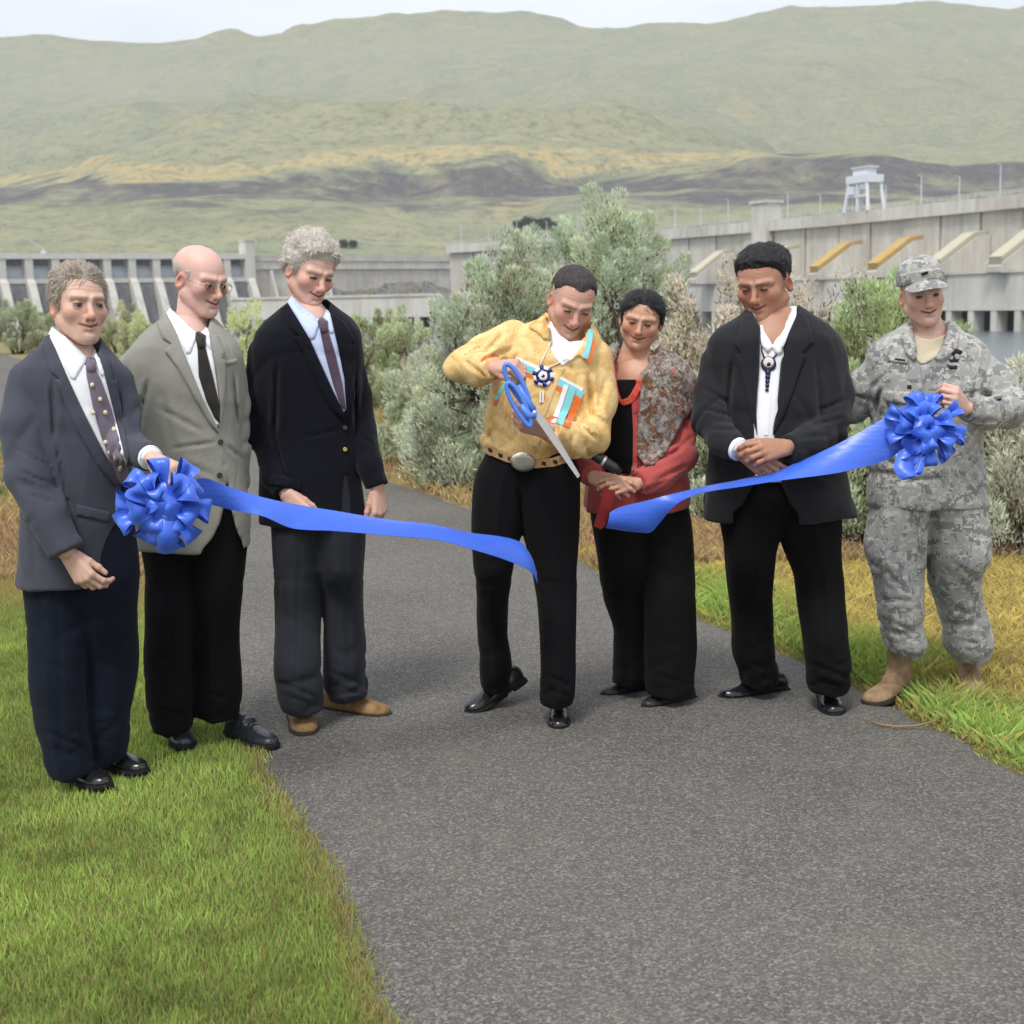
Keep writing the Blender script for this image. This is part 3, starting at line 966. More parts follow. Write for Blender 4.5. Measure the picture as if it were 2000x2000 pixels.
def blades(name, label, pts, h, w, cols, rng, bend=.5, cat='grass'):
    n = len(pts)
    a = rng.uniform(0, 2 * np.pi, n); d = np.stack([np.cos(a), np.sin(a), a * 0], -1)
    s = np.stack([-np.sin(a), np.cos(a), a * 0], -1)
    s2 = s * np.cos(a * 3)[:, None] + d * np.sin(a * 3)[:, None]; s2[:, 2] = 0
    hv = h * rng.uniform(.55, 1.3, n); b = bend * rng.uniform(.1, 1.0, n)
    up = np.array([0, 0, 1.0])
    m = pts + up * (hv * .38)[:, None] + d * (hv * b * .16)[:, None]
    tip = pts + up * (hv * (1 - .3 * b))[:, None] + d * (hv * b * .9)[:, None]
    wv = s2 * (w * rng.uniform(.6, 1.3, n) / 2)[:, None]
    V = np.stack([pts, m + wv, tip, m - wv], 1).reshape(-1, 3)
    i = np.arange(n)[:, None] * 4
    o = npmesh(name, V, np.concatenate([i + np.array([0, 1, 2]), i + np.array([0, 2, 3])]), grassm, None, False, col=np.repeat(cols, 4, 0))
    tag(o, label, cat, kind='stuff')
    return o


def scatter(x0, x1, y0, y1, n, rng, power=1.0):
    x = rng.uniform(x0, x1, n); y = y0 + (y1 - y0) * rng.random(n) ** power
    return x, y


rng = np.random.default_rng(101)
LAWN = []
# lawn on the left: thick near the camera, thinning and drying with distance
x, y = scatter(-3.4, .2, 2.6, 9.6, 390000, rng, 1.5)
pdv = path_d(x, y)
ok = (pdv > -.03 - .05 * rng.random(len(x))**3) & (x < y * .42 - .4 + .6) & (x > -.40 * y - .55) & (x < 0)
x, y, pdv = x[ok], y[ok], pdv[ok]
nzv = vn(np.stack([x * 2.2, y * 2.2, x * 0], -1)); nz2 = vn(np.stack([x * 9, y * 9, x * 0 + 3], -1))
keep = rng.random(len(x)) < np.clip(1.15 - .35 * nz2 - np.clip((y - 6.6) / 6, 0, .55), 0, 1)
x, y, nzv, nz2, pdv = x[keep], y[keep], nzv[keep], nz2[keep], pdv[keep]
dry = np.clip((y - 6.9 + .6 * nzv) / 1.6, 0, 1); dry = np.maximum(dry, np.clip(.7 - pdv / .06, 0, .8) * (rng.random(len(x)) < .6))
dry = np.maximum(dry, (rng.random(len(x)) < .10) * .9)
cg = np.array((.37, .48, .125)) * (1 + .28 * nzv + .22 * nz2)[:, None] * rng.uniform(.65, 1.35, (len(x), 1))
cy = np.array((.48, .36, .16)) * rng.uniform(.6, 1.3, (len(x), 1))
cols = cg + (cy - cg) * dry[:, None]
blades('lawn', 'short green lawn under the men at left', np.stack([x, y, gz(x, y) - .014], -1), .038 * (1 + .25 * nz2), .0040, np.clip(cols, .01, 1), rng)

# verge on the right: lush at the path edge, yellow behind
x, y = scatter(-.9, 5.2, 3.2, 12.5, 330000, rng, 1.3)
pdv = path_d(x, y)
ok = (pdv > -.04 * rng.random(len(x))**2) & (x > .2 + (9.5 - y) * .12) & (x < .40 * y + .6)
x, y, pdv = x[ok], y[ok], pdv[ok]
nzv = vn(np.stack([x * 1.6, y * 1.6, x * 0 + 5], -1)); nz2 = vn(np.stack([x * 7, y * 7, x * 0 + 8], -1))
gband = np.clip(1.15 - (pdv - .10) / .55 + .35 * nzv, 0, 1) * np.clip((9.2 - y) / 1.2, 0, 1)
keep = rng.random(len(x)) < np.clip(.9 - .3 * nz2, .1, 1) * np.where(gband > .4, 1, .8)
x, y, pdv, nzv, nz2, gband = (q[keep] for q in (x, y, pdv, nzv, nz2, gband))
edge_dry = np.clip(.9 - pdv / .07, 0, 1) * (rng.random(len(x)) < .75)
cg = np.array((.36, .49, .125)) * (1 + .22 * nzv + .2 * nz2)[:, None] * rng.uniform(.65, 1.35, (len(x), 1))
cy = np.array((.68, .57, .20)) * (1 + .15 * nz2)[:, None] * rng.uniform(.65, 1.25, (len(x), 1))
cb = np.array((.42, .26, .12)) * rng.uniform(.6, 1.3, (len(x), 1))
g2 = np.clip(gband - .9 * (rng.random(len(x)) < .12), 0, 1)
cols = cy + (cg - cy) * g2[:, None]; cols = cols + (cb - cols) * (.8 * edge_dry)[:, None]
hh = np.where(gband > .35, .085, .050) * (1 + .35 * nz2) * np.clip(pdv / .12 + .35, .35, 1)
blades('verge_grass', 'longer grass beside the path at right, green then straw yellow', np.stack([x, y, gz(x, y) - .014], -1), hh, .0050, np.clip(cols, .01, 1), rng, bend=1.1)

# dry litter and straw beyond the path and at far left
x, y = scatter(-9, 3.5, 8.5, 27, 170000, rng, 1.4)
pdv = path_d(x, y)
ok = (pdv > 0) & (x > -.42 * y - .4) & (x < .42 * y + .4)
x, y, pdv = x[ok], y[ok], pdv[ok]
nzv = vn(np.stack([x * 1.1, y * 1.1, x * 0 + 15], -1)); nz2 = vn(np.stack([x * 4, y * 4, x * 0 + 18], -1))
c1, c2, c3 = np.array((.52, .36, .21)), np.array((.56, .45, .21)), np.array((.32, .35, .15))
w = np.clip(.5 + 1.1 * nzv, 0, 1)[:, None]
cols = (c1 * (1 - w) + c2 * w) * rng.uniform(.6, 1.35, (len(x), 1)); gm = ((nz2 > .35) & (y > 12))[:, None]
cols = np.where(gm, c3 * rng.uniform(.6, 1.3, (len(x), 1)), cols)
blades('dry_grass', 'dry tan and rusty grass between path and sagebrush', np.stack([x, y, gz(x, y) - .014], -1), .085 * (1 + .5 * nz2) + .002 * y, .0075, np.clip(cols, .01, 1), rng, bend=.9)
# ------------------------------------------------------------------ figures: heads, hands, shoes, clothes
class O:
    def __init__(s, **k): s.__dict__.update(k)


def crown_warp(q, o):
    """lower or raise the top of the skull"""
    c = getattr(o, 'crown', 1.0)
    if c == 1.0: return q
    z = q[:, 2]
    return np.stack([q[:, 0], q[:, 1], np.where(z > .03, .03 + (z - .03) / c, z)], -1)


def head_sdf(q, o):
    """unit head (0.24 m, chin to crown), face towards -y, origin between the ears at eye level"""
    fx, sm = o.wide, o.smile
    q = crown_warp(q, o)
    x = np.abs(q[:, 0]); a = np.stack([x, q[:, 1], q[:, 2]], -1)
    d = ell(a, (0, .018, .043), (.077 * fx, .099, .083))
    d = smin(d, ell(a, (0, -.026, -.018), (.064 * fx, .064, .090)), .03)
    d = smin(d, cap(a, (.052 * fx, .008, -.050 - .012 * o.jowl), (.017, -.060, -.096), .022 + .006 * o.jowl, .020), .025)
    d = smin(d, sph(a, (0, -.075, -.098), .0205), .018)
    d = smin(d, sph(a, (.042 * fx, -.057, -.027 + .005 * sm), .0235 + .003 * sm), .018)
    d = smin(d, cap(a, (.012, -.0895, .0165), (.046 * fx, -.070, .019), .0095), .014)
    d = ssub(d, sph(a, (.032, -.103, -.002), .0150), .010)
    d = smin(d, sph(a, (.032, -.0780, -.003), .0132), .005)
    # brows and lids
    d = smin(d, cap(a, (.016, -.0895, .0155), (.044, -.078, .0165), .0030), .010)
    # nose
    n = smin(cap(a, (0, -.086, .010), (0, -.108, -.033), .0075, .0105), sph(a, (0, -.1085, -.0365), .0112), .008)
    n = smin(n, sph(a, (.0125, -.098, -.0405), .0085), .007)
    n = ssub(n, sph(a, (.0065, -.1045, -.0490), .0042), .003)
    d = smin(d, n, .009)
    # mouth
    d = smin(d, ell(a, (0, -.068, -.064), (.030, .0235, .028)), .018)
    cz = -.0645 + .010 * sm; cx = .0225 + .007 * sm
    d = smin(d, smin(cap(a, (0, -.0925, -.0610), (cx, -.0815, cz + .0015), .0050, .003), cap(a, (0, -.0915, -.0725), (cx, -.0815, cz), .0062, .003), .003), .004)
    d = ssub(d, cap(a, (0, -.0985, -.0667), (cx + .004, -.0865, cz + .001), .0032), .003)
    d = ssub(d, cap(a, (.0175, -.0965, -.040), (.034 + .003 * sm, -.080, -.066), .0028 + .0016 * sm), .008)
    d = ssub(d, cap(a, (0, -.094, -.0835), (.012, -.091, -.0825), .003), .008)
    d = d + .00038 * o.age * np.exp(-((a[:, 1] + .075) / .03)**2) * np.sin(q[:, 2] * 520 + 1.5 * np.sin(q[:, 0] * 60)) * np.clip((q[:, 2] - .028) / .01, 0, 1) * np.clip((.075 - q[:, 2]) / .01, 0, 1)
    # ears
    e = np.stack([a[:, 0] - .0755 * fx, a[:, 1] - .014, a[:, 2] + .010], -1)
    e = np.stack([e[:, 0] - .30 * e[:, 1], e[:, 1] + .2 * e[:, 2], e[:, 2]], -1)
    ear = ell(e, (0, 0, 0), (.0082, .0178, .0300))
    ear = ssub(ear, ell(e, (.006, -.001, .002), (.0068, .0105, .018)), .003)
    d = smin(d, ear, .006)
    return d


def head_color(q, o):
    n = len(q); x = np.abs(q[:, 0]); y, z = q[:, 1], q[:, 2]
    C = np.tile(np.array(o.skin), (n, 1))
    def blend(w, c): 
        nonlocal C
        w = np.clip(w, 0, 1)[:, None]; C = C * (1 - w) + np.array(c) * w
    g = lambda cx, cy, cz, s: np.exp(-((x - cx)**2 + (y - cy)**2 + (z - cz)**2) / (2 * s * s))
    sk = np.array(o.skin)
    red = sk * np.array([1.0, .72, .68])
    blend(.65 * g(.042, -.07, -.03, .018), red); blend(.75 * g(0, -.108, -.036, .012), red)
    blend(.8 * ((x > .073 * o.wide) & (z < .03) & (z > -.05)), red)
    blend(.35 * np.clip(vn(q * 45) + .1, 0, 1), red)
    if o.stubble > 0:
        blend(o.stubble * np.clip((-.045 - z) / .02, 0, 1) * (y < .02) * (z > -.14), sk * .62)
    # shadows of eye sockets and smile folds painted in as darker, redder skin
    blend(.62 * g(.032, -.085, .003, .0095), sk * np.array([.62, .5, .48]))
    blend(.68 * np.exp(-(segd(np.stack([x, y, z], -1), (.0175, -.095, -.040), (.037, -.078, -.070))[0] / .0042)**2), sk * np.array([.68, .5, .45]))
    cz = -.0645 + .010 * o.smile
    lip = np.exp(-(segd(np.stack([x, y, z], -1), (0, -.094, -.0672), (.023 + .004 * o.smile, -.082, cz))[0] / .0068)**4)
    blend(.8 * lip, sk * np.array([.82, .48, .46]))
    ml = np.exp(-(segd(np.stack([x, y, z], -1), (0, -.0955, -.0668), (.026 + .006 * o.smile, -.0825, cz + .001))[0] / .0040)**4)
    if o.teeth: 
        blend(ml * (x < .019), (.62, .56, .50)); blend(ml * (x >= .019), (.12, .04, .035))
    else: blend(.95 * ml, (.085, .028, .026))
    # eyes
    op = o.eye
    inn = (np.abs(x - .032) < .0135) & (np.abs(z + .003) < .0050 * op + .0012) & (y < -.078)
    blend(inn * 1.0, (.27, .215, .19) if op > .6 else (.10, .06, .05))
    xs = q[:, 0] - np.where(q[:, 0] > 0, .032, -.032) - o.gaze * .006
    blend(((xs**2 + (z + .004)**2) < .0068**2) & inn, (.035, .025, .02))
    lash = np.exp(-(((z - (.0025 * op - .001) + ((x - .032) / .0135)**2 * .002)) / .0030)**2) * (np.abs(x - .032) < .0118) * (y < -.076)
    blend(.95 * lash, (.035, .02, .018))
    br = np.exp(-(segd(np.stack([x, y, z], -1), (.0145, -.0985, .0165), (.047, -.0795, .0185))[0] / .0068)**4)
    blend(min(1, o.brow_w) * br, o.brow)
    nos = np.exp(-((x - .007)**2 + (y + .103)**2 + (z + .0475)**2) / (2 * .0038**2))
    blend(.9 * nos, (.07, .025, .02))
    if o.fringe is not None:
        hl = np.interp(y, [-.10, -.045, -.02, 0, .03, .06, .12], [.09, .055, .0, .03, .02, -.05, -.06])
        w = np.clip((z - hl) / .012, 0, 1) * np.clip((o.fringe_top - z + .25 * np.clip(y, 0, 1)) / .02, 0, 1) * (y > -.06)
        blend(.75 * w, o.fringe)
    return C


def hand_parts(Wp, D, N, side, curls, s=1.0, spread=.10, thumb=(.9, .5), thumb_curl=(.25, .35), fore=None):
    """list of (points, radii) chains. D wrist-to-knuckle, N out of the back of the hand, side = +1/-1 picks the thumb side D x N"""
    D = unit(D); N = unit(np.asarray(N, float) - D * (np.asarray(N, float) @ D)); S = np.cross(D, N) * side
    Wp = np.asarray(Wp, float)
    out = []
    off = (.0285, .0095, -.0100, -.0280)
    kl = (.092, .096, .090, .082)
    L = ((.043, .026, .021), (.047, .029, .022), (.043, .027, .022), (.034, .020, .019))
    R = ((.0104, .0092, .0086, .0074), (.0106, .0094, .0088, .0075), (.0100, .0090, .0084, .0072), (.0090, .0080, .0075, .0066))
    for i in range(4):
        K = Wp + s * (D * kl[i] + S * off[i] + N * (.004 if i in (1, 2) else 0))
        out.append(('palm', [Wp + s * S * off[i] * .55, K], [s * .0150, s * .0125]))
        p = [K]; a = 0
        for j in range(3):
            a += curls[i][j]
            sp = spread * (1.5 - i)
            d = math.cos(a) * D - math.sin(a) * N + S * math.sin(sp) * max(0.2, math.cos(a))
            p.append(p[-1] + s * L[i][j] * unit(d))
        out.append(('finger', p, [s * r for r in R[i]]))
    b = Wp + s * (S * .022 + D * .018 - N * .006)
    td = unit(D * thumb[0] + S * thumb[1] - N * .35)
    p = [b, b + s * .040 * td]
    perp = unit(D * .6 - S * .55 - N * .3)
    t1 = unit(td + perp * thumb_curl[0]); p.append(p[-1] + s * .034 * t1)
    t2 = unit(td + perp * (thumb_curl[0] + thumb_curl[1])); p.append(p[-1] + s * .027 * t2)
    out.append(('finger', p, [s * .0150, s * .0118, s * .0105, s * .0086]))
    fd = -D if fore is None else unit(np.asarray(fore) - Wp)
    out.append(('palm', [Wp + fd * .14 * s, Wp + fd * .01], [s * .031, s * .0235]))
    return out


def hand_sdf(p, parts):
    palm = None; fin = None
    for kind, pts, rad in parts:
        if kind == 'palm':
            d = chain(p, pts, rad); palm = d if palm is None else smin(palm, d, .012)
    for kind, pts, rad in parts:
        if kind == 'finger':
            d = chain(p, pts, rad, .004)
            # knuckles
            for j in (1, 2): d = smin(d, sph(p, pts[j], rad[j] * 1.07), .003)
            fin = d if fin is None else smin(fin, d, .0022)
    return smin(palm, fin, .006)


def hand_color(p, parts, skin):
    sk = np.array(skin); C = np.tile(sk, (len(p), 1))
    w = np.zeros(len(p)); nl = np.zeros(len(p))
    for kind, pts, rad in parts:
        if kind == 'finger':
            for j in (0, 1, 2): w = np.maximum(w, np.exp(-(ln(p - pts[j]) / (rad[j] * 1.25))**2))
            tip = np.asarray(pts[-1]); nl = np.maximum(nl, np.exp(-(ln(p - tip) / (rad[-1] * 1.2))**2))
    C = C * (1 - .45 * w[:, None]) + sk * np.array([.92, .66, .6]) * .45 * w[:, None]
    C = C * (1 - .4 * nl[:, None]) + sk * np.array([1.12, .95, .92]) * .4 * nl[:, None]
    return C


SHOE = np.array([[0, 0, .026, .020, .050], [.02, 0, .033, .026, .072], [.07, 0, .036, .028, .080], [.12, 0, .037, .024, .066],
                 [.17, 0, .042, .016, .050], [.215, 0, .0455, .012, .042], [.255, 0, .040, .011, .036], [.282, 0, .026, .011, .029], [.292, 0, .012, .011, .020]])


class Fig:
    """one standing figure; measurements in sketch units on a plane at distance Y, dy metres behind that plane"""
    def __init__(s, Y, foot_px, label, foot_py=1400):
        s.Y = Y
        d = at(foot_px, foot_py, Y)
        s.base = np.array([d[0], Y, 0.0])
        s.m = float((np.array([0, Y, 1.0]) - CAMP) @ Fw) / F
        s.root = empty('person', tuple(s.base))
        tag(s.root, label, 'person', 'people lined up for the ribbon cutting')
        s.bod = []      # body pieces: (verts, quads, colours)
        s.vd = unit(ray(foot_px, 900))

    def P(s, px, py, dy=0.0): return at(px, py, s.Y + dy) - s.base
    def G(s, px, py): return ground(px, py) - s.base

    def secs(s, rows):
        out = []
        for (py, xl, xr, ry, cy) in rows:
            a, b = s.P(xl, py, cy), s.P(xr, py, cy)
            out.append(((a[2] + b[2]) / 2, (a[0] + b[0]) / 2, (b[0] - a[0]) / 2, cy, ry))
        out.sort(key=lambda r: r[0])
        return np.array(out)

    def pts(s, rows): return [s.P(*r[:3]) for r in rows], [r[3] * s.m for r in rows]

    def sk(s, p): return to_sketch(p + s.base)

    def carve(s, p, d, poly, k=.004, back=None):
        u, v = s.sk(p)
        e = poly_sd(u, v, poly) * s.m
        if back is not None: e = np.maximum(e, p[:, 1] - back)
        return smax(d, -e, k)

    def press(s, p, d, rows):
        """folds on the front of a garment: rows (x0, y0, x1, y1, depth, width) in sketch units, a valley with a soft ridge beside it"""
        u, v = s.sk(p); fr = np.clip((.04 - p[:, 1]) / .05, 0, 1)
        for x0, y0, x1, y1, am, w in rows:
            ex, ey = x1 - x0, y1 - y0; L2 = ex * ex + ey * ey
            t = np.clip(((u - x0) * ex + (v - y0) * ey) / L2, 0, 1)
            dx, dy = u - x0 - t * ex, v - y0 - t * ey
            r = np.sqrt(dx * dx + dy * dy); side = np.sign(dx * ey - dy * ex)
            env = np.clip(np.minimum(t, 1 - t) / .22, 0, 1) ** .7 * fr
            d = d + am * env * (np.exp(-(r / (.55 * w))**2) - .5 * np.exp(-((r - 1.25 * w * (1 + .25 * side)) / (.8 * w))**2))
        return d

    def trim(s, p, d, poly, k=.004):
        u, v = s.sk(p)
        return smax(d, poly_sd(u, v, poly) * s.m, k)

    # ---- surfaces
    def mesh(s, name, f, h, mat, parent=None, box=None, colf=None, relax=1):
        if box is None: box = ((-.75, -.6, -.02), (.75, .5, 2.0))
        return sdf_obj(name, f, box[0], box[1], h, mat, parent or s.root, colf, relax)

    def bbox(s, pts, pad):
        pts = np.asarray(pts); return pts.min(0) - pad, pts.max(0) + pad

    def hit(s, f, uv, dy0=-.55, dy1=.35, n=64):
        """first point of f's surface seen at each sketch position"""
        uv = np.asarray(uv, float)
        D = np.array([ray(u, v) for u, v in uv])
        A = CAMP + D * ((s.Y + dy0) / D[:, 1])[:, None] - s.base
        Bp = CAMP + D * ((s.Y + dy1) / D[:, 1])[:, None] - s.base
        ts = np.linspace(0, 1, n)
        pts = A[:, None] + (Bp - A)[:, None] * ts[None, :, None]
        v = f(pts.reshape(-1, 3)).reshape(len(uv), n)
        k = np.argmax(v < 0, axis=1); miss = ~(v < 0).any(1)
        k = np.where(miss, np.argmin(v, axis=1), np.maximum(k, 1))
        lo = ts[np.maximum(k - 1, 0)]; hi = ts[k]
        for _ in range(9):
            mid = (lo + hi) / 2
            neg = f(A + (Bp - A) * mid[:, None]) < 0
            hi = np.where(neg, mid, hi); lo = np.where(neg, lo, mid)
        return A + (Bp - A) * hi[:, None]

    def drape(s, name, f, poly, mat, parent=None, off=.0005, th=.004, step=5, curve=True, bulge=0.0, smooth=True, dy0=-.55, even=4):
        """a piece of cloth or trim lying on surface f, with real thickness; poly in sketch units"""
        P = np.asarray(poly, float); b = []
        for i in range(len(P)):
            a, c = P[i], P[(i + 1) % len(P)]
            m = max(1, int(np.hypot(*(c - a)) / step))
            b += [tuple(a + (c - a) * j / m) for j in range(m)]
        nbd = len(b)
        xs = np.arange(P[:, 0].min() + step * .5, P[:, 0].max(), step); ys = np.arange(P[:, 1].min() + step * .5, P[:, 1].max(), step)
        inner = []
        if len(xs) and len(ys):
            X, Yg = np.meshgrid(xs, ys); X, Yg = X.ravel(), Yg.ravel()
            ok = poly_sd(X, Yg, P) < -step * .45
            inner = list(zip(X[ok], Yg[ok]))
        vs = [Vector(q) for q in b + inner]
        ed = [(i, (i + 1) % nbd) for i in range(nbd)]
        v2, e2, f2, *_ = delaunay_2d_cdt(vs, ed, [], 1, 1e-4)
        uv = np.array([(q.x, q.y) for q in v2])
        if len(f2) == 0: return None
        hp = s.hit(f, uv, dy0)
        # even out the depth so that the cloth bridges small dips
        ea = np.array([e_ for q in f2 for e_ in zip(q, list(q[1:]) + [q[0]])])
        dep = np.linalg.norm(hp + s.base - CAMP, axis=1); d0 = dep.copy()
        for _ in range(even):
            sm_ = np.bincount(ea[:, 0], dep[ea[:, 1]], len(uv)) + np.bincount(ea[:, 1], dep[ea[:, 0]], len(uv))
            ct = np.bincount(ea[:, 0], minlength=len(uv)) + np.bincount(ea[:, 1], minlength=len(uv))
            dep = .4 * dep + .6 * sm_ / np.maximum(ct, 1)
        dep = np.minimum(dep, d0)
        hp = CAMP - s.base + (hp + s.base - CAMP) * (dep / d0)[:, None]
        e = .003
        g = np.stack([f(hp + np.eye(3)[i] * e) - f(hp - np.eye(3)[i] * e) for i in range(3)], -1)
        g /= np.linalg.norm(g, axis=1)[:, None] + 1e-9
        g = g * .6 - s.vd * .4; g /= np.linalg.norm(g, axis=1)[:, None]
        sd = np.maximum(0, -poly_sd(uv[:, 0], uv[:, 1], P)) * s.m
        prof = th * np.clip(.72 + .28 * np.minimum(1, sd / .008), 0, 1) + bulge * np.sqrt(np.clip(sd / .02, 0, 1))
        top = hp + g * (off + prof)[:, None]
        bot = hp - g * .004
        tri = []
        for q in f2:
            for j in range(1, len(q) - 1): tri.append((q[0], q[j], q[j + 1]))
        tri = np.array(tri)
        A = uv[tri]
        ar = (A[:, 1, 0] - A[:, 0, 0]) * (A[:, 2, 1] - A[:, 0, 1]) - (A[:, 1, 1] - A[:, 0, 1]) * (A[:, 2, 0] - A[:, 0, 0])
        tri = np.where((ar > 0)[:, None], tri[:, ::-1], tri)      # sketch y runs down
        n = len(uv)
        es = np.concatenate([tri[:, [0, 1]], tri[:, [1, 2]], tri[:, [2, 0]]])
        key = set(map(tuple, es)); bd = [(a, b_) for a, b_ in key if (b_, a) not in key]
        walls = np.array([(a, a + n, b_ + n, b_) for a, b_ in bd])
        return npmesh(name, np.concatenate([top, bot]), [tri, walls], mat, parent or s.root, smooth)

    def strip(s, name, f, pts, w, mat, parent=None, **k):
        """a band of width w (sketch units) along a polyline"""
        P = np.asarray(pts, float); T = np.gradient(P, axis=0); T /= np.linalg.norm(T, axis=1)[:, None]
        Nn = np.stack([-T[:, 1], T[:, 0]], -1) * w / 2
        k.setdefault('smooth', False); k.setdefault('th', .002); return s.drape(name, f, np.concatenate([P + Nn, (P - Nn)[::-1]]), mat, parent, **k)

    def button(s, f, uv, r, mat, parent, th=.004):
        c = s.hit(f, [uv])[0] - s.vd * th
        mb = MB(); n = 12
        a = np.linspace(0, 2 * np.pi, n, endpoint=False)
        A = unit(np.cross(s.vd, (0, 0, 1))); B = np.cross(A, s.vd)
        ring = lambda rr, d: c - s.vd * d + rr * (np.cos(a)[:, None] * A + np.sin(a)[:, None] * B)
        rs = [(r, -.006), (r, .001), (r * .85, .003), (r * .5, .0018), (.0001, .0018)]
        v = np.concatenate([ring(*q) for q in rs])
        q = [(i * n + j, i * n + (j + 1) % n, (i + 1) * n + (j + 1) % n, (i + 1) * n + j) for i in range(4) for j in range(n)]
        mb.add(v, q); return mb.build('button', mat, parent, True)

    # ---- head and body
    def head(s, px, py, dy, sc, yaw, pitch, roll, o, neck):
        R = rot(yaw, pitch, roll)
        c = s.P(px, py, dy) - R @ np.array([0, -.088, 0]) * sc
        s.hR, s.hc, s.hs, s.ho = R, c, sc, o
        nb = s.P(*neck[:3]); nr = neck[3]
        nt_ = c + R @ np.array([0, .026, -.070]) * sc
        loc = lambda p: ((p - c) @ R) / sc
        s.loc = loc
        ad = c + R @ np.array([0, -.035, -.105]) * sc
        def f(p):
            d = head_sdf(loc(p), o) * sc
            nk = cap(p, nt_, nb, nr * .97, nr * 1.06)
            if o.jowl > .3: nk = smin(nk, sph(p, ad, .030 * sc * (1 + .3 * o.jowl)), .03)
            # throat and the two neck cords
            d = smin(d, nk, .009)
            return smin(d, ell(p, nb + np.array([0, .015, -.04]), (nr * 1.9, nr * 1.3, .055)), .03)
        s.fhead = f
        s.fneck = lambda p: smin(cap(p, nt_, nb, nr * .97, nr * 1.06), ell(p, nb + np.array([0, .015, -.04]), (nr * 1.9, nr * 1.3, .055)), .03)
        lo, hi = s.bbox([c + .145 * sc, c - .145 * sc, nb - .10, nb + .10], 0.02)
        v, q = surface(f, lo, hi, .0030)
        C = head_color(loc(v), o)
        s.bod.append((v, q, C))

    def hand(self, *a, skin=None, **k):
        s = self
        parts = hand_parts(*a, **k)
        allp = np.concatenate([np.asarray(x[1]) for x in parts])
        lo, hi = s.bbox(allp, .03)
        f = lambda p: hand_sdf(p, parts)
        v, q = surface(f, lo, hi, .0036)
        s.bod.append((v, q, hand_color(v, parts, skin or s.ho.skin)))
        return parts

    def inner(s, f, h=.026):
        """the rest of the body under the clothes"""
        v, q = surface(f, (-.75, -.6, 0), (.75, .5, 1.9), h)
        s.bod.append((v, q, np.tile(np.array(s.ho.skin), (len(v), 1))))

    def body(s):
        V, Q, C, n = [], [], [], 0
        for v, q, c in s.bod:
            V.append(v); Q.append(q + n); C.append(c); n += len(v)
        return npmesh('body', np.concatenate(V), np.concatenate(Q), MATS['skin'], s.root, True, col=np.concatenate(C))

    def hair(s, hl, top, side, mat, nfreq=60, namp=.004, sweep=0.0, back=None, rec=0.0, peak=0.0, extra=None, h=.0034, name='hair', aniso=.3, strands=9000, slen=.022, curl=.35, comb=0.0, lim=None):
        """hl: list of (y, z) hairline in the side view; top/side: thickness"""
        ys, zs = zip(*hl); loc, sc, o = s.loc, s.hs, s.ho
        o2 = O(**o.__dict__)
        def f(p):
            q = crown_warp(loc(p), o); x, y, z = q[:, 0], q[:, 1], q[:, 2]
            base = smin(ell(q, (0, .018, .043), (.077 * o.wide, .099, .083)), ell(q, (0, -.02, -.015), (.064 * o.wide, .060, .088)), .03)
            w = np.clip((z - .03) / .07, 0, 1); w = w * w * (3 - 2 * w)
            t = side + (top - side) * w
            t = t * (1 + sweep * x / .07)
            line = np.interp(y, ys, zs) + rec * np.clip((np.abs(x) - .02) / .04, 0, 1) * np.clip((-.02 - y) / .05, 0, 1) - peak * np.exp(-(x / .02)**2) * np.clip((-.02 - y) / .05, 0, 1)
            k = line - z
            t = (t + .0018) * np.clip((z - line + vn(q * 42 + 3) * .009) / .030, -.2, 1) ** 1 - .0018
            nzv = vn(np.stack([x * nfreq, y * nfreq * aniso, z * nfreq * .7], -1)) * namp + vn(np.stack([x * 2.1, y * 2.1 * aniso, z * 2.1], -1) * nfreq + 7) * namp * .5
            d = base - t - nzv * np.clip(t / .01, .2, 1.2)
            d = smax(d, k * .8 - .004, .006)
            if lim is not None: d = smax(d, z - lim - .25 * np.clip(y, 0, 1) + vn(q * 50) * .006, .006)
            if extra: d = smin(d, extra(q), .01)
            return d * sc
        lo, hi = s.bbox([s.hc + .17 * sc, s.hc - .17 * sc], 0)
        v, q = surface(f, lo, hi, h)
        # fine strands combed along the shell
        rg = np.random.default_rng(int(nfreq * 10 + s.Y * 100)); n = int(strands * .62)
        k = rg.integers(0, len(q), n); w_ = rg.dirichlet((1, 1, 1, 1), n)
        pos = (v[q[k]] * w_[:, :, None]).sum(1)
        e = .004; g = np.stack([f(pos + np.eye(3)[i] * e) - f(pos - np.eye(3)[i] * e) for i in range(3)], -1); g /= np.linalg.norm(g, axis=1)[:, None] + 1e-9
        ql = loc(pos)
        flow = np.stack([.25 * np.sign(ql[:, 0]) + comb * .5, .9 * np.ones(n), -.55 * np.ones(n) * (ql[:, 2] < .08)], -1) @ s.hR.T
        flow = flow + rg.normal(0, curl, (n, 3)); flow -= g * (flow * g).sum(1)[:, None]; flow /= np.linalg.norm(flow, axis=1)[:, None] + 1e-9
        L = slen * rg.uniform(.5, 1.4, n); sd = np.cross(flow, g) * (.0009 * rg.uniform(.6, 1.6, n))[:, None]
        lift = rg.uniform(.02, .22, n) * L
        a0 = pos - g * .002; m0 = pos + flow * (L * .5)[:, None] + g * (lift * .8)[:, None]; e0 = pos + flow * L[:, None] + g * (lift * rg.uniform(-.3, 1.2, n))[:, None]
        V2 = np.stack([a0 - sd, a0 + sd, m0 + sd, m0 - sd, e0], 1).reshape(-1, 3)
        i5 = np.arange(n)[:, None] * 5 + len(v)
        return npmesh(name, np.concatenate([v, V2]), [np.concatenate([q, i5 + np.array([0, 1, 2, 3])]), i5 + np.array([3, 2, 4])], mat, s.root, True)

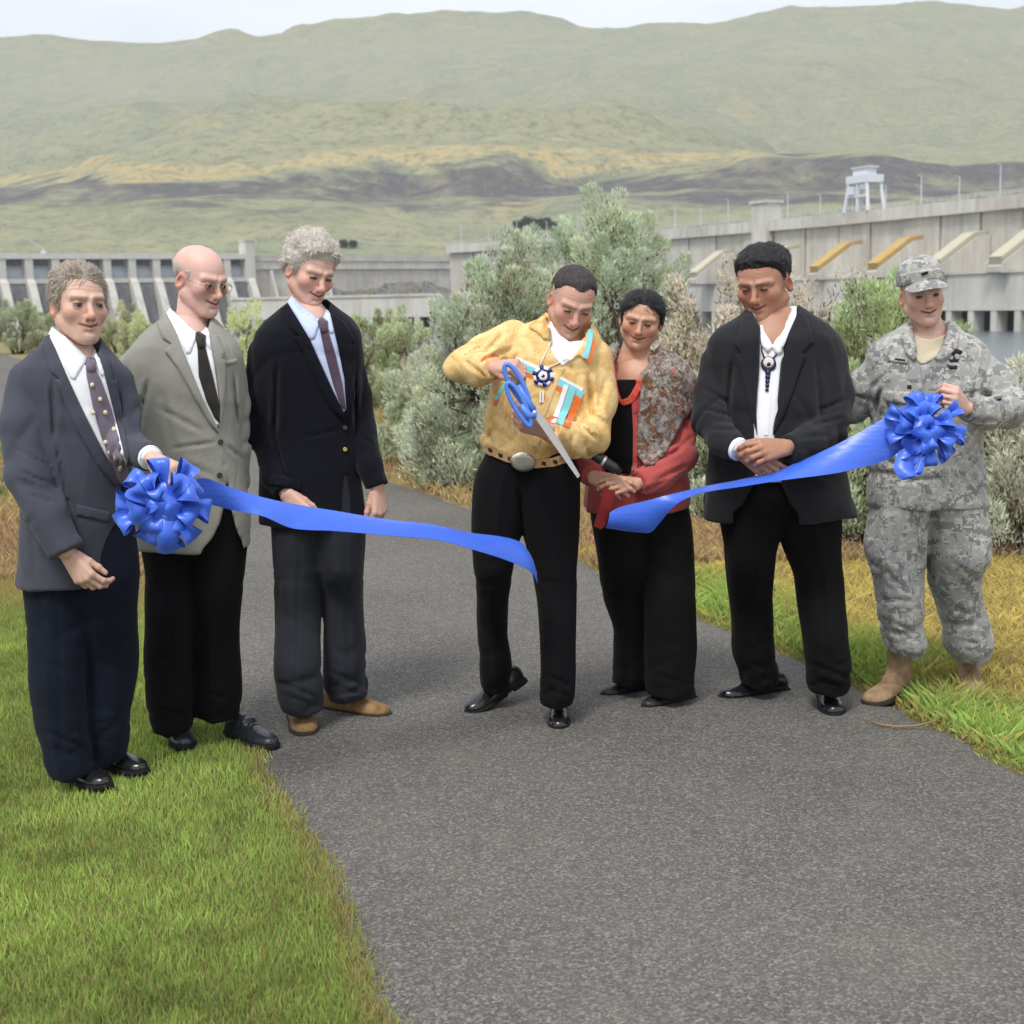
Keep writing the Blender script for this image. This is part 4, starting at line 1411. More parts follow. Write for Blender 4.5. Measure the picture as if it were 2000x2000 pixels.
    # ---- shoes: heel point, direction on the ground, length
    def shoe(s, heel, toe, mat, sole, L=.30, wide=1.0, lift=0.0, boot=None, laces=None, zoff=0.0):
        heel = np.asarray(heel, float).copy(); toe = np.asarray(toe, float).copy()
        heel[2] = toe[2] = 0
        heel = toe - unit(toe - heel) * math.sqrt(max(.01, L * L - lift * lift))
        heel[2] = lift + zoff; toe[2] = zoff
        T = unit(toe - heel); X = unit(np.cross(T, (0, 0, 1))); Z = np.cross(X, T)
        k = L / .292
        M = np.stack([X, T, Z], 1)
        S = SHOE.copy(); S[:, 0] *= k; S[:, 2] *= wide * k; S[:, 4] *= k; S[:, 3] = .012
        def f(p):
            q = (p - heel) @ M
            d = loft(q, S, 2.3, .012, axis=1)
            d = smax(d, .016 - q[:, 2], .004)
            if boot:
                sh = cap(q, (0, .060, .07), (0, .048, boot), .047, .050)
                d = smin(d, sh, .03)
                d = d + .0016 * np.sin(q[:, 2] * 130 + q[:, 1] * 60) * np.clip((q[:, 2] - .07) / .03, 0, 1)
            d = smin(d, smax(cap(q, (-.02, .13, .075), (.02, .13, .075), .008), q[:, 2] - .09, .003), .02)
            # toe cap seam
            d = d + .0014 * np.exp(-((q[:, 1] - .205 * k - 3 * q[:, 0]**2) / .004)**2)
            return d
        pts = [heel, heel + T * L, heel + Z * (boot or .1), heel + T * L + X * .06, heel - X * .06, heel + X * .06 + Z * .1 + T * .1]
        lo, hi = s.bbox(pts, .05)
        u = sdf_obj('shoe' if not boot else 'boot', f, lo, hi, .0050, mat, s.root, None, 1)
        S2 = S.copy(); S2[:, 2] = S[:, 2] * 1.06 + .003; S2[:, 4] = .03; S2[:, 3] = 0.0; S2[0, 0] -= .006; S2[-1, 0] += .006
        def g(p):
            q = (p - heel) @ M
            d = loft(q, S2, 2.3, .004, axis=1)
            d = smax(smax(d, q[:, 2] - .021, .003), -.0005 - q[:, 2], .002)
            return ssub(d, smax(np.abs(q[:, 1] - .095 * k) - .018, q[:, 2] - .008, .003), .003)
        sdf_obj('sole', g, lo, hi, .0055, sole, u, None, 0)
        if laces:
            mb = MB()
            for i in range(4):
                t = (.105 + .020 * i) * k
                w = .020
                c = [heel + M @ np.array([x_, t + .006 * (1 if x_ > 0 else -1), 0]) for x_ in (-w, 0, w)]
                zt = [hermite(np.array([t]), S[:, 0], S[:, 4])[0] * (1 - (abs(x_) / .045)**2.3) + .016 for x_ in (-w, 0, w)]
                mb.tube([c[j] + Z * zt[j] for j in range(3)], .0028, 5)
            mb.build('laces', laces, u, True)
        return u

    def cuff_ring(s, name, a, b, r, mat, parent, th=.004):
        """a short cloth ring from a to b (the end of a sleeve)"""
        a, b = np.asarray(a), np.asarray(b)
        mb = MB(); T = unit(b - a)
        mb.tube([a, a + (b - a) * .5, b], [r, r, r * .98], 20, False)
        mb.tube([b - T * .002, b, a + (b - a) * .2], [r * .98, r * .93, r * .90], 20, False)
        return mb.build(name, mat, parent, True)


def folds(p, d, L):
    """ridges (+) and valleys (-): rows (a, b, amplitude, width)"""
    for a, b, amp, w in L:
        e, t = segd(p, a, b)
        d = d - amp * np.exp(-(e / w)**2)
    return d


def crumple(p, amp, fx, fz, seed=0.0):
    """long soft folds; frequency per metre across and along z"""
    q = np.stack([p[:, 0] * fx + seed, p[:, 1] * fx + seed * 2, p[:, 2] * fz + seed], -1)
    w = q + .6 * np.stack([vn(q * .7 + 31), vn(q * .7 + 57), vn(q * .7 + 91)], -1)
    n = vn(w)
    return amp * (1 - 2 * np.abs(n))


def creases(p, ax, per, across, seed=0.0):
    """short irregular creases running across the axis ax; -1..1, sharp valleys"""
    ax = unit(ax); b = unit(np.cross(ax, (.3, 1, .2))); c = np.cross(ax, b)
    q = np.stack([(p @ ax) / per + .35 * (p @ b) / per, (p @ b) / across, (p @ c) / across], -1) + seed * 3.7
    q = q + .35 * np.stack([vn(q * 1.3 + 11), vn(q + 23), vn(q + 37)], -1)
    n = vn(q)
    return .62 - 2.1 * np.exp(-(n / .20)**2) + .35 * n


def hem_stack(p, z0, amp, per, h):
    """trouser leg breaking over the shoe"""
    w = np.clip(1 - (p[:, 2] - z0) / h, 0, 1) * np.clip((p[:, 2] - z0) / .03, 0, 1)
    return amp * w * creases(p, (.25, .1, 1), per, .14, z0 * 40 + 1)


M = MATS
skin = newmat('skin', rough=.48, spec=.42)
setc(skin, vcol(skin))
skin.node_tree.nodes['Principled BSDF'].inputs['Subsurface Weight'].default_value = .12
skin.node_tree.nodes['Principled BSDF'].inputs['Subsurface Radius'].default_value = (1.0, .35, .2)
skin.node_tree.nodes['Principled BSDF'].inputs['Subsurface Scale'].default_value = .008
bump(skin, noise(skin, coords(skin), 260, 3), .22, .002)
bump(skin, noise(skin, coords(skin, (1, 1, 2.2)), 62, 3, .6, .5), .22, .004)


def hairmat(name, a, b, st=(160, 60, 60), rough=.55):
    m = newmat(name, a, rough, .35)
    v = coords(m, (1, 1, .35))
    n1 = noise(m, v, 150, 4, .65, 1.2)
    setc(m, ramp(m, n1, [(.32, a), (.68, b)]))
    bump(m, n1, .9, .006)
    return m


hairmat('hair_grey_brown', (.17, .13, .10), (.60, .52, .44))
hairmat('hair_grey_curly', (.44, .39, .34), (.86, .81, .74))
hairmat('hair_dark_cropped', (.016, .013, .013), (.085, .075, .072))
hairmat('hair_black', (.005, .004, .005), (.022, .019, .021), rough=.33)
hairmat('hair_short_grey', (.16, .13, .11), (.36, .32, .28))


def sleeve_sdf(p, pts, rad, k=.02, cut=True, flat=1.0):
    d = chain(p, pts, rad, k)
    if cut:
        e = np.asarray(pts[-1]); t = unit(e - np.asarray(pts[-2]))
        d = smax(d, (p - e) @ t, .003)
    return d


def make_clothes(fg, name_top, torso, arms, legs, top_mat, leg_mat, carve=(), neck_cut=None, hips=None, n=2.25, seed=1.0, amp=.004,
                 arm_folds=True, leg_amp=.004, hem=.0045, top_extra=None, leg_extra=None, top_h=.0080, leg_h=.0092, arm_k=.007, leg_name='trousers', tr_k=.018, cr=(), lcr=()):
    """top garment and trousers from silhouettes; returns their distance functions"""
    TS = fg.secs(torso)
    A = [fg.pts(a) for a in arms]
    def ftop(p):
        d = loft(p, TS, n)
        d = d - crumple(p, amp, 7, 3.2, seed) - .5 * amp * creases(p, (.55, 0, .8), .16, .30, seed + 4)
        for (pt, rd) in A:
            e = sleeve_sdf(p, pt, rd)
            if arm_folds:
                # irregular creases gather round the elbow, fainter along the sleeve
                el = np.asarray(pt[2] if len(pt) > 3 else pt[1])
                w = np.exp(-(ln(p - el) / .12)**2)
                e = e - (.0060 * w + .0022) * creases(p, np.asarray(pt[-1]) - np.asarray(pt[0]), .10, .16, seed) - crumple(p, .003, 8, 5, seed + 5)
            d = smin(d, e, arm_k)
        for poly in carve: d = fg.carve(p, d, poly)
        for nc in ([] if neck_cut is None else neck_cut if isinstance(neck_cut, list) else [neck_cut]): d = fg.carve(p, d, nc[0], back=nc[1])
        if cr: d = fg.press(p, d, cr)
        if top_extra: d = top_extra(p, d)
        return d
    allp = np.concatenate([np.asarray(a[0]) for a in A] + [np.stack([TS[:, 1] - TS[:, 2], TS[:, 3] - TS[:, 4], TS[:, 0]], -1), np.stack([TS[:, 1] + TS[:, 2], TS[:, 3] + TS[:, 4], TS[:, 0]], -1)])
    lo, hi = fg.bbox(allp, .10)
    top = fg.mesh(name_top, ftop, top_h, top_mat, box=(lo, hi))
    LS = [fg.secs(l) for l in legs]
    HS = fg.secs(hips) if hips is not None else None
    def fleg(p):
        d = None
        for L in LS:
            e = loft(p, L, 2.2, .003)
            # knee and break folds
            zk = L[0, 0] + (L[-1, 0] - L[0, 0]) * .52
            e = e - hem_stack(p, L[0, 0], hem, .095, .30) - crumple(p, leg_amp, 8, 2.4, seed + 9)
            w = np.exp(-((p[:, 2] - zk) / .07)**2)
            e = e - .0022 * w * creases(p, (.3, 0, 1), .09, .12, seed + 2)
            # pressed crease down the front
            cx = np.interp(p[:, 2], L[:, 0], L[:, 1])
            e = e - .009 * np.exp(-np.abs(p[:, 0] - cx) / .014) * (p[:, 1] < np.interp(p[:, 2], L[:, 0], L[:, 3]))
            d = e if d is None else smin(d, e, tr_k)
        if HS is not None: d = smin(d, loft(p, HS, 2.4), .03)
        if lcr: d = fg.press(p, d, lcr)
        if leg_extra: d = leg_extra(p, d)
        return d
    al = np.concatenate([np.stack([L[:, 1] + sg * L[:, 2], L[:, 3] + sg * L[:, 4], L[:, 0]], -1) for L in LS + ([HS] if HS is not None else []) for sg in (-1, 1)])
    lo, hi = fg.bbox(al, .04)
    leg = fg.mesh(leg_name, fleg, leg_h, leg_mat, box=(lo, hi))
    return top, leg, ftop, fleg


def under_body(fg, torso_px, arms, legs):
    """shoulders, trunk, limbs under the clothes, joined to head and hands inside the collar and cuffs"""
    TS = fg.secs(torso_px); TS = TS.copy(); TS[:, 2] *= .62; TS[:, 4] *= .60
    A = [fg.pts(a) for a in arms]; LS = [fg.secs(l) for l in legs]
    def f(p):
        d = loft(p, TS, 2.2)
        for pt, rd in A: d = smin(d, chain(p, pt, [r * .62 for r in rd]), .03)
        for L in LS:
            L = L.copy(); L[:, 2] *= .62; L[:, 4] *= .62
            d = smin(d, loft(p, L, 2.0), .03)
        return smin(d, fg.fneck(p) + .014, .02)
    fg.finner = f
    fg.inner(f)
hairmat('hair_white_fringe', (.42, .36, .33), (.72, .66, .62))
# ------------------------------------------------------------------ the seven people
def gy(fg, px, py): return float(ground(px, py)[1] - fg.Y)


shirt_white = cloth('shirt_white', (.80, .82, .86), .03, .8, .25, .1)
shirt_blue = cloth('shirt_pale_blue', (.50, .58, .80), .04, .8, .25, .1)
shoe_black = newmat('shoe_black_leather', (.012, .012, .014), .22, .6)
bump(shoe_black, noise(shoe_black, coords(shoe_black), 40, 3), .12, .004)
shoe_navy = newmat('shoe_dark_leather', (.020, .022, .030), .32, .5)
bump(shoe_navy, noise(shoe_navy, coords(shoe_navy), 60, 3), .2, .004)
sole_black = newmat('sole_rubber_black', (.010, .010, .010), .8, .2)
sole_brown = newmat('sole_rubber_brown', (.035, .028, .022), .85, .2)
button_dark = newmat('button_dark', (.02, .018, .018), .35, .5)
brass = newmat('brass', (.45, .32, .12), .35, .5, Metallic=1.0)


# ---- 1: man in charcoal blue suit at the left
def man_1():
    Y = float(ground(180, 1532)[1])
    fg = Fig(Y, 170, 'man in charcoal blue jacket and patterned tie holding the ribbon bow at left', 1530)
    jk = cloth('suit_charcoal_blue', (.058, .063, .083), .10)
    tr = cloth('trousers_navy', (.0075, .0105, .020), .12, sheen=.04)
    o = O(age=1.3, wide=.93, smile=.6, jowl=.05, skin=(.60, .39, .305), stubble=.25, eye=.95, gaze=.25, brow=(.12, .08, .055), brow_w=.6, crown=.93, teeth=False, fringe=None)
    fg.head(174, 594, -.055, 1.09, 35, -1, 3, o, (139, 700, .02, .058))
    fg.hair([(-.12, .085), (-.085, .078), (-.055, .058), (-.03, .012), (-.012, -.012), (.004, .022), (.03, .02), (.05, -.03), (.12, -.055)],
                    .010, .005, M['hair_grey_brown'], 45, .0022, sweep=-.15, rec=.018, peak=.006, strands=13000, slen=.036, curl=.14, comb=.7)
    torso = [(652, 100, 184, .075, .03), (670, 84, 200, .095, .02), (692, 58, 220, .11, .01), (716, 38, 236, .125, 0), (752, 27, 246, .135, 0), (830, 30, 252, .142, 0), (900, 40, 252, .140, 0),
             (970, 44, 246, .135, 0), (1050, 42, 240, .138, 0), (1100, 38, 236, .142, 0), (1139, 35, 232, .145, 0)]
    arms = [[(54, 742, -.02, 36), (46, 830, -.09, 41), (54, 925, -.14, 39), (92, 1005, -.18, 36), (130, 1078, -.20, 33)],
            [(230, 740, .02, 30), (238, 800, .02, 35), (244, 868, -.05, 32), (292, 893, -.20, 26)]]
    c1, c2 = gy(fg, 165, 1540), gy(fg, 240, 1512)
    legs = [[(960, 70, 200, .11, 0), (1110, 48, 178, .115, 0), (1200, 57, 176, .110, 0), (1270, 60, 170, .105, c1 * .5), (1342, 63, 163, .10, c1), (1420, 76, 168, .098, c1), (1470, 88, 172, .093, c1), (1508, 104, 180, .088, c1)],
            [(930, 130, 246, .11, .02), (1040, 135, 262, .115, .02), (1110, 140, 270, .115, .02), (1200, 150, 265, .110, c2 * .5), (1299, 154, 267, .105, c2), (1397, 162, 251, .10, c2), (1445, 168, 248, .094, c2), (1480, 172, 244, .088, c2)]]
    cv = [[(236, 940), (234, 1034), (227, 1085), (208, 1115), (185, 1132), (165, 1150), (310, 1165), (310, 940)]]
    top, leg, ft, fl = make_clothes(fg, 'jacket', torso, arms, legs, jk, tr, cv, neck_cut=([(100, 620), (200, 650), (190, 700), (178, 712), (164, 708), (130, 672), (104, 655)], .03), seed=1.7, lcr=[(112, 1150, 120, 1490, 0.0036, 7), (68, 1422, 168, 1462, 0.006, 7), (76, 1456, 170, 1486, 0.0054, 6), (176, 1414, 246, 1408, 0.006, 7), (172, 1444, 246, 1454, 0.0048, 6), (66, 1284, 150, 1320, 0.0036, 8), (170, 1284, 262, 1320, 0.0042, 8), (90, 1160, 160, 1200, 0.006, 9)], cr=[(101, 738, 106, 862, .015, 8), (106, 858, 140, 1004, .013, 8), (229, 756, 240, 862, .010, 6), (22, 872, 92, 912, .006, 6), (30, 918, 98, 946, .007, 6), (52, 966, 116, 984, .006, 6), (150, 800, 190, 900, .004, 9), (60, 1040, 70, 1130, .005, 8)])
    fn = lambda p: smin(ft(p), fg.fneck(p) - .004, .03)
    sh = fg.drape('shirt', fn, [(97, 652), (104, 642), (130, 664), (160, 694), (176, 700), (184, 684), (190, 690), (205, 737), (226, 820), (247, 907), (250, 945), (234, 940), (200, 880), (160, 800), (128, 735)], shirt_white, th=.003)
    fg.drape('collar', fn, [(96, 656), (104, 640), (128, 660), (164, 697), (168, 704), (146, 742), (138, 738), (112, 688)], shirt_white, sh, th=.009)
    fg.drape('collar', fn, [(172, 703), (178, 690), (185, 681), (190, 690), (203, 730), (198, 736), (186, 716)], shirt_white, sh, th=.009)
    tm = cloth('tie_grey_violet', (.150, .125, .165), .25, .6, .1, .3)
    dots = newmat('tie_motif', (.62, .55, .40), .6)
    ti = fg.drape('tie', fn, [(166, 702), (176, 698), (184, 704), (186, 722), (196, 740), (217, 800), (234, 860), (247, 915), (250, 945), (230, 945), (216, 910), (196, 850), (181, 795), (169, 735)], tm, th=.010, bulge=.004)
    kn = fg.drape('knot', fn, [(164, 702), (175, 697), (187, 704), (187, 724), (178, 730), (170, 726)], tm, ti, th=.019, bulge=.004)
    fti = lambda p: fn(p) - .014
    for u in ((180, 752), (182, 806), (206, 806), (206, 864), (222, 838), (234, 916), (196, 780), (214, 884)):
        fg.drape('motif', fti, [(u[0] + 4.2 * math.cos(a), u[1] + 5 * math.sin(a)) for a in np.linspace(0, 6.28, 9)[:-1]], dots, ti, th=.0015, step=6)
    fg.drape('lapel', fn, [(98, 655), (112, 690), (134, 740), (164, 806), (202, 884), (236, 940), (226, 950), (190, 908), (150, 838), (122, 776), (108, 742), (118, 742), (100, 726), (84, 676), (90, 660)], jk, top, th=.009)
    fg.drape('lapel', fn, [(190, 690), (204, 735), (228, 820), (250, 908), (254, 900), (244, 840), (230, 760), (226, 742), (220, 744), (210, 700)], jk, top, th=.009)
    fg.drape('pocket_flap', ft, [(150, 985), (214, 1000), (213, 1020), (149, 1006)], jk, top, th=.006)
    fg.shoe(fg.G(120, 1520), fg.G(212, 1549), shoe_black, sole_black, .30, laces=sole_black, zoff=.012)
    fg.shoe(fg.G(205, 1498), fg.G(284, 1520), shoe_black, sole_black, .30, laces=sole_black, zoff=.012)
    a1 = fg.P(130, 1078, -.19)
    D = fg.P(160, 1122, -.20) - fg.P(132, 1082, -.19)
    fg.hand(fg.P(134, 1083, -.19), D, (-.35, -.9, .05), -1, [(.55, .7, .4), (.6, .8, .5), (.65, .8, .5), (.7, .85, .5)], s=1.02, thumb=(1.0, .35), thumb_curl=(.1, .2), fore=fg.P(90, 1005, -.15))
    a2 = fg.P(292, 893, -.20)
    fg.cuff_ring('shirt_cuff', a2, a2 + unit(a2 - fg.P(244, 868, -.05)) * .016, .040, shirt_white, sh)
    fg.hand(fg.P(302, 898, -.235), fg.P(338, 918, -.30) - fg.P(300, 897, -.235), (.25, -.45, .85), 1, [(.7, .8, .5), (.8, .9, .5), (.8, .9, .5), (.8, .9, .5)], s=1.0, thumb=(1, .3), fore=fg.P(244, 868, -.05))
    under_body(fg, torso, arms, legs)
    fg.body()
    return fg


def suit_fn(fg, ft): return lambda p: smin(ft(p), fg.fneck(p) - .004, .03)


# ---- 2: bald man in light grey jacket and glasses
def man_2():
    Y = float(ground(400, 1447)[1])
    fg = Fig(Y, 390, 'bald man in light grey jacket, dark tie and wire glasses', 1447)
    jk = cloth('suit_light_grey', (.27, .265, .238), .09, wr=.5)
    tr = cloth('trousers_black', (.0060, .0060, .0070), .12, sheen=.02)
    o = O(age=0.8, wide=.97, smile=.85, jowl=.2, skin=(.66, .42, .355), stubble=.1, eye=.7, gaze=.2, brow=(.26, .16, .12), brow_w=.5, crown=.86, teeth=False, fringe=(.52, .42, .38), fringe_top=.045)
    fg.head(423, 557, -.03, 1.04, 50, 14, 2, o, (374, 648, .03, .056))
    fg.hair([(-.12, .09), (-.045, .06), (-.02, .0), (0, .03), (.03, .02), (.06, -.05), (.12, -.065)], .003, .003, M['hair_white_fringe'], 60, .001, strands=5000, slen=.012, curl=.3, lim=.035)
    torso = [(612, 330, 404, .08, .03), (632, 304, 426, .10, .02), (654, 276, 446, .12, .01), (680, 254, 462, .135, 0), (714, 245, 471, .145, 0), (790, 250, 474, .15, 0), (860, 256, 470, .15, 0),
             (930, 262, 478, .15, 0), (1000, 266, 488, .155, 0), (1069, 268, 490, .16, 0)]
    arms = [[(266, 714, .0, 32), (256, 790, .0, 37), (250, 870, -.03, 34), (262, 960, -.06, 30), (268, 1010, -.06, 28)],
            [(450, 716, .06, 27), (458, 790, .07, 31), (456, 870, .05, 29), (458, 940, .10, 26), (430, 985, .17, 24)]]
    c1, c2 = gy(fg, 350, 1455), gy(fg, 470, 1440)
    legs = [[(880, 282, 460, .115, 0), (1000, 280, 440, .12, 0), (1060, 279, 400, .12, 0), (1125, 288, 386, .115, 0), (1210, 286, 379, .11, c1), (1288, 283, 376, .105, c1), (1340, 287, 376, .10, c1), (1397, 294, 376, .10, c1), (1424, 302, 374, .088, c1)],
            [(880, 300, 470, .115, .01), (1000, 310, 482, .12, .01), (1070, 360, 482, .12, .02), (1161, 374, 471, .11, c2 * .5), (1270, 381, 466, .105, c2), (1340, 380, 470, .10, c2), (1375, 380, 470, .098, c2), (1398, 384, 464, .09, c2)]]
    cv = [[(437, 905), (441, 940), (438, 985), (430, 1020), (414, 1052), (396, 1072), (390, 1090), (476, 1090), (474, 1062), (462, 1035), (453, 1000), (446, 950)]]
    top, leg, ft, fl = make_clothes(fg, 'jacket', torso, arms, legs, jk, tr, cv, neck_cut=([(330, 590), (420, 590), (404, 650), (392, 660), (378, 658), (346, 626), (330, 612)], .04), seed=3.1, amp=.006, lcr=[(332, 1110, 332, 1400, 0.00405, 7), (424, 1110, 420, 1370, 0.00405, 7), (288, 1372, 374, 1408, 0.006, 7), (384, 1344, 468, 1376, 0.006, 7), (290, 1274, 370, 1306, 0.0042, 8), (390, 1254, 464, 1280, 0.0036, 8)], cr=[(290, 738, 262, 856, .015, 8), (300, 792, 400, 846, .006, 8), (316, 764, 336, 880, .007, 10), (454, 728, 463, 836, .012, 6), (240, 756, 288, 794, .008, 6), (242, 796, 282, 828, .008, 6), (330, 878, 424, 864, .006, 6), (438, 868, 478, 900, .007, 6), (340, 900, 420, 930, .005, 8)])
    fn = suit_fn(fg, ft)
    sh = fg.drape('shirt', fn, [(327, 612), (334, 604), (352, 624), (382, 652), (396, 652), (404, 640), (410, 660), (420, 720), (428, 790), (428, 828), (420, 832), (396, 780), (366, 706), (344, 650)], shirt_white, th=.003)
    fg.drape('collar', fn, [(326, 614), (334, 603), (352, 622), (383, 652), (384, 660), (372, 690), (364, 692), (344, 650)], shirt_white, sh, th=.009)
    fg.drape('collar', fn, [(390, 656), (398, 648), (404, 640), (409, 654), (411, 684), (404, 676)], shirt_white, sh, th=.009)
    tm = cloth('tie_dark_brown', (.030, .026, .024), .3, .55, .1, .2)
    ti = fg.drape('tie', fn, [(382, 660), (392, 654), (400, 662), (402, 682), (414, 730), (428, 790), (428, 826), (418, 816), (402, 780), (388, 735), (386, 684)], tm, th=.010, bulge=.004)
    fg.drape('knot', fn, [(380, 656), (392, 651), (402, 658), (400, 680), (392, 684), (386, 680)], tm, ti, th=.019, bulge=.004)
    fg.drape('lapel', fn, [(327, 615), (344, 650), (366, 706), (396, 780), (424, 834), (426, 846), (408, 826), (376, 770), (346, 716), (322, 686), (336, 672), (318, 662), (306, 632)], jk, top, th=.011)
    fg.drape('lapel', fn, [(409, 656), (421, 720), (429, 790), (427, 836), (436, 800), (440, 740), (440, 704), (432, 700), (438, 690), (424, 656)], jk, top, th=.011)
    fg.drape('pocket_flap', ft, [(300, 925), (372, 942), (371, 966), (299, 950)], jk, top, th=.007)
    fg.drape('breast_pocket', ft, [(436, 706), (462, 700), (463, 708), (437, 716)], jk, top, th=.004)
    for u in ((431, 863), (429, 928)): fg.button(ft, u, .010, button_dark, top)
    fg.shoe(fg.G(345, 1425), fg.G(362, 1472), shoe_navy, sole_black, .30, laces=sole_black, zoff=.012)
    fg.shoe(fg.G(430, 1425), fg.G(538, 1464), shoe_navy, sole_black, .30, laces=sole_black)
    # spectacles
    gm = newmat('spectacle_wire', (.30, .26, .22), .3, .5, Metallic=.8)
    c, R, k = fg.hc, fg.hR, fg.hs
    W_ = lambda v: c + R @ np.asarray(v) * k
    mb = MB()
    for sx in (-1, 1):
        a = np.linspace(0, 2 * np.pi, 25)
        mb.tube([W_((sx * .033 + .022 * math.cos(t) * (1.0), -.106 + .10 * abs(.033 + sx * .022 * math.cos(t) * sx) ** 1.3, -.009 + .0155 * math.sin(t))) for t in a], .0011, 6, False)
        mb.tube([W_((sx * .056, -.102, -.002)), W_((sx * .074, -.078, 0)), W_((sx * .079, -.02, .004)), W_((sx * .080, .012, .006)), W_((sx * .078, .024, -.010))], .0012, 6)
    mb.tube([W_((-.011, -.1045, -.004)), W_((0, -.1075, -.002)), W_((.011, -.1045, -.004))], .0011, 6)
    gl = mb.build('spectacles', gm, fg.root, True)
    lens = newmat('spectacle_lens', (1, 1, 1), .02, .5); b_ = lens.node_tree.nodes['Principled BSDF']; b_.inputs['Transmission Weight'].default_value = 1; b_.inputs['IOR'].default_value = 1.02
    for sx in (-1, 1):
        mb = MB(); n = 20
        ring = [W_((sx * .033 + .0215 * math.cos(t), -.106 + .10 * abs(.033 + .0215 * sx * math.cos(t)) ** 1.3, -.009 + .015 * math.sin(t))) for t in np.linspace(0, 2 * np.pi, n, endpoint=False)]
        cc = np.mean(ring, 0); mb.add(ring + [cc], None, [(i, (i + 1) % n, n) for i in range(n)]); mb.build('lens', lens, gl, True)
    under_body(fg, torso, arms, legs)
    fg.hand(fg.P(428, 988, .17), (-1, .1, -.3), (.2, 1, 0), 1, [(.5, .6, .4)] * 4, s=1.0, fore=fg.P(458, 940, .10))
    fg.body()
    return fg


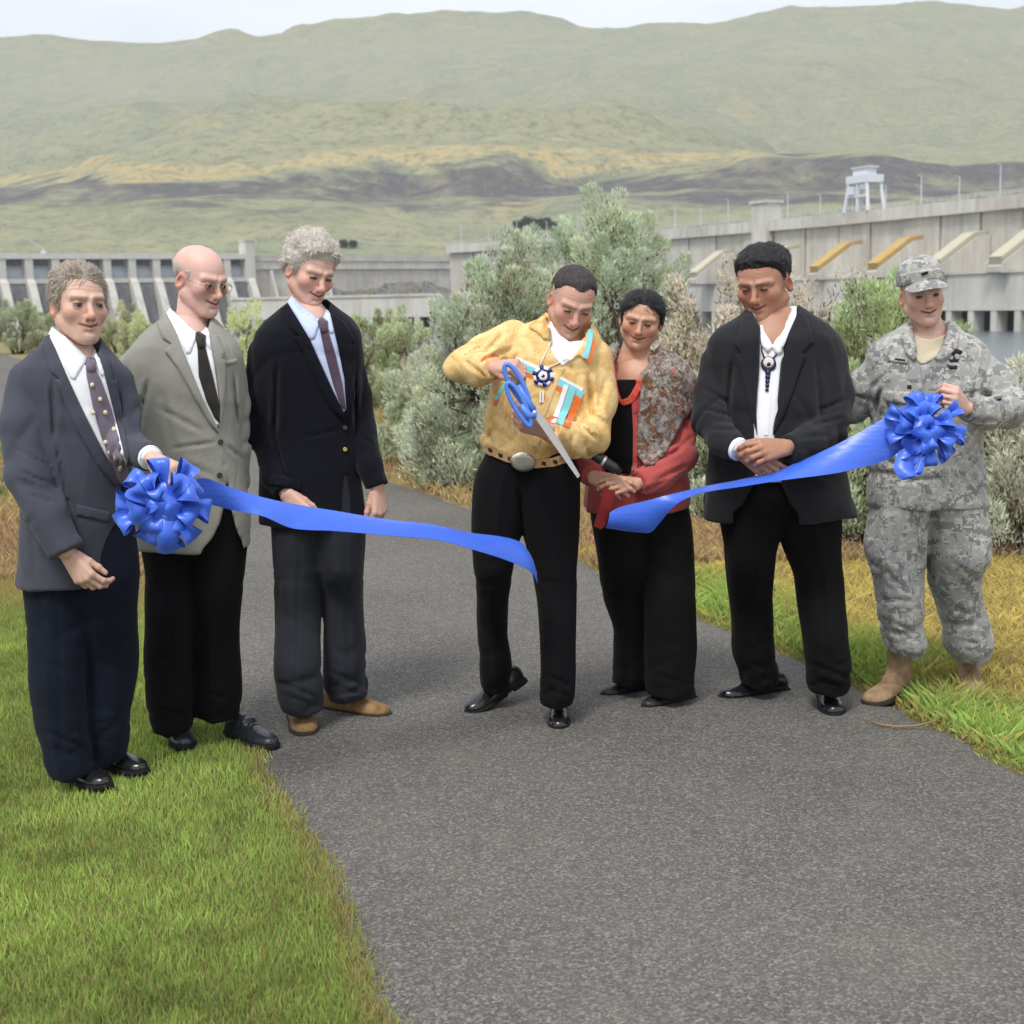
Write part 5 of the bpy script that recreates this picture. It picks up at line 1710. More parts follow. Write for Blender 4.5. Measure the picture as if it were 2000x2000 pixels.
# ---- 3: tall man in black jacket with curly grey hair
def man_3():
    Y = float(ground(645, 1408)[1])
    fg = Fig(Y, 640, 'tall man with curly grey hair in black jacket and tan shoes', 1408)
    jk = cloth('suit_black_navy', (.0058, .0064, .0115), .12, sheen=.08)
    tr = cloth('trousers_dark_grey', (.024, .026, .033), .12, sheen=.05)
    o = O(age=1, wide=.98, smile=.75, jowl=.25, skin=(.62, .385, .31), stubble=.1, eye=.55, gaze=.2, brow=(.24, .15, .11), brow_w=.55, teeth=False, fringe=None)
    fg.head(628, 544, -.03, 1.03, 36, 18, 8, o, (598, 622, .03, .055))
    fg.hair([(-.12, .070), (-.085, .066), (-.055, .050), (-.03, .012), (-.012, -.014), (.004, .018), (.03, .012), (.05, -.035), (.12, -.06)],
            .019, .013, M['hair_grey_curly'], 40, .0085, rec=.006, aniso=.7, h=.0034, strands=16000, slen=.028, curl=.75, comb=.4)
    torso = [(588, 566, 640, .08, .03), (606, 544, 662, .10, .02), (626, 518, 686, .12, .01), (650, 500, 702, .135, 0), (686, 493, 706, .145, 0), (760, 496, 708, .145, 0), (840, 506, 702, .14, 0),
             (920, 510, 704, .145, 0), (980, 508, 712, .15, 0), (1022, 506, 714, .155, 0)]
    arms = [[(511, 692, .0, 28), (508, 780, .0, 31), (516, 860, -.03, 29), (538, 930, -.10, 26), (556, 962, -.14, 23)],
            [(683, 686, .03, 25), (694, 770, .03, 28), (704, 840, .0, 27), (724, 910, -.06, 24), (737, 950, -.08, 22)]]
    c1, c2 = gy(fg, 592, 1425), gy(fg, 690, 1395)
    legs = [[(900, 528, 640, .115, 0), (1020, 531, 632, .125, 0), (1100, 536, 626, .12, 0), (1179, 539, 624, .115, 0), (1306, 535, 627, .11, c1), (1368, 541, 630, .105, c1), (1386, 552, 630, .095, c1)],
            [(900, 600, 700, .115, 0), (1020, 606, 712, .125, 0), (1100, 622, 710, .12, 0), (1172, 634, 707, .115, c2), (1260, 635, 712, .11, c2), (1331, 635, 716, .11, c2), (1360, 642, 719, .095, c2)]]
    cv = [[(672, 925), (668, 990), (652, 1040), (692, 1040), (682, 980), (677, 930)]]
    top, leg, ft, fl = make_clothes(fg, 'jacket', torso, arms, legs, jk, tr, cv, neck_cut=([(566, 560), (650, 570), (642, 606), (634, 626), (620, 628), (585, 606), (566, 588)], .04), seed=5.3, hem=.008, lcr=[(586, 1050, 574, 1376, 0.00405, 6), (672, 1050, 684, 1350, 0.00405, 6), (540, 1330, 626, 1366, 0.0066, 6), (545, 1356, 628, 1382, 0.0054, 5), (638, 1310, 716, 1340, 0.006, 6), (644, 1336, 716, 1360, 0.0048, 5), (545, 1194, 620, 1240, 0.0036, 8)], cr=[(541, 696, 537, 862, .014, 7), (537, 856, 560, 950, .011, 6), (689, 716, 695, 862, .011, 6), (585, 856, 668, 840, .005, 6), (486, 820, 530, 850, .006, 5), (492, 862, 538, 882, .006, 5), (700, 850, 728, 868, .006, 5)])
    fn = suit_fn(fg, ft)
    sh = fg.drape('shirt', fn, [(563, 590), (570, 580), (590, 602), (622, 626), (632, 622), (639, 606), (646, 616), (660, 680), (672, 740), (676, 800), (670, 806), (640, 740), (604, 660)], shirt_blue, th=.003)
    fg.drape('collar', fn, [(562, 592), (570, 579), (590, 600), (622, 625), (624, 634), (614, 662), (606, 664), (582, 624)], shirt_blue, sh, th=.009)
    fg.drape('collar', fn, [(630, 628), (635, 616), (639, 605), (645, 616), (652, 650), (645, 652)], shirt_blue, sh, th=.009)
    tm = cloth('tie_purple', (.085, .055, .085), .3, .5, .1, .3)
    ti = fg.drape('tie', fn, [(622, 632), (630, 627), (638, 632), (642, 650), (654, 690), (668, 750), (675, 800), (666, 796), (650, 750), (634, 690), (626, 652)], tm, th=.010, bulge=.004)
    fg.drape('knot', fn, [(620, 630), (630, 624), (640, 630), (640, 648), (634, 654), (626, 650)], tm, ti, th=.018, bulge=.004)
    fg.drape('lapel', fn, [(563, 593), (582, 626), (604, 664), (640, 742), (671, 806), (672, 822), (650, 800), (616, 740), (592, 686), (574, 660), (586, 656), (566, 640), (548, 606)], jk, top, th=.010)
    fg.drape('lapel', fn, [(645, 616), (661, 680), (673, 740), (676, 802), (674, 822), (690, 780), (694, 720), (692, 676), (684, 672), (692, 662), (672, 630)], jk, top, th=.010)
    fg.drape('pocket_flap', ft, [(528, 926), (590, 938), (589, 958), (527, 946)], jk, top, th=.006)
    for u in ((674, 836), (674, 878)): fg.button(ft, u, .009, brass if u[1] > 850 else button_dark, top)
    tan = newmat('shoe_tan_suede', (.26, .150, .062), .75, .25); v_ = coords(tan)
    setc(tan, ramp(tan, noise(tan, v_, 30, 4), [(.3, (.15, .085, .036)), (.7, (.31, .19, .085))])); bump(tan, noise(tan, v_, 200, 2), .2, .002)
    fg.shoe(fg.G(580, 1398), fg.G(600, 1440), tan, sole_brown, .31, 1.1, laces=sole_brown)
    fg.shoe(fg.G(650, 1385), fg.G(760, 1402), tan, sole_brown, .31, 1.1, laces=sole_brown)
    fg.hand(fg.P(562, 968, -.15), fg.P(586, 996, -.17) - fg.P(562, 968, -.15), (-.3, -.9, .1), -1, [(.5, .6, .4)] * 4, s=1.0, thumb=(1, .3), fore=fg.P(538, 930, -.10))
    fg.hand(fg.P(738, 953, -.08), fg.P(741, 990, -.09) - fg.P(738, 953, -.08), (.75, -.6, 0), 1, [(.55, .75, .5), (.6, .8, .5), (.65, .8, .5), (.7, .8, .5)], s=1.0, thumb=(1, .25), thumb_curl=(.1, .2), fore=fg.P(724, 910, -.06))
    under_body(fg, torso, arms, legs)
    fg.body()
    return fg


# ---- 4: man in gold ribbon shirt cutting the ribbon
def man_4():
    Y = float(ground(1020, 1412)[1])
    fg = Fig(Y, 1020, 'man in gold ribbon shirt bending over large blue scissors', 1412)
    gs = cloth('shirt_gold_print', (.70, .47, .185), .05, .6, .3, .05, spec=.3)
    v_ = coords(gs)
    w1 = noise(gs, v_, 13, 4, .6, 1.6)
    c_ = ramp(gs, w1, [(.34, (.60, .355, .115)), (.48, (.70, .465, .18)), (.60, (.77, .57, .27)), (.72, (.66, .42, .15))])
    w2 = noise(gs, v_, 60, 2, .5, 2.5)
    c_ = mixc(gs, ramp(gs, w2, [(.60, (0, 0, 0)), (.66, (.5, .5, .5))]), c_, (.84, .70, .45)); setc(gs, c_)
    tr = cloth('trousers_black_wool', (.0058, .0058, .0074), .12, sheen=.02)
    o = O(age=1.2, wide=.98, smile=.65, jowl=.2, skin=(.56, .325, .255), stubble=.3, eye=.25, gaze=0, brow=(.10, .065, .05), brow_w=.55, crown=.90, teeth=False, fringe=(.36, .30, .28), fringe_top=.055)
    fg.head(1126, 610, -.10, 1.04, 8, 25, 11, o, (1104, 668, .0, .056))
    fg.hair([(-.12, .088), (-.085, .084), (-.055, .066), (-.03, .040), (-.012, .030), (.004, .035), (.03, .03), (.05, .01), (.12, -.02)],
            .0055, .0028, M['hair_dark_cropped'], 90, .002, rec=.034, peak=.014, strands=7000, slen=.009, curl=.8)
    torso = [(622, 1050, 1150, .08, .03), (640, 1010, 1164, .11, .02), (668, 984, 1176, .13, .01), (710, 972, 1180, .145, 0), (760, 962, 1178, .15, 0), (820, 949, 1166, .15, 0),
             (856, 942, 1140, .148, 0), (880, 948, 1108, .14, 0), (904, 956, 1100, .13, 0)]
    arms = [[(1000, 662, .0, 36), (948, 692, -.07, 36), (904, 716, -.14, 34), (932, 722, -.22, 29), (962, 716, -.28, 24)],
            [(1160, 700, .0, 36), (1168, 780, -.03, 36), (1156, 856, -.12, 36), (1118, 860, -.24, 30), (1076, 838, -.31, 24)]]
    c1, c2 = gy(fg, 955, 1395), gy(fg, 1090, 1415)
    legs = [[(872, 956, 1050, .12, 0), (936, 928, 1034, .13, 0), (990, 923, 1024, .13, 0), (1040, 922, 1018, .125, 0), (1100, 925, 1004, .115, 0), (1160, 931, 996, .105, c1 * .5), (1230, 933, 990, .10, c1 + .03), (1306, 937, 998, .10, c1 + .06), (1342, 941, 996, .09, c1 + .08)],
            [(882, 1010, 1110, .12, 0), (936, 1012, 1132, .13, 0), (990, 1014, 1132, .13, 0), (1050, 1024, 1130, .125, 0), (1125, 1041, 1127, .115, 0), (1197, 1051, 1125, .11, c2 * .5), (1306, 1058, 1125, .105, c2), (1350, 1055, 1122, .10, c2), (1370, 1056, 1119, .09, c2)]]
    def blouse(p, d):
        # cloth gathers over the belt
        zb = fg.P(1020, 872, 0)[2]
        w = np.clip(1 - np.abs(p[:, 2] - zb - .03) / .10, 0, 1)
        return d - .0055 * w * creases(p, (1, .2, .15), .055, .20, 4.0)
    top, leg, ft, fl = make_clothes(fg, 'ribbon_shirt', torso, arms, legs, gs, tr, neck_cut=([(1060, 590), (1160, 600), (1150, 650), (1100, 700), (1080, 690), (1066, 640)], .03), seed=7.7, amp=.0055, top_extra=blouse, leg_amp=.004, lcr=[(966, 940, 962, 1330, 0.0036, 6), (934, 1270, 994, 1306, 0.006, 6), (936, 1310, 994, 1336, 0.0054, 6), (1076, 980, 1090, 1350, 0.0036, 6), (1058, 1314, 1122, 1344, 0.006, 6), (1056, 1342, 1120, 1364, 0.0048, 5), (935, 1144, 990, 1146, 0.0042, 6), (1010, 950, 1020, 1030, 0.01, 6)], cr=[(986, 648, 946, 690, .011, 7), (1004, 680, 938, 702, .011, 7), (946, 672, 900, 700, .009, 6), (900, 700, 950, 738, .008, 6), (1000, 756, 986, 852, .011, 9), (1024, 786, 1002, 868, .010, 8), (964, 792, 956, 862, .009, 7), (1148, 726, 1156, 822, .015, 8), (1184, 738, 1164, 806, .009, 8), (1128, 828, 1170, 862, .011, 7), (1150, 806, 1188, 830, .010, 6), (1118, 846, 1112, 886, .009, 6), (1140, 862, 1150, 894, .008, 6), (1012, 684, 990, 742, .013, 8), (1086, 690, 1120, 730, .007, 8), (1040, 850, 1050, 896, .007, 6)])
    under_body(fg, torso, arms, legs)
    fn = suit_fn(fg, ft)
    ts = fg.drape('undershirt', lambda p: np.minimum(np.minimum(fn(p), fg.fhead(p) - .003), fg.finner(p) - .005), [(1068, 640), (1076, 628), (1090, 652), (1112, 668), (1136, 666), (1142, 668), (1132, 692), (1112, 706), (1098, 716), (1080, 694)], shirt_white, th=.003, even=14)
    tq = cloth('ribbon_turquoise', (.22, .60, .66), .1, .45, .1, .2); og = cloth('ribbon_orange', (.74, .17, .035), .1, .45, .1, .2); wt = cloth('ribbon_white', (.78, .80, .84), .05, .45, .1, .2)
    tn = cloth('collar_lining_tan', (.50, .30, .12), .1, .8, .2, .1)
    co = fg.drape('collar', fn, [(1034, 642), (1044, 632), (1070, 612), (1078, 622), (1074, 640), (1072, 662), (1062, 664), (1048, 648)], gs, top, th=.010)
    fg.strip('ribbon_trim', lambda p: fn(p) - .008, [(1034, 640), (1048, 628), (1068, 612)], 4, og, co, th=.003)
    co = fg.drape('collar', fn, [(1112, 706), (1122, 692), (1138, 676), (1150, 640), (1158, 652), (1160, 674), (1152, 708), (1146, 706), (1130, 694)], gs, top, th=.010)
    fg.strip('ribbon_trim', lambda p: fn(p) - .009, [(1154, 644), (1150, 672), (1143, 700)], 10, tq, co, th=.003)
    fg.strip('ribbon_trim', lambda p: fn(p) - .009, [(1160, 664), (1156, 686), (1151, 708)], 6, og, co, th=.003)
    # chest ribbons
    L1 = [(1008, 708), (1040, 722), (1090, 744), (1138, 770)]
    sh = lambda dy_: [(x, y + dy_) for x, y in L1]
    fg.strip('chest_ribbon', fn, sh(-8), 7, wt, top); fg.strip('chest_ribbon', fn, sh(2), 14, tq, top)
    fg.strip('chest_ribbon', fn, [(1010, 722), (1042, 736), (1090, 758), (1136, 786)], 9, og, top)
    fg.strip('chest_ribbon', lambda p: fn(p) - .002, [(1106, 752), (1094, 790), (1080, 826)], 9, wt, top)
    fg.strip('chest_ribbon', lambda p: fn(p) - .002, [(1118, 758), (1106, 794), (1092, 828)], 14, tq, top)
    fg.strip('chest_ribbon', lambda p: fn(p) - .001, [(1131, 776), (1118, 806), (1106, 834)], 13, og, top)
    fg.strip('chest_ribbon', fn, [(1120, 772), (1136, 782)], 8, og, top)
    fg.strip('chest_ribbon', fn, [(988, 748), (976, 766), (968, 782)], 7, tq, top)
    fg.strip('chest_ribbon', fn, [(972, 778), (966, 792)], 7, og, top)
    fg.strip('placket', fn, [(1098, 716), (1084, 744), (1066, 790), (1052, 830), (1046, 870)], 12, gs, top, th=.004)
    # beaded rosette
    nv = newmat('bead_navy', (.012, .014, .16), .25, .5); wb = newmat('bead_white', (.82, .80, .74), .3, .5)
    fr = lambda p: fn(p) - .003
    def disc(u, v, r, n=28): return [(u + r * math.cos(a), v + r * math.sin(a)) for a in np.linspace(0, 2 * np.pi, n, endpoint=False)]
    cu, cvv = 1061, 735
    ro = fg.drape('rosette', fr, disc(cu, cvv, 20), wb, th=.005, step=4)
    for r, m_, t_ in ((14, nv, .008), (9.5, wb, .010), (5.5, nv, .012), (2.6, wb, .014)): fg.drape('bead_ring', fr, disc(cu, cvv, r), m_, ro, th=t_, step=4)
    for k in range(6):
        a = k * math.pi / 3 + .35
        fg.drape('bead_ray', fr, [(cu + r * math.cos(a + da), cvv + r * math.sin(a + da)) for r, da in ((12, -.28), (21.5, -.2), (21.5, .2), (12, .28))], nv, ro, th=.009, step=4)
    for x0 in (1056, 1061): fg.strip('bead_tassel', fr, [(x0, 764), (x0 - 1, 786)], 3.4, wb, ro, th=.005, step=4)
    mb = MB()
    for a_, b_ in (((1078, 662), (1054, 716)), ((1108, 700), (1072, 718))):
        q = fg.hit(fr, [(a_[0] + (b_[0] - a_[0]) * t, a_[1] + (b_[1] - a_[1]) * t) for t in np.linspace(0, 1, 8)]); mb.tube(q, .0022, 6)
    mb.build('bead_cord', wb, ro, True)
    # belt and buckle
    lt = newmat('belt_tan_leather', (.42, .26, .12), .55, .4); bl = newmat('belt_black_inlay', (.015, .013, .012), .5, .4)
    fb = lambda p: smin(ft(p), fl(p), .02)
    be = fg.strip('belt', fb, [(948, 872), (964, 882), (992, 894), (1020, 902), (1050, 905), (1080, 903), (1102, 896)], 17, lt, th=.006)
    for u in ((958, 879), (978, 889), (996, 896), (1062, 905), (1084, 902)): fg.drape('belt_inlay', lambda p: fb(p) - .005, [(u[0] - 4, u[1] - 5), (u[0] + 4, u[1] - 2), (u[0] + 4, u[1] + 5), (u[0] - 4, u[1] + 2)], bl, be, th=.002)
    sv = newmat('buckle_silver', (.62, .60, .52), .32, .5, Metallic=.85); bump(sv, noise(sv, coords(sv), 160, 3), .6, .003)
    gd = newmat('buckle_gold', (.55, .38, .14), .35, .5, Metallic=.9)
    oval = lambda rx, ry: [(1021 + rx * math.cos(a) * .985 - ry * math.sin(a) * .10, 901 + ry * math.sin(a) + rx * math.cos(a) * .12) for a in np.linspace(0, 2 * np.pi, 32, endpoint=False)]
    bk = fg.drape('buckle', fb, oval(25, 19), sv, be, th=.012, bulge=.004, step=4)
    fg.drape('buckle_rim', fb, oval(4, 4), gd, be, th=.019, step=4)
    for (px, py, dy, qx, qy, qd) in ((962, 716, -.28, 948, 720, -.24), (1076, 838, -.31, 1092, 846, -.27)):
        e, a0 = fg.P(px, py, dy), fg.P(qx, qy, qd); t = unit(e - a0)
        fg.cuff_ring('cuff_ribbon', e - t * .030, e - t * .016, 24.8 * fg.m, tq, top); fg.cuff_ring('cuff_ribbon', e - t * .012, e + t * .001, 24.8 * fg.m, og, top)
    fg.shoe(fg.G(990, 1378), fg.G(914, 1398), shoe_black, sole_black, .30, lift=.085, laces=sole_black)
    fg.shoe(fg.G(1092, 1390), fg.G(1092, 1432), shoe_black, sole_black, .30, laces=sole_black)
    fg.hand(fg.P(966, 716, -.285), fg.P(996, 716, -.33) - fg.P(966, 716, -.285), (-.1, -.55, .8), 1, [(.9, 1.1, .7), (.95, 1.1, .7), (1., 1.1, .7), (1., 1.1, .7)], s=1.0, thumb=(1, .35), thumb_curl=(.2, .4), fore=fg.P(932, 722, -.22))
    fg.hand(fg.P(1068, 842, -.32), fg.P(1034, 830, -.34) - fg.P(1068, 842, -.32), (.1, -.75, -.65), 1, [(.6, .8, .5), (.7, .9, .5), (.75, .9, .5), (.8, .9, .5)], s=1.0, thumb=(1, .4), thumb_curl=(.2, .2), fore=fg.P(1118, 860, -.24))
    fg.body()
    return fg


# ---- 5: woman in coral jacket and printed scarf
def woman_5():
    Y = float(ground(1265, 1372)[1]) 
    fg = Fig(Y, 1262, 'woman in coral red jacket with printed grey scarf and red beads', 1372)
    rj = cloth('jacket_coral', (.40, .075, .070), .14, .85, .4, .2)
    tr = cloth('trousers_black_soft', (.0066, .0058, .0064), .12, sheen=.02)
    bk = cloth('top_black', (.006, .0055, .006), .12, sheen=.03)
    o = O(age=0.2, wide=1.13, smile=.6, jowl=.45, skin=(.53, .30, .205), stubble=0, eye=.6, gaze=0, brow=(.10, .05, .035), brow_w=.5, crown=.94, teeth=False, fringe=None)
    fg.head(1250, 632, -.08, .91, -9, 8, 10, o, (1236, 704, .02, .054))
    fg.hair([(-.12, .088), (-.085, .082), (-.06, .060), (-.03, .024), (-.012, -.006), (.004, -.012), (.03, -.045), (.05, -.07), (.12, -.09)],
            .007, .006, M['hair_black'], 55, .0015, rec=-.026, aniso=.18, strands=9000, slen=.03, curl=.12, extra=lambda q: ell(q, (0, .135, .0), (.045, .035, .04)))
    torso = [(686, 1196, 1292, .08, .03), (704, 1180, 1318, .11, .02), (730, 1172, 1336, .135, .0), (790, 1168, 1340, .15, 0), (850, 1160, 1336, .15, 0), (910, 1148, 1342, .155, 0), (960, 1142, 1348, .16, 0), (992, 1140, 1350, .165, 0)]
    arms = [[(1188, 744, .0, 28), (1164, 820, -.02, 29), (1140, 880, -.10, 29), (1142, 912, -.20, 26), (1156, 930, -.26, 22)],
            [(1328, 744, .0, 30), (1334, 820, -.02, 31), (1326, 890, -.08, 33), (1284, 928, -.20, 29), (1246, 944, -.27, 25)]]
    c1, c2 = gy(fg, 1235, 1362), gy(fg, 1305, 1378)
    legs = [[(940, 1160, 1270, .12, 0), (980, 1151, 1268, .13, 0), (1089, 1167, 1264, .125, 0), (1168, 1179, 1262, .12, c1), (1234, 1199, 1262, .11, c1), (1306, 1197, 1262, .11, c1), (1330, 1195, 1262, .10, c1)],
            [(940, 1230, 1330, .12, 0), (985, 1234, 1342, .125, 0), (1016, 1238, 1348, .13, 0), (1100, 1254, 1354, .125, 0), (1197, 1259, 1358, .12, c2), (1270, 1260, 1360, .115, c2), (1352, 1262, 1352, .10, c2)]]
    cvp = []
    top, leg, ft, fl = make_clothes(fg, 'jacket', torso, arms, legs, rj, tr, cvp, neck_cut=([(1196, 660), (1300, 660), (1284, 700), (1256, 742), (1206, 742), (1196, 700)], .02), seed=9.1, amp=.006, hem=.004, leg_amp=.003, lcr=[(1230, 1080, 1228, 1320, 0.0036, 7), (1306, 1080, 1308, 1340, 0.0036, 7), (1200, 1294, 1258, 1322, 0.0036, 6), (1265, 1314, 1355, 1342, 0.0036, 6), (1180, 1144, 1250, 1190, 0.0036, 9)], cr=[(1262, 908, 1336, 876, .012, 7), (1276, 942, 1344, 908, .010, 7), (1256, 964, 1306, 936, .008, 6), (1318, 800, 1350, 850, .008, 7), (1300, 900, 1356, 850, .008, 6)])
    fn = suit_fn(fg, ft)
    st = fg.drape('top', fn, [(1206, 742), (1242, 742), (1240, 800), (1238, 860), (1238, 925), (1184, 925), (1180, 880), (1192, 800)], bk, th=.002)
    for u in ((1240, 805), (1242, 849), (1244, 889)): fg.button(ft, u, .008, button_dark, top)
    fg.strip('front_edge', fn, [(1238, 780), (1241, 840), (1240, 925)], 9, rj, top, th=.007)
    be = newmat('beads_red', (.62, .075, .045), .3, .5)
    bp = [(1194, 690), (1198, 730), (1206, 770), (1216, 788), (1230, 784), (1244, 764), (1256, 742)]
    tt = np.linspace(0, 1, 70); ar = np.array(bp, float); cum = np.linspace(0, 1, len(bp))
    uvp = np.stack([hermite(tt, cum, ar[:, 0]), hermite(tt, cum, ar[:, 1])], -1)
    mb = MB()
    for off in (-6, -3, 0, 3):
        q = fg.hit(fn, uvp + np.array([off * .7, off * .7])) - fg.vd * .005
        # strands of small beads
        n = len(q); rad = .0052 + .0016 * np.sin(np.arange(n * 3) * 2.2)
        qq = np.stack([np.interp(np.linspace(0, n - 1, n * 3), np.arange(n), q[:, i]) for i in range(3)], -1)
        mb.tube(qq, rad, 6)
    nk = mb.build('bead_necklace', be, fg.root, True)
    # scarf
    sm = cloth('scarf_print', (.30, .27, .25), .1, .8, .3, .3)
    v_ = coords(sm)
    nd = noise(sm, v_, 55, 4, .7); nw = noise(sm, v_, 24, 3, .6, 1.5)
    c_ = ramp(sm, nd, [(.35, (.10, .10, .10)), (.50, (.24, .225, .21)), (.64, (.36, .33, .30))])
    c_ = mixc(sm, ramp(sm, nw, [(.49, (0, 0, 0)), (.53, (1, 1, 1))]), c_, ramp(sm, nd, [(.4, (.085, .042, .028)), (.6, (.20, .105, .06))]))
    c_ = mixc(sm, ramp(sm, noise(sm, v_, 36, 2, .5, .8), [(.64, (0, 0, 0)), (.67, (1, 1, 1))]), c_, (.42, .10, .07)); setc(sm, c_)
    def sfold(p): return fn(p) - .006 - .006 * (creases(p, (1, 0, .25), .05, .35, 2.0))
    sc = fg.drape('scarf', sfold, [(1252, 712), (1270, 692), (1288, 676), (1316, 690), (1340, 708), (1356, 730), (1360, 760), (1352, 800), (1332, 826), (1314, 858), (1298, 888), (1278, 906), (1260, 908), (1246, 890), (1244, 850), (1250, 790), (1252, 744)], sm, th=.008, step=6)
    fg.drape('scarf_end', sfold, [(1180, 694), (1192, 676), (1208, 672), (1204, 690), (1198, 712), (1200, 740), (1192, 762), (1184, 740)], sm, sc, th=.008)
    fg.strip('scarf_fold', lambda p: sfold(p) - .006, [(1292, 690), (1282, 740), (1276, 800), (1272, 860)], 10, sm, sc, th=.008)
    sb = newmat('shoe_black_matte', (.016, .016, .018), .45, .4)
    fg.shoe(fg.G(1262, 1352), fg.G(1174, 1364), sb, sole_black, .26, .95)
    fg.shoe(fg.G(1345, 1368), fg.G(1256, 1388), sb, sole_black, .26, .95)
    fg.hand(fg.P(1158, 932, -.27), fg.P(1196, 944, -.32) - fg.P(1158, 932, -.27), (-.25, -.75, .55), -1, [(.25, .35, .3), (.3, .4, .3), (.35, .45, .3), (.4, .5, .35)], s=.92, spread=.08, thumb=(1, .35), thumb_curl=(.3, .3), fore=fg.P(1142, 912, -.20))
    fg.hand(fg.P(1240, 946, -.28), fg.P(1204, 946, -.345) - fg.P(1240, 946, -.28), (.15, -.8, .5), 1, [(.35, .6, .4), (.45, .7, .5), (.5, .7, .5), (.55, .7, .5)], s=.92, spread=.08, thumb=(1, .45), thumb_curl=(.1, .1), fore=fg.P(1284, 928, -.20))
    under_body(fg, torso, arms, legs)
    fg.body()
    return fg


# ---- 6: broad man in dark jacket with clasped hands
def man_6():
    Y = float(ground(1540, 1378)[1])
    fg = Fig(Y, 1530, 'broad man in dark charcoal jacket and white shirt, hands clasped', 1378)
    jk = cloth('suit_dark_charcoal', (.0175, .0182, .022), .12, wr=.5)
    tr = cloth('trousers_black_plain', (.0054, .0054, .0064), .12, sheen=.02)
    o = O(age=0.6, wide=1.12, smile=.7, jowl=.6, skin=(.40, .205, .135), stubble=.1, eye=.4, gaze=0, brow=(.03, .02, .018), brow_w=.65, crown=.94, teeth=False, fringe=(.05, .035, .03), fringe_top=.05)
    fg.head(1474, 566, -.06, 1.12, -29, 14, -2, o, (1518, 640, .03, .068))
    fg.hair([(-.12, .070), (-.085, .068), (-.055, .055), (-.03, .030), (-.012, .010), (.004, .030), (.03, .02), (.05, -.01), (.12, -.04)],
            .015, .004, M['hair_black'], 85, .004, rec=.006, aniso=.8, strands=9000, slen=.012, curl=.9)
    torso = [(598, 1462, 1560, .09, .03), (618, 1438, 1592, .12, .02), (640, 1404, 1626, .145, .01), (666, 1386, 1644, .165, 0), (704, 1382, 1650, .175, 0), (780, 1386, 1644, .185, -.02), (860, 1390, 1636, .19, -.03),
             (930, 1384, 1650, .19, -.02), (980, 1378, 1664, .19, -.01), (1008, 1376, 1668, .19, 0)]
    arms = [[(1399, 708, .0, 30), (1392, 770, -.04, 34), (1390, 826, -.12, 34), (1414, 860, -.23, 29), (1440, 876, -.29, 25)],
            [(1626, 708, .0, 30), (1630, 770, -.04, 35), (1618, 834, -.13, 37), (1576, 866, -.25, 31), (1538, 878, -.31, 27)]]
    c1, c2 = gy(fg, 1480, 1362), gy(fg, 1620, 1388)
    legs = [[(860, 1400, 1610, .155, -.02), (960, 1402, 1600, .16, -.01), (1009, 1404, 1545, .15, 0), (1089, 1418, 1512, .14, 0), (1197, 1427, 1508, .125, c1), (1270, 1431, 1510, .12, c1), (1313, 1444, 1518, .115, c1), (1334, 1447, 1517, .10, c1)],
            [(860, 1430, 1636, .155, -.02), (960, 1436, 1640, .16, -.01), (1002, 1496, 1642, .15, 0), (1089, 1538, 1640, .14, 0), (1136, 1554, 1644, .135, 0), (1252, 1568, 1656, .125, c2), (1302, 1577, 1660, .12, c2), (1346, 1578, 1654, .105, c2)]]
    cv = [[(1480, 640), (1474, 760), (1474, 860), (1480, 900), (1470, 950), (1450, 985), (1432, 1000), (1432, 1040), (1560, 1040), (1560, 1004), (1544, 985), (1528, 950), (1518, 900), (1512, 850), (1522, 780), (1530, 700), (1530, 640)]]
    def fixarms(p, d): return d
    top, leg, ft, fl = make_clothes(fg, 'jacket', torso, arms, legs, jk, tr, (), neck_cut=[(cv[0], -.06), ([(1456, 560), (1570, 560), (1552, 606), (1530, 660), (1484, 660), (1474, 620)], .05)], seed=12.3, amp=.006, hem=.006, lcr=[(1472, 1080, 1476, 1320, 0.0036, 7), (1602, 1080, 1614, 1330, 0.0036, 7), (1578, 1294, 1658, 1326, 0.0066, 7), (1578, 1322, 1656, 1346, 0.0054, 6), (1440, 1286, 1516, 1314, 0.006, 6), (1446, 1312, 1518, 1334, 0.0048, 5), (1430, 1114, 1500, 1100, 0.0042, 8)], cr=[(1431, 696, 1419, 824, .013, 8), (1594, 700, 1604, 836, .012, 8), (1370, 756, 1424, 788, .008, 6), (1372, 798, 1428, 814, .009, 6), (1386, 838, 1440, 842, .008, 6), (1600, 802, 1658, 780, .009, 6), (1586, 832, 1652, 816, .009, 6), (1560, 856, 1620, 850, .008, 6), (1546, 760, 1590, 830, .006, 9), (1400, 900, 1450, 930, .006, 8), (1560, 920, 1640, 940, .006, 9)])
    # white shirt over the belly
    ST = fg.secs(torso).copy(); ST[:, 2] -= .014; ST[:, 4] -= .014
    ST = ST[(ST[:, 0] > fg.P(1500, 960)[2])]
    fsh = lambda p: smax(loft(p, ST, 2.25) - crumple(p, .004, 8, 3, 2.2), np.abs(p[:, 0] - fg.P(1502, 750)[0]) - .16, .01)
    lo, hi = fg.bbox(np.concatenate([np.stack([ST[:, 1] + sg * ST[:, 2], ST[:, 3] + sg * ST[:, 4], ST[:, 0]], -1) for sg in (-1, 1)]), .04)
    def fshirt(p): return fg.carve(p, fsh(p), [(1460, 560), (1560, 560), (1545, 620), (1516, 668), (1506, 676), (1494, 664), (1482, 640)], back=.02)
    sh = fg.mesh('shirt', fshirt, .008, shirt_white, box=(lo, hi))
    fn = lambda p: smin(smin(ft(p), fshirt(p), .004), fg.fneck(p) - .004, .02)
    fg.drape('collar', fn, [(1481, 640), (1486, 634), (1498, 660), (1508, 678), (1500, 690), (1488, 676)], shirt_white, sh, th=.010)
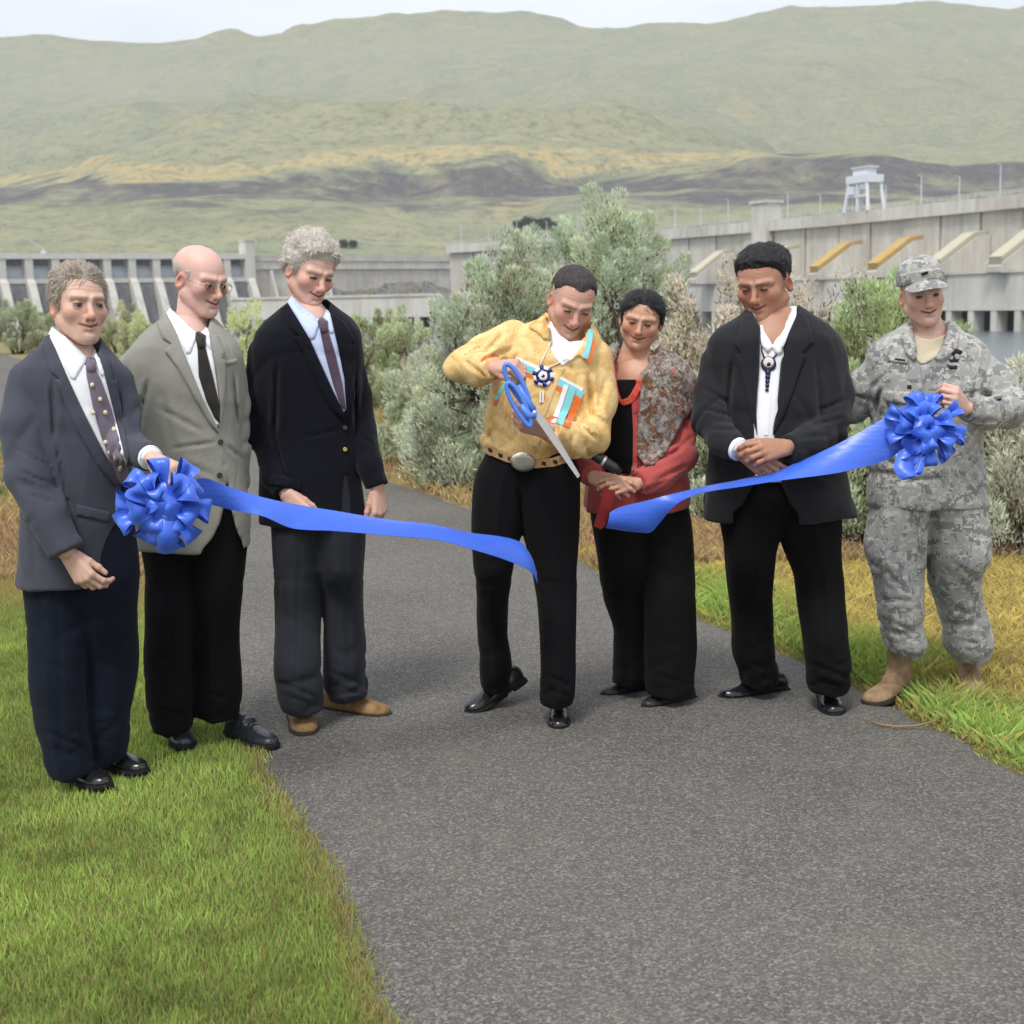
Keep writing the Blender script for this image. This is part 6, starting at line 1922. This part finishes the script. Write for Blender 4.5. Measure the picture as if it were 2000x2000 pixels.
    fg.drape('collar', fn, [(1508, 678), (1530, 648), (1548, 606), (1556, 600), (1556, 616), (1540, 652), (1526, 690), (1516, 692)], shirt_white, sh, th=.010)
    fg.strip('placket', fn, [(1507, 690), (1502, 760), (1496, 850)], 9, shirt_white, sh, th=.003)
    fg.drape('lapel', fn, [(1470, 612), (1482, 640), (1480, 700), (1477, 800), (1479, 850), (1466, 806), (1450, 740), (1436, 694), (1448, 690), (1436, 672), (1448, 630)], jk, top, th=.010)
    fg.drape('lapel', fn, [(1556, 600), (1553, 622), (1538, 664), (1528, 710), (1520, 800), (1510, 850), (1530, 812), (1556, 742), (1572, 694), (1564, 690), (1588, 668), (1578, 630)], jk, top, th=.010)
    # beaded neckpiece
    nb_ = newmat('beads_navy_black', (.012, .012, .045), .3, .5); wb = newmat('bead_pale', (.70, .62, .55), .35, .5)
    fr = lambda p: fn(p) - .002
    disc = lambda u, v, r, n=22: [(u + r * math.cos(a), v + r * math.sin(a)) for a in np.linspace(0, 2 * np.pi, n, endpoint=False)]
    ne = fg.drape('bead_pendant', fr, disc(1501, 711, 15), nb_, th=.005, step=4)
    fg.drape('pendant_face', fr, disc(1501, 708, 10.5), wb, ne, th=.008, step=4); fg.drape('pendant_face', fr, disc(1501, 711, 5), nb_, ne, th=.010, step=4)
    for k in range(5): fg.drape('bead', fr, disc(1500 - k * .5, 728 + k * 8.4, 5.6 - .5 * k, 10), nb_, ne, th=.008, step=4)
    mb = MB()
    for a_, b_, c_ in (((1486, 656), (1488, 686), (1493, 700)), ((1532, 652), (1524, 684), (1510, 700))): mb.tube(fg.hit(fr, [a_, b_, c_]) - fg.vd * .002, .003, 6)
    mb.build('bead_cord', nb_, ne, True)
    fg.shoe(fg.G(1512, 1352), fg.G(1408, 1368), shoe_black, sole_black, .31, 1.05, laces=sole_black)
    fg.shoe(fg.G(1614, 1362), fg.G(1630, 1403), shoe_black, sole_black, .31, 1.05, laces=sole_black)
    e = fg.P(1440, 876, -.29); t = unit(e - fg.P(1414, 860, -.23)); fg.cuff_ring('shirt_cuff', e - t * .005, e + t * .016, 22 * fg.m, shirt_white, sh)
    fg.hand(fg.P(1448, 880, -.30), fg.P(1490, 908, -.33) - fg.P(1448, 880, -.30), (-.1, -.95, .1), -1, [(.3, .5, .4), (.35, .5, .4), (.4, .5, .4), (.45, .5, .4)], s=1.05, spread=.06, thumb=(1, .5), thumb_curl=(.3, .2), fore=fg.P(1414, 860, -.23))
    fg.hand(fg.P(1532, 874, -.335), fg.P(1488, 880, -.385) - fg.P(1532, 874, -.335), (.05, -.85, .4), 1, [(.5, .7, .5), (.6, .75, .5), (.65, .8, .5), (.7, .8, .5)], s=1.08, spread=.10, thumb=(1, .4), thumb_curl=(.1, .2), fore=fg.P(1576, 866, -.25))
    under_body(fg, torso, arms, legs)
    fg.body()
    return fg


# ---- 7: soldier in grey digital camouflage
def camo(name, light=1.0):
    m = cloth(name, (.3, .3, .28), .1, .9, .55, .15)
    a = noise(m, coords(m, (1, 1, 1.35), snap=.0075), 17, 3, .6)
    b = noise(m, coords(m, (1.3, 1, 1.7), snap=.0075), 31, 2, .6)
    c = ramp(m, a, [(0, (.190, .198, .200)), (.44, (.190, .198, .200)), (.46, (.320, .325, .315)), (1, (.320, .325, .315))], 'CONSTANT')
    c = mixc(m, ramp(m, b, [(0, (0, 0, 0)), (.56, (1, 1, 1))], 'CONSTANT'), c, (.45, .435, .40))
    setc(m, c)
    return m


def soldier_7():
    Y = float(ground(1810, 1366)[1])
    fg = Fig(Y, 1812, 'soldier in grey digital camouflage uniform and patrol cap holding a bow', 1366)
    cm = camo('camouflage_grey')
    tn = cloth('undershirt_sand', (.52, .46, .34), .06, .85, .2)
    o = O(age=0.4, wide=.98, smile=.8, jowl=.1, skin=(.62, .39, .31), stubble=.1, eye=.75, gaze=-.1, brow=(.30, .20, .15), brow_w=.4, teeth=False, fringe=(.36, .27, .22), fringe_top=.06)
    fg.head(1812, 577, -.09, 1.0, -3, 3, -7, o, (1818, 652, .0, .055))
    torso = [(634, 1770, 1862, .08, .03), (650, 1744, 1886, .10, .02), (668, 1716, 1912, .12, .01), (694, 1701, 1929, .13, 0), (728, 1698, 1932, .14, 0), (790, 1706, 1924, .145, 0), (860, 1704, 1917, .145, 0), (920, 1702, 1918, .15, 0), (985, 1700, 1924, .16, 0)]
    arms = [[(1716, 720, .02, 31), (1690, 752, .04, 34), (1668, 792, .08, 32), (1640, 800, .12, 28)],
            [(1914, 718, .0, 33), (1952, 752, -.06, 36), (1972, 800, -.13, 33), (1930, 806, -.25, 29), (1890, 798, -.32, 25)]]
    c1, c2 = gy(fg, 1740, 1368), gy(fg, 1900, 1352)
    legs = [[(930, 1706, 1810, .13, 0), (987, 1702, 1812, .135, 0), (1067, 1694, 1808, .135, 0), (1125, 1707, 1800, .125, c1 * .5), (1183, 1713, 1796, .12, c1), (1225, 1722, 1798, .12, c1 + .03), (1252, 1730, 1806, .12, c1 + .04), (1270, 1738, 1798, .105, c1 + .05)],
            [(930, 1806, 1918, .13, 0), (991, 1806, 1922, .135, 0), (1074, 1810, 1932, .135, 0), (1125, 1818, 1912, .125, c2 * .5), (1179, 1832, 1914, .12, c2), (1225, 1842, 1926, .12, c2 + .03), (1258, 1846, 1936, .12, c2 + .04), (1280, 1858, 1928, .105, c2 + .05)]]
    top, leg, ft, fl = make_clothes(fg, 'uniform_jacket', torso, arms, legs, cm, cm, (), neck_cut=([(1774, 610), (1856, 610), (1858, 640), (1840, 690), (1800, 706), (1786, 690), (1776, 650)], .01), seed=15.2, amp=.009, leg_amp=.009, hem=.010, lcr=[(1714, 1172, 1796, 1176, 0.0066, 7), (1720, 1208, 1792, 1236, 0.0066, 6), (1838, 1182, 1914, 1208, 0.0066, 7), (1700, 1086, 1764, 1150, 0.009, 8), (1858, 1096, 1914, 1140, 0.009, 8), (1850, 1220, 1930, 1226, 0.006, 6), (1730, 1234, 1800, 1256, 0.0054, 5), (1852, 1250, 1932, 1260, 0.0054, 5), (1740, 1000, 1744, 1080, 0.007, 7)], cr=[(1719, 756, 1708, 806, .013, 7), (1905, 736, 1890, 806, .016, 8), (1918, 768, 1964, 790, .011, 7), (1930, 792, 1980, 768, .010, 6), (1720, 896, 1802, 930, .009, 8), (1740, 944, 1862, 930, .009, 8), (1880, 856, 1906, 962, .009, 8), (1900, 824, 1950, 822, .010, 6), (1740, 720, 1700, 760, .008, 7)])
    under_body(fg, torso, arms, legs)
    fn = suit_fn(fg, ft)
    fu = lambda p: np.minimum(np.minimum(fn(p), fg.fhead(p) - .003), fg.finner(p) - .005)
    fg.drape('undershirt', fu, [(1778, 650), (1796, 660), (1820, 663), (1846, 654), (1838, 690), (1812, 708), (1798, 712), (1786, 700)], tn, th=.003)
    fg.drape('collar', fn, [(1770, 640), (1780, 636), (1784, 664), (1790, 700), (1784, 706), (1768, 690), (1760, 660)], cm, top, th=.011)
    fg.drape('collar', fn, [(1850, 628), (1862, 634), (1872, 652), (1868, 680), (1848, 700), (1836, 706), (1826, 700), (1840, 684), (1850, 660)], cm, top, th=.011)
    bd = newmat('badge_black', (.018, .018, .022), .7)
    fg.strip('front_flap', fn, [(1806, 716), (1814, 780), (1818, 860), (1818, 975)], 16, cm, top, th=.005)
    for q in ([(1732, 762), (1788, 768), (1786, 792), (1730, 784)], [(1856, 750), (1912, 740), (1914, 760), (1858, 772)]): fg.drape('pocket_flap', fn, q, cm, top, th=.008)
    fg.drape('name_tape', fn, [(1736, 698), (1772, 703), (1771, 711), (1735, 706)], cm, top, th=.004)
    fg.strip('lettering', lambda p: fn(p) - .003, [(1748, 701), (1768, 704)], 3.5, bd, top, th=.002, step=3)
    # sewn badges on the chest
    for q in ([(1850, 684), (1858, 680), (1864, 684), (1870, 682), (1880, 686), (1876, 692), (1866, 690), (1862, 696), (1858, 690)], [(1852, 700), (1860, 702), (1864, 696), (1868, 702), (1874, 700), (1870, 707), (1856, 707)], [(1848, 711), (1856, 714), (1870, 714), (1868, 721), (1856, 721)]):
        fg.drape('badge', fn, q, bd, top, th=.003, step=3)
    fg.drape('badge', fn, [(1772, 752), (1780, 752), (1780, 759), (1772, 759)], bd, top, th=.003, step=3)
    # cargo pockets
    fg.drape('cargo_pocket', fl, [(1694, 1050), (1724, 1052), (1732, 1118), (1706, 1122)], cm, leg, th=.014)
    fg.drape('cargo_pocket', fl, [(1900, 1050), (1932, 1052), (1916, 1118), (1890, 1112)], cm, leg, th=.014)
    fg.strip('fly_seam', fl, [(1790, 995), (1796, 1050), (1802, 1092)], 5, cm, leg, th=.004)
    # boots
    bt = newmat('boot_tan_suede', (.31, .20, .115), .85, .2); v_ = coords(bt)
    setc(bt, ramp(bt, noise(bt, v_, 24, 4), [(.3, (.22, .14, .085)), (.7, (.38, .26, .155))])); bump(bt, noise(bt, v_, 180, 2), .25, .002)
    fg.shoe(fg.G(1762, 1350), fg.G(1694, 1380), bt, sole_brown, .31, 1.1, boot=.24, laces=bt)
    fg.shoe(fg.G(1892, 1338), fg.G(1902, 1366), bt, sole_brown, .31, 1.1, boot=.24, laces=bt)
    # patrol cap
    loc, k_ = fg.loc, fg.hs
    def cap_f(p):
        q = loc(p)
        d = ell(q, (0, .016, .062), (.088, .111, .094))
        crown = smax(d, .044 - q[:, 2], .006)
        crown = smax(crown, q[:, 2] - .146 - .12 * q[:, 1], .022)
        band = smax(np.sqrt((q[:, 0] / .084)**2 + ((q[:, 1] - .014) / .107)**2) * .09 - .0925, np.abs(q[:, 2] - .064 + .10 * q[:, 1]) - .022, .004)
        d = smin(crown, band, .004) + .0016 * np.exp(-((q[:, 2] - .088 + .10 * q[:, 1]) / .003)**2)
        return (d - .002 * vn(q * 30)) * k_
    lo, hi = fg.bbox([fg.hc + .18, fg.hc - .18], 0)
    cp = sdf_obj('cap', cap_f, lo, hi, .003, cm, fg.root, None, 1)
    def brim_f(p):
        q = loc(p)
        zc = .062 - .42 * np.clip(-(q[:, 1] + .08), 0, 1) - 5.5 * q[:, 0]**2
        r = np.sqrt((q[:, 0] / .080)**2 + ((q[:, 1] + .070) / .092)**2)
        d = smax((r - 1) * .08, np.abs(q[:, 2] - zc) - .0028, .002)
        return smax(d, q[:, 1] + .055, .004) * k_
    sdf_obj('brim', brim_f, lo, hi, .003, cm, cp, None, 1)
    mb = MB(); c0 = fg.hc + fg.hR @ np.array([-.006, -.096, .082]) * k_
    A = fg.hR
    for i, (u, v) in enumerate(((-1, 0), (0, .3), (1, .6))): mb.box((-.006 + u * .006, -.004, -.004 + v * .004), (.006 + u * .006, .002, .005 + v * .004), np.vstack([np.column_stack([A, c0]), [0, 0, 0, 1]]))
    mb.build('cap_badge', bd, cp)
    hp = fg.hand(fg.P(1884, 797, -.325), fg.P(1868, 778, -.37) - fg.P(1884, 797, -.325), (.45, -.85, .2), 1, [(1.0, 1.2, .7), (1.05, 1.2, .7), (1.1, 1.2, .7), (1.1, 1.2, .7)], s=1.0, spread=.05, thumb=(1, .3), thumb_curl=(.3, .4), fore=fg.P(1930, 806, -.25))
    ring = newmat('ring_gold', (.7, .55, .3), .25, .5, Metallic=1.0)
    f3 = [x for x in hp if x[0] == 'finger'][2][1]; m_ = (np.asarray(f3[0]) * .45 + np.asarray(f3[1]) * .55); dr = unit(np.asarray(f3[1]) - np.asarray(f3[0]))
    mb = MB(); a_ = unit(np.cross(dr, (0, 0, 1))); b_ = np.cross(dr, a_)
    mb.tube([m_ + .0102 * (math.cos(t) * a_ + math.sin(t) * b_) for t in np.linspace(0, 2 * np.pi, 20)], .0016, 6, False); mb.build('ring', ring, fg.root, True)
    fg.body()
    return fg
P1 = man_1(); P2 = man_2(); P3 = man_3(); P4 = man_4(); P5 = woman_5(); P6 = man_6(); P7 = soldier_7()
# ------------------------------------------------------------------ ribbon, bows, scissors and small things
satin = newmat('ribbon_satin_blue', (.045, .135, .68), .36, .55)
b_ = satin.node_tree.nodes['Principled BSDF']
b_.inputs['Sheen Weight'].default_value = .40; b_.inputs['Sheen Roughness'].default_value = .35; b_.inputs['Sheen Tint'].default_value = (.55, .68, 1, 1)
v = coords(satin); bump(satin, noise(satin, coords(satin, (.4, 1, 1.6)), 22, 3, .5, .8), .30, .008); bump(satin, noise(satin, v, 700, 1), .06, .001)


def band(rows, name, mat, parent, base, n=90, m=9, th=.0012):
    """a ribbon: rows of (upper u, v, Y, lower u, v, Y, bulge)"""
    R_ = np.array(rows, float)
    U_ = np.array([at(r[0], r[1], r[2]) for r in R_]); L_ = np.array([at(r[3], r[4], r[5]) for r in R_]); B_ = R_[:, 6]
    t = np.concatenate([[0], np.cumsum(np.linalg.norm(np.diff((U_ + L_) / 2, axis=0), axis=1))]); t /= t[-1]
    s = np.linspace(0, 1, n)
    f = lambda A: np.stack([hermite(s, t, A[:, i]) for i in range(3)], -1)
    U2, L2 = f(U_), f(L_); b2 = hermite(s, t, B_)
    T = np.gradient((U2 + L2) / 2, axis=0); N = np.cross(T, L2 - U2); N /= np.linalg.norm(N, axis=1)[:, None] + 1e-9
    sg = np.where((N @ Fw) > 0, -1.0, 1.0); N *= sg[:, None]
    k = np.linspace(0, 1, m)
    P = U2[:, None] + (L2 - U2)[:, None] * k[None, :, None] + N[:, None] * (b2[:, None] * 4 * (k * (1 - k))[None])[:, :, None] - np.asarray(base)
    mb = MB()
    mb.grid(P + N[:, None] * th / 2); mb.grid((P - N[:, None] * th / 2)[:, ::-1])
    o = mb.build(name, mat, parent, True)
    return o


def bow(center, axis, R, spec, rng, parent, base):
    """satin loops fanned round a knot; spec rows (count, radius factor, tilt towards the axis, start angle)"""
    axis = unit(axis); X = unit(np.cross(axis, (0, 0, 1))); Z = np.cross(X, axis)
    if Z[2] < 0: Z = -Z
    for cnt, rf, tilt, a0 in spec:
        for i in range(cnt):
            a = a0 + i * 2 * np.pi / cnt + rng.uniform(-.12, .12)
            r = math.cos(a) * X + math.sin(a) * Z
            tl = tilt + rng.uniform(-.15, .15)
            rp = unit(math.cos(tl) * r + math.sin(tl) * axis); ap = unit(-math.sin(tl) * r + math.cos(tl) * axis)
            tw = rng.uniform(-.75, .75)
            side = np.cross(rp, ap); side = unit(side * math.cos(tw) + ap * math.sin(tw)); ap2 = np.cross(side, rp)
            Rl = R * rf * rng.uniform(.86, 1.10); Hh = R * .20 * rng.uniform(.7, 1.25); Wd = R * .27 * rng.uniform(.85, 1.15)
            s = np.linspace(0, 1, 30)
            xx = Rl * np.sin(np.pi * s) ** .62; yy = Hh * np.sin(2 * np.pi * s) * np.sin(np.pi * s) ** .4
            ww = Wd * (.10 + .90 * np.sin(np.pi * s) ** 1.1)
            c = center + rp * xx[:, None] + ap2 * yy[:, None]
            k = np.linspace(-1, 1, 7)
            # the ribbon keeps a crease along its middle near the knot and opens outwards
            cr_ = (np.abs(k)[None] * (1 - np.sin(np.pi * s) ** .8)[:, None] * .05 + .012 * np.sin(3 * k + 5 * rng.random())[None] * np.sin(np.pi * s)[:, None])
            P = c[:, None] + side * (ww[:, None] * k[None])[:, :, None] + ap2 * cr_[:, :, None] * (R / .15) - base
            mb = MB(); mb.grid(P); mb.build('loop', satin, parent, True)
    # knot
    f = lambda p: ell(p, center - base + axis * R * .12, (R * .14, R * .14, R * .14)) - .003 * np.sin(p[:, 0] * 400)
    sdf_obj('knot', f, center - base - R * .4, center - base + R * .4, .005, satin, parent)


rng = np.random.default_rng(3)
# left ribbon
Yb = P1.Y - .40
cb = at(318, 984, Yb)
base = np.array([cb[0], cb[1], cb[2]])
rb = empty('ribbon_with_bow', tuple(base)); tag(rb, 'left blue ribbon with its bow, cut end drooping at the black trousers', 'ribbon', 'cut ceremonial ribbon')
bow(cb, -unit(ray(314, 984)), .126, [(10, 1.10, .02, .2), (8, .90, .42, .5), (5, .58, .9, .1)], rng, rb, base)
Ye = P4.Y - .26
w_ = lambda x: Yb + .08 + (Ye - Yb - .08) * (x - 345) / (1046 - 345)
rows = [(345, 958, w_(345), 345, 1000, w_(345) - .03, .0), (392, 934, w_(390), 396, 985, w_(395) + .02, .0), (446, 950, w_(440), 452, 996, w_(450), .006), (508, 970, w_(507), 512, 1008, w_(510) - .06, .004),
        (576, 985, w_(576), 576, 1033, w_(576) - .07, .004), (650, 997, w_(650), 650, 1037, w_(650) - .07, .006), (759, 1015, w_(759), 759, 1046, w_(759) - .08, .006), (840, 1024, w_(831), 860, 1056, w_(867) - .08, .006),
        (922, 1041, w_(922), 922, 1073, w_(922) - .08, .006), (978, 1048, w_(976), 994, 1096, w_(998) - .06, .008), (1016, 1059, w_(1016), 1030, 1112, w_(1030) - .05, .010), (1036, 1084, w_(1034) - .01, 1041, 1121, w_(1042) - .04, .008), (1048, 1118, w_(1046) - .01, 1050, 1140, w_(1049) - .03, .0)]
band(rows, 'streamer', satin, rb, base)
band([(296, 1000, Yb - .02, 350, 1000, Yb - .02, .02), (300, 1040, Yb - .04, 350, 1042, Yb - .04, .03), (304, 1074, Yb - .01, 348, 1074, Yb - .01, .02)], 'tail', satin, rb, base, 20)
# right ribbon
Yr = P7.Y - .43
cr = at(1806, 838, Yr); base = cr.copy()
rr_ = empty('ribbon_with_bow', tuple(base)); tag(rr_, 'right blue ribbon held by the soldier, twisting to a loose end before the woman', 'ribbon', 'cut ceremonial ribbon')
bow(cr, -unit(ray(1800, 838)) + np.array([.25, 0, .1]), .122, [(9, 1.10, .02, .5), (7, .90, .45, .1), (4, .58, .95, .7)], rng, rr_, base)
Y2 = P5.Y - .40
w2 = lambda x: Yr + .05 + (Y2 - Yr - .05) * (1836 - x) / (1836 - 1180)
rows = [(1842, 770, w2(1836), 1806, 852, w2(1800) - .02, 0), (1800, 776, w2(1800), 1762, 878, w2(1760) - .03, .006), (1760, 796, w2(1760), 1734, 898, w2(1735) - .03, .008), (1690, 838, w2(1690), 1690, 911, w2(1690) - .04, .008),
        (1626, 872, w2(1626), 1634, 924, w2(1640) - .06, .008), (1532, 913, w2(1532), 1536, 937, w2(1532) - .09, .006), (1445, 937, w2(1445), 1452, 950, w2(1450) - .09, .004), (1376, 950, w2(1372), 1376, 962, w2(1372) - .08, .0),
        (1330, 961, w2(1330), 1336, 976, w2(1336) - .05, .002), (1300, 968, w2(1300), 1313, 992, w2(1313) - .02, .006), (1262, 978, w2(1262), 1288, 1022, w2(1288) + .02, .014), (1228, 986, w2(1228), 1266, 1041, w2(1266) + .03, .018), (1207, 992, w2(1207), 1226, 1038, w2(1226) + .03, .018), (1191, 1001, w2(1191), 1182, 1031, w2(1182) + .03, .016)]
band(rows, 'streamer', satin, rr_, base)
band([(1756, 880, Yr - .02, 1790, 880, Yr - .03, .01), (1746, 915, Yr - .06, 1786, 918, Yr - .06, .015), (1764, 938, Yr - .08, 1800, 926, Yr - .08, .015), (1798, 905, Yr - .05, 1808, 886, Yr - .05, .01)], 'tail', satin, rr_, base, 30)

# ceremonial scissors
blue_pl = newmat('scissor_handle_blue', (.085, .22, .70), .35, .5)
stl = newmat('scissor_blade_steel', (.68, .67, .68), .28, .5, Metallic=.7)
Ys = P4.Y - .40
c0 = at(1040, 800, Ys)
sc = empty('scissors', tuple(c0)); tag(sc, 'oversized scissors with blue handles and long steel blades', 'scissors')
q = lambda u, v_, dY=0: at(u, v_, Ys + dY) - c0
def ringh(a, b, hw, rad, dY):
    a, b = np.array(a, float), np.array(b, float); d = (b - a) / 2; c = (a + b) / 2; L = np.hypot(*d); d /= L; nrm = np.array([-d[1], d[0]])
    t = np.linspace(0, 2 * np.pi, 33)
    pts = [c + d * L * math.cos(x) + nrm * hw * math.sin(x) * (1.15 - .25 * math.cos(x)) for x in t]
    mb = MB(); mb.tube([q(p[0], p[1], dY) for p in pts], rad, 10, False)
    return mb
m_ = .0019
mb = ringh((988, 712), (1034, 796), 10, 4.6 * m_, .0); mb.tube([q(1012, 752), q(1030, 785), q(1046, 808)], [5 * m_, 8 * m_, 7 * m_], 10); mb.build('handle', blue_pl, sc, True)
mb = ringh((992, 748), (1036, 832), 9, 4.4 * m_, -.018); mb.tube([q(1018, 790, -.018), q(1032, 812, -.018), q(1046, 812, -.012)], [5 * m_, 8 * m_, 6 * m_], 10); mb.build('handle', blue_pl, sc, True)
for dY, sh, nm in ((-.010, 0, 'blade'), (.004, 3, 'blade')):
    A_ = [(1038 + sh, 806), (1048 + sh, 798), (1090 + sh, 860), (1131 + sh * .6, 928), (1128 + sh * .5, 934), (1084 + sh, 872)]
    v_ = [q(u, w, dY) for u, w in A_] + [q(u, w, dY + .005) for u, w in A_]; k = len(A_)
    mb = MB(); mb.add(v_, [(i, (i + 1) % k, k + (i + 1) % k, k + i) for i in range(k)] + [(0, 1, 2, 5), (5, 2, 3, 4), (6, 11, 8, 7), (11, 10, 9, 8)]); mb.build(nm, stl, sc)
mb = MB(); mb.tube([q(1044, 806, -.018), q(1044, 806, .014)], 4.2 * m_, 12); mb.build('screw', stl, sc, True)

# black case with red strap in the woman's hands
Yw = P5.Y - .37
c0 = at(1190, 930, Yw)
hb = empty('hand_case', tuple(c0)); tag(hb, 'small black case with dark red strap in the woman hands', 'case')
q = lambda u, v_, dY=0: at(u, v_, Yw + dY) - c0
blk = newmat('case_black', (.018, .018, .017), .35, .5)
mb = MB(); mb.tube([q(1150, 882), q(1156, 886), q(1178, 900), q(1200, 914), q(1212, 924)], [.010, .018, .020, .019, .012], 14); mb.build('body', blk, hb, True)
mb = MB(); mb.tube([q(1176, 899), q(1181, 902)], .0212, 14); mb.build('band', stl, hb, True)
red = cloth('strap_dark_red', (.165, .012, .014), .15, .7, .2, .2)
band([(1178, 952, Yw - .01, 1202, 960, Yw - .01, .004), (1172, 985, Yw - .02, 1194, 992, Yw - .02, .006), (1162, 1018, Yw - .01, 1182, 1026, Yw - .01, .004), (1160, 1028, Yw - .01, 1174, 1034, Yw - .01, .0)], 'strap', red, hb, c0, 24, 7, .004)

# twig and straw on the asphalt
twm = newmat('twig', (.30, .20, .11), .9, .1)
tp = np.array([ground(u, v_) for u, v_ in ((1698, 1418), (1722, 1426), (1752, 1430), (1790, 1428), (1822, 1420), (1846, 1408))]); tp[:, 2] = .021
mb = MB(); mb.tube(tp - tp[0], [.003, .004, .004, .004, .003, .002], 6); tag(mb.build('twig', twm, loc=tuple(tp[0]), smooth=True), 'thin dry twig lying on the asphalt by the soldier boot', 'twig')
rng = np.random.default_rng(9)
n = 260
u = rng.uniform(-1.1, 1.7, n); y = rng.uniform(3.1, 9, n); pdv = path_d(u, y); ok = (pdv < -.01) & (pdv > -.9) & (rng.random(n) < np.exp(pdv / .25) + .05)
u, y = u[ok], y[ok]; n = len(u)
a = rng.uniform(0, 6.28, n); L = rng.uniform(.015, .06, n)
p0 = np.stack([u, y, np.full(n, .0215)], -1); d = np.stack([np.cos(a), np.sin(a), a * 0], -1); s_ = np.stack([-np.sin(a), np.cos(a), a * 0], -1) * .0013
V = np.stack([p0 - s_, p0 + s_, p0 + d * L[:, None] + s_, p0 + d * L[:, None] - s_], 1).reshape(-1, 3); V[2::4, 2] += .003; V[3::4, 2] += .003
i = np.arange(n)[:, None] * 4
o = npmesh('straw_litter', V, i + np.array([0, 1, 2, 3]), twm, None, False); tag(o, 'scattered straw bits along the path edges', 'straw', kind='stuff')
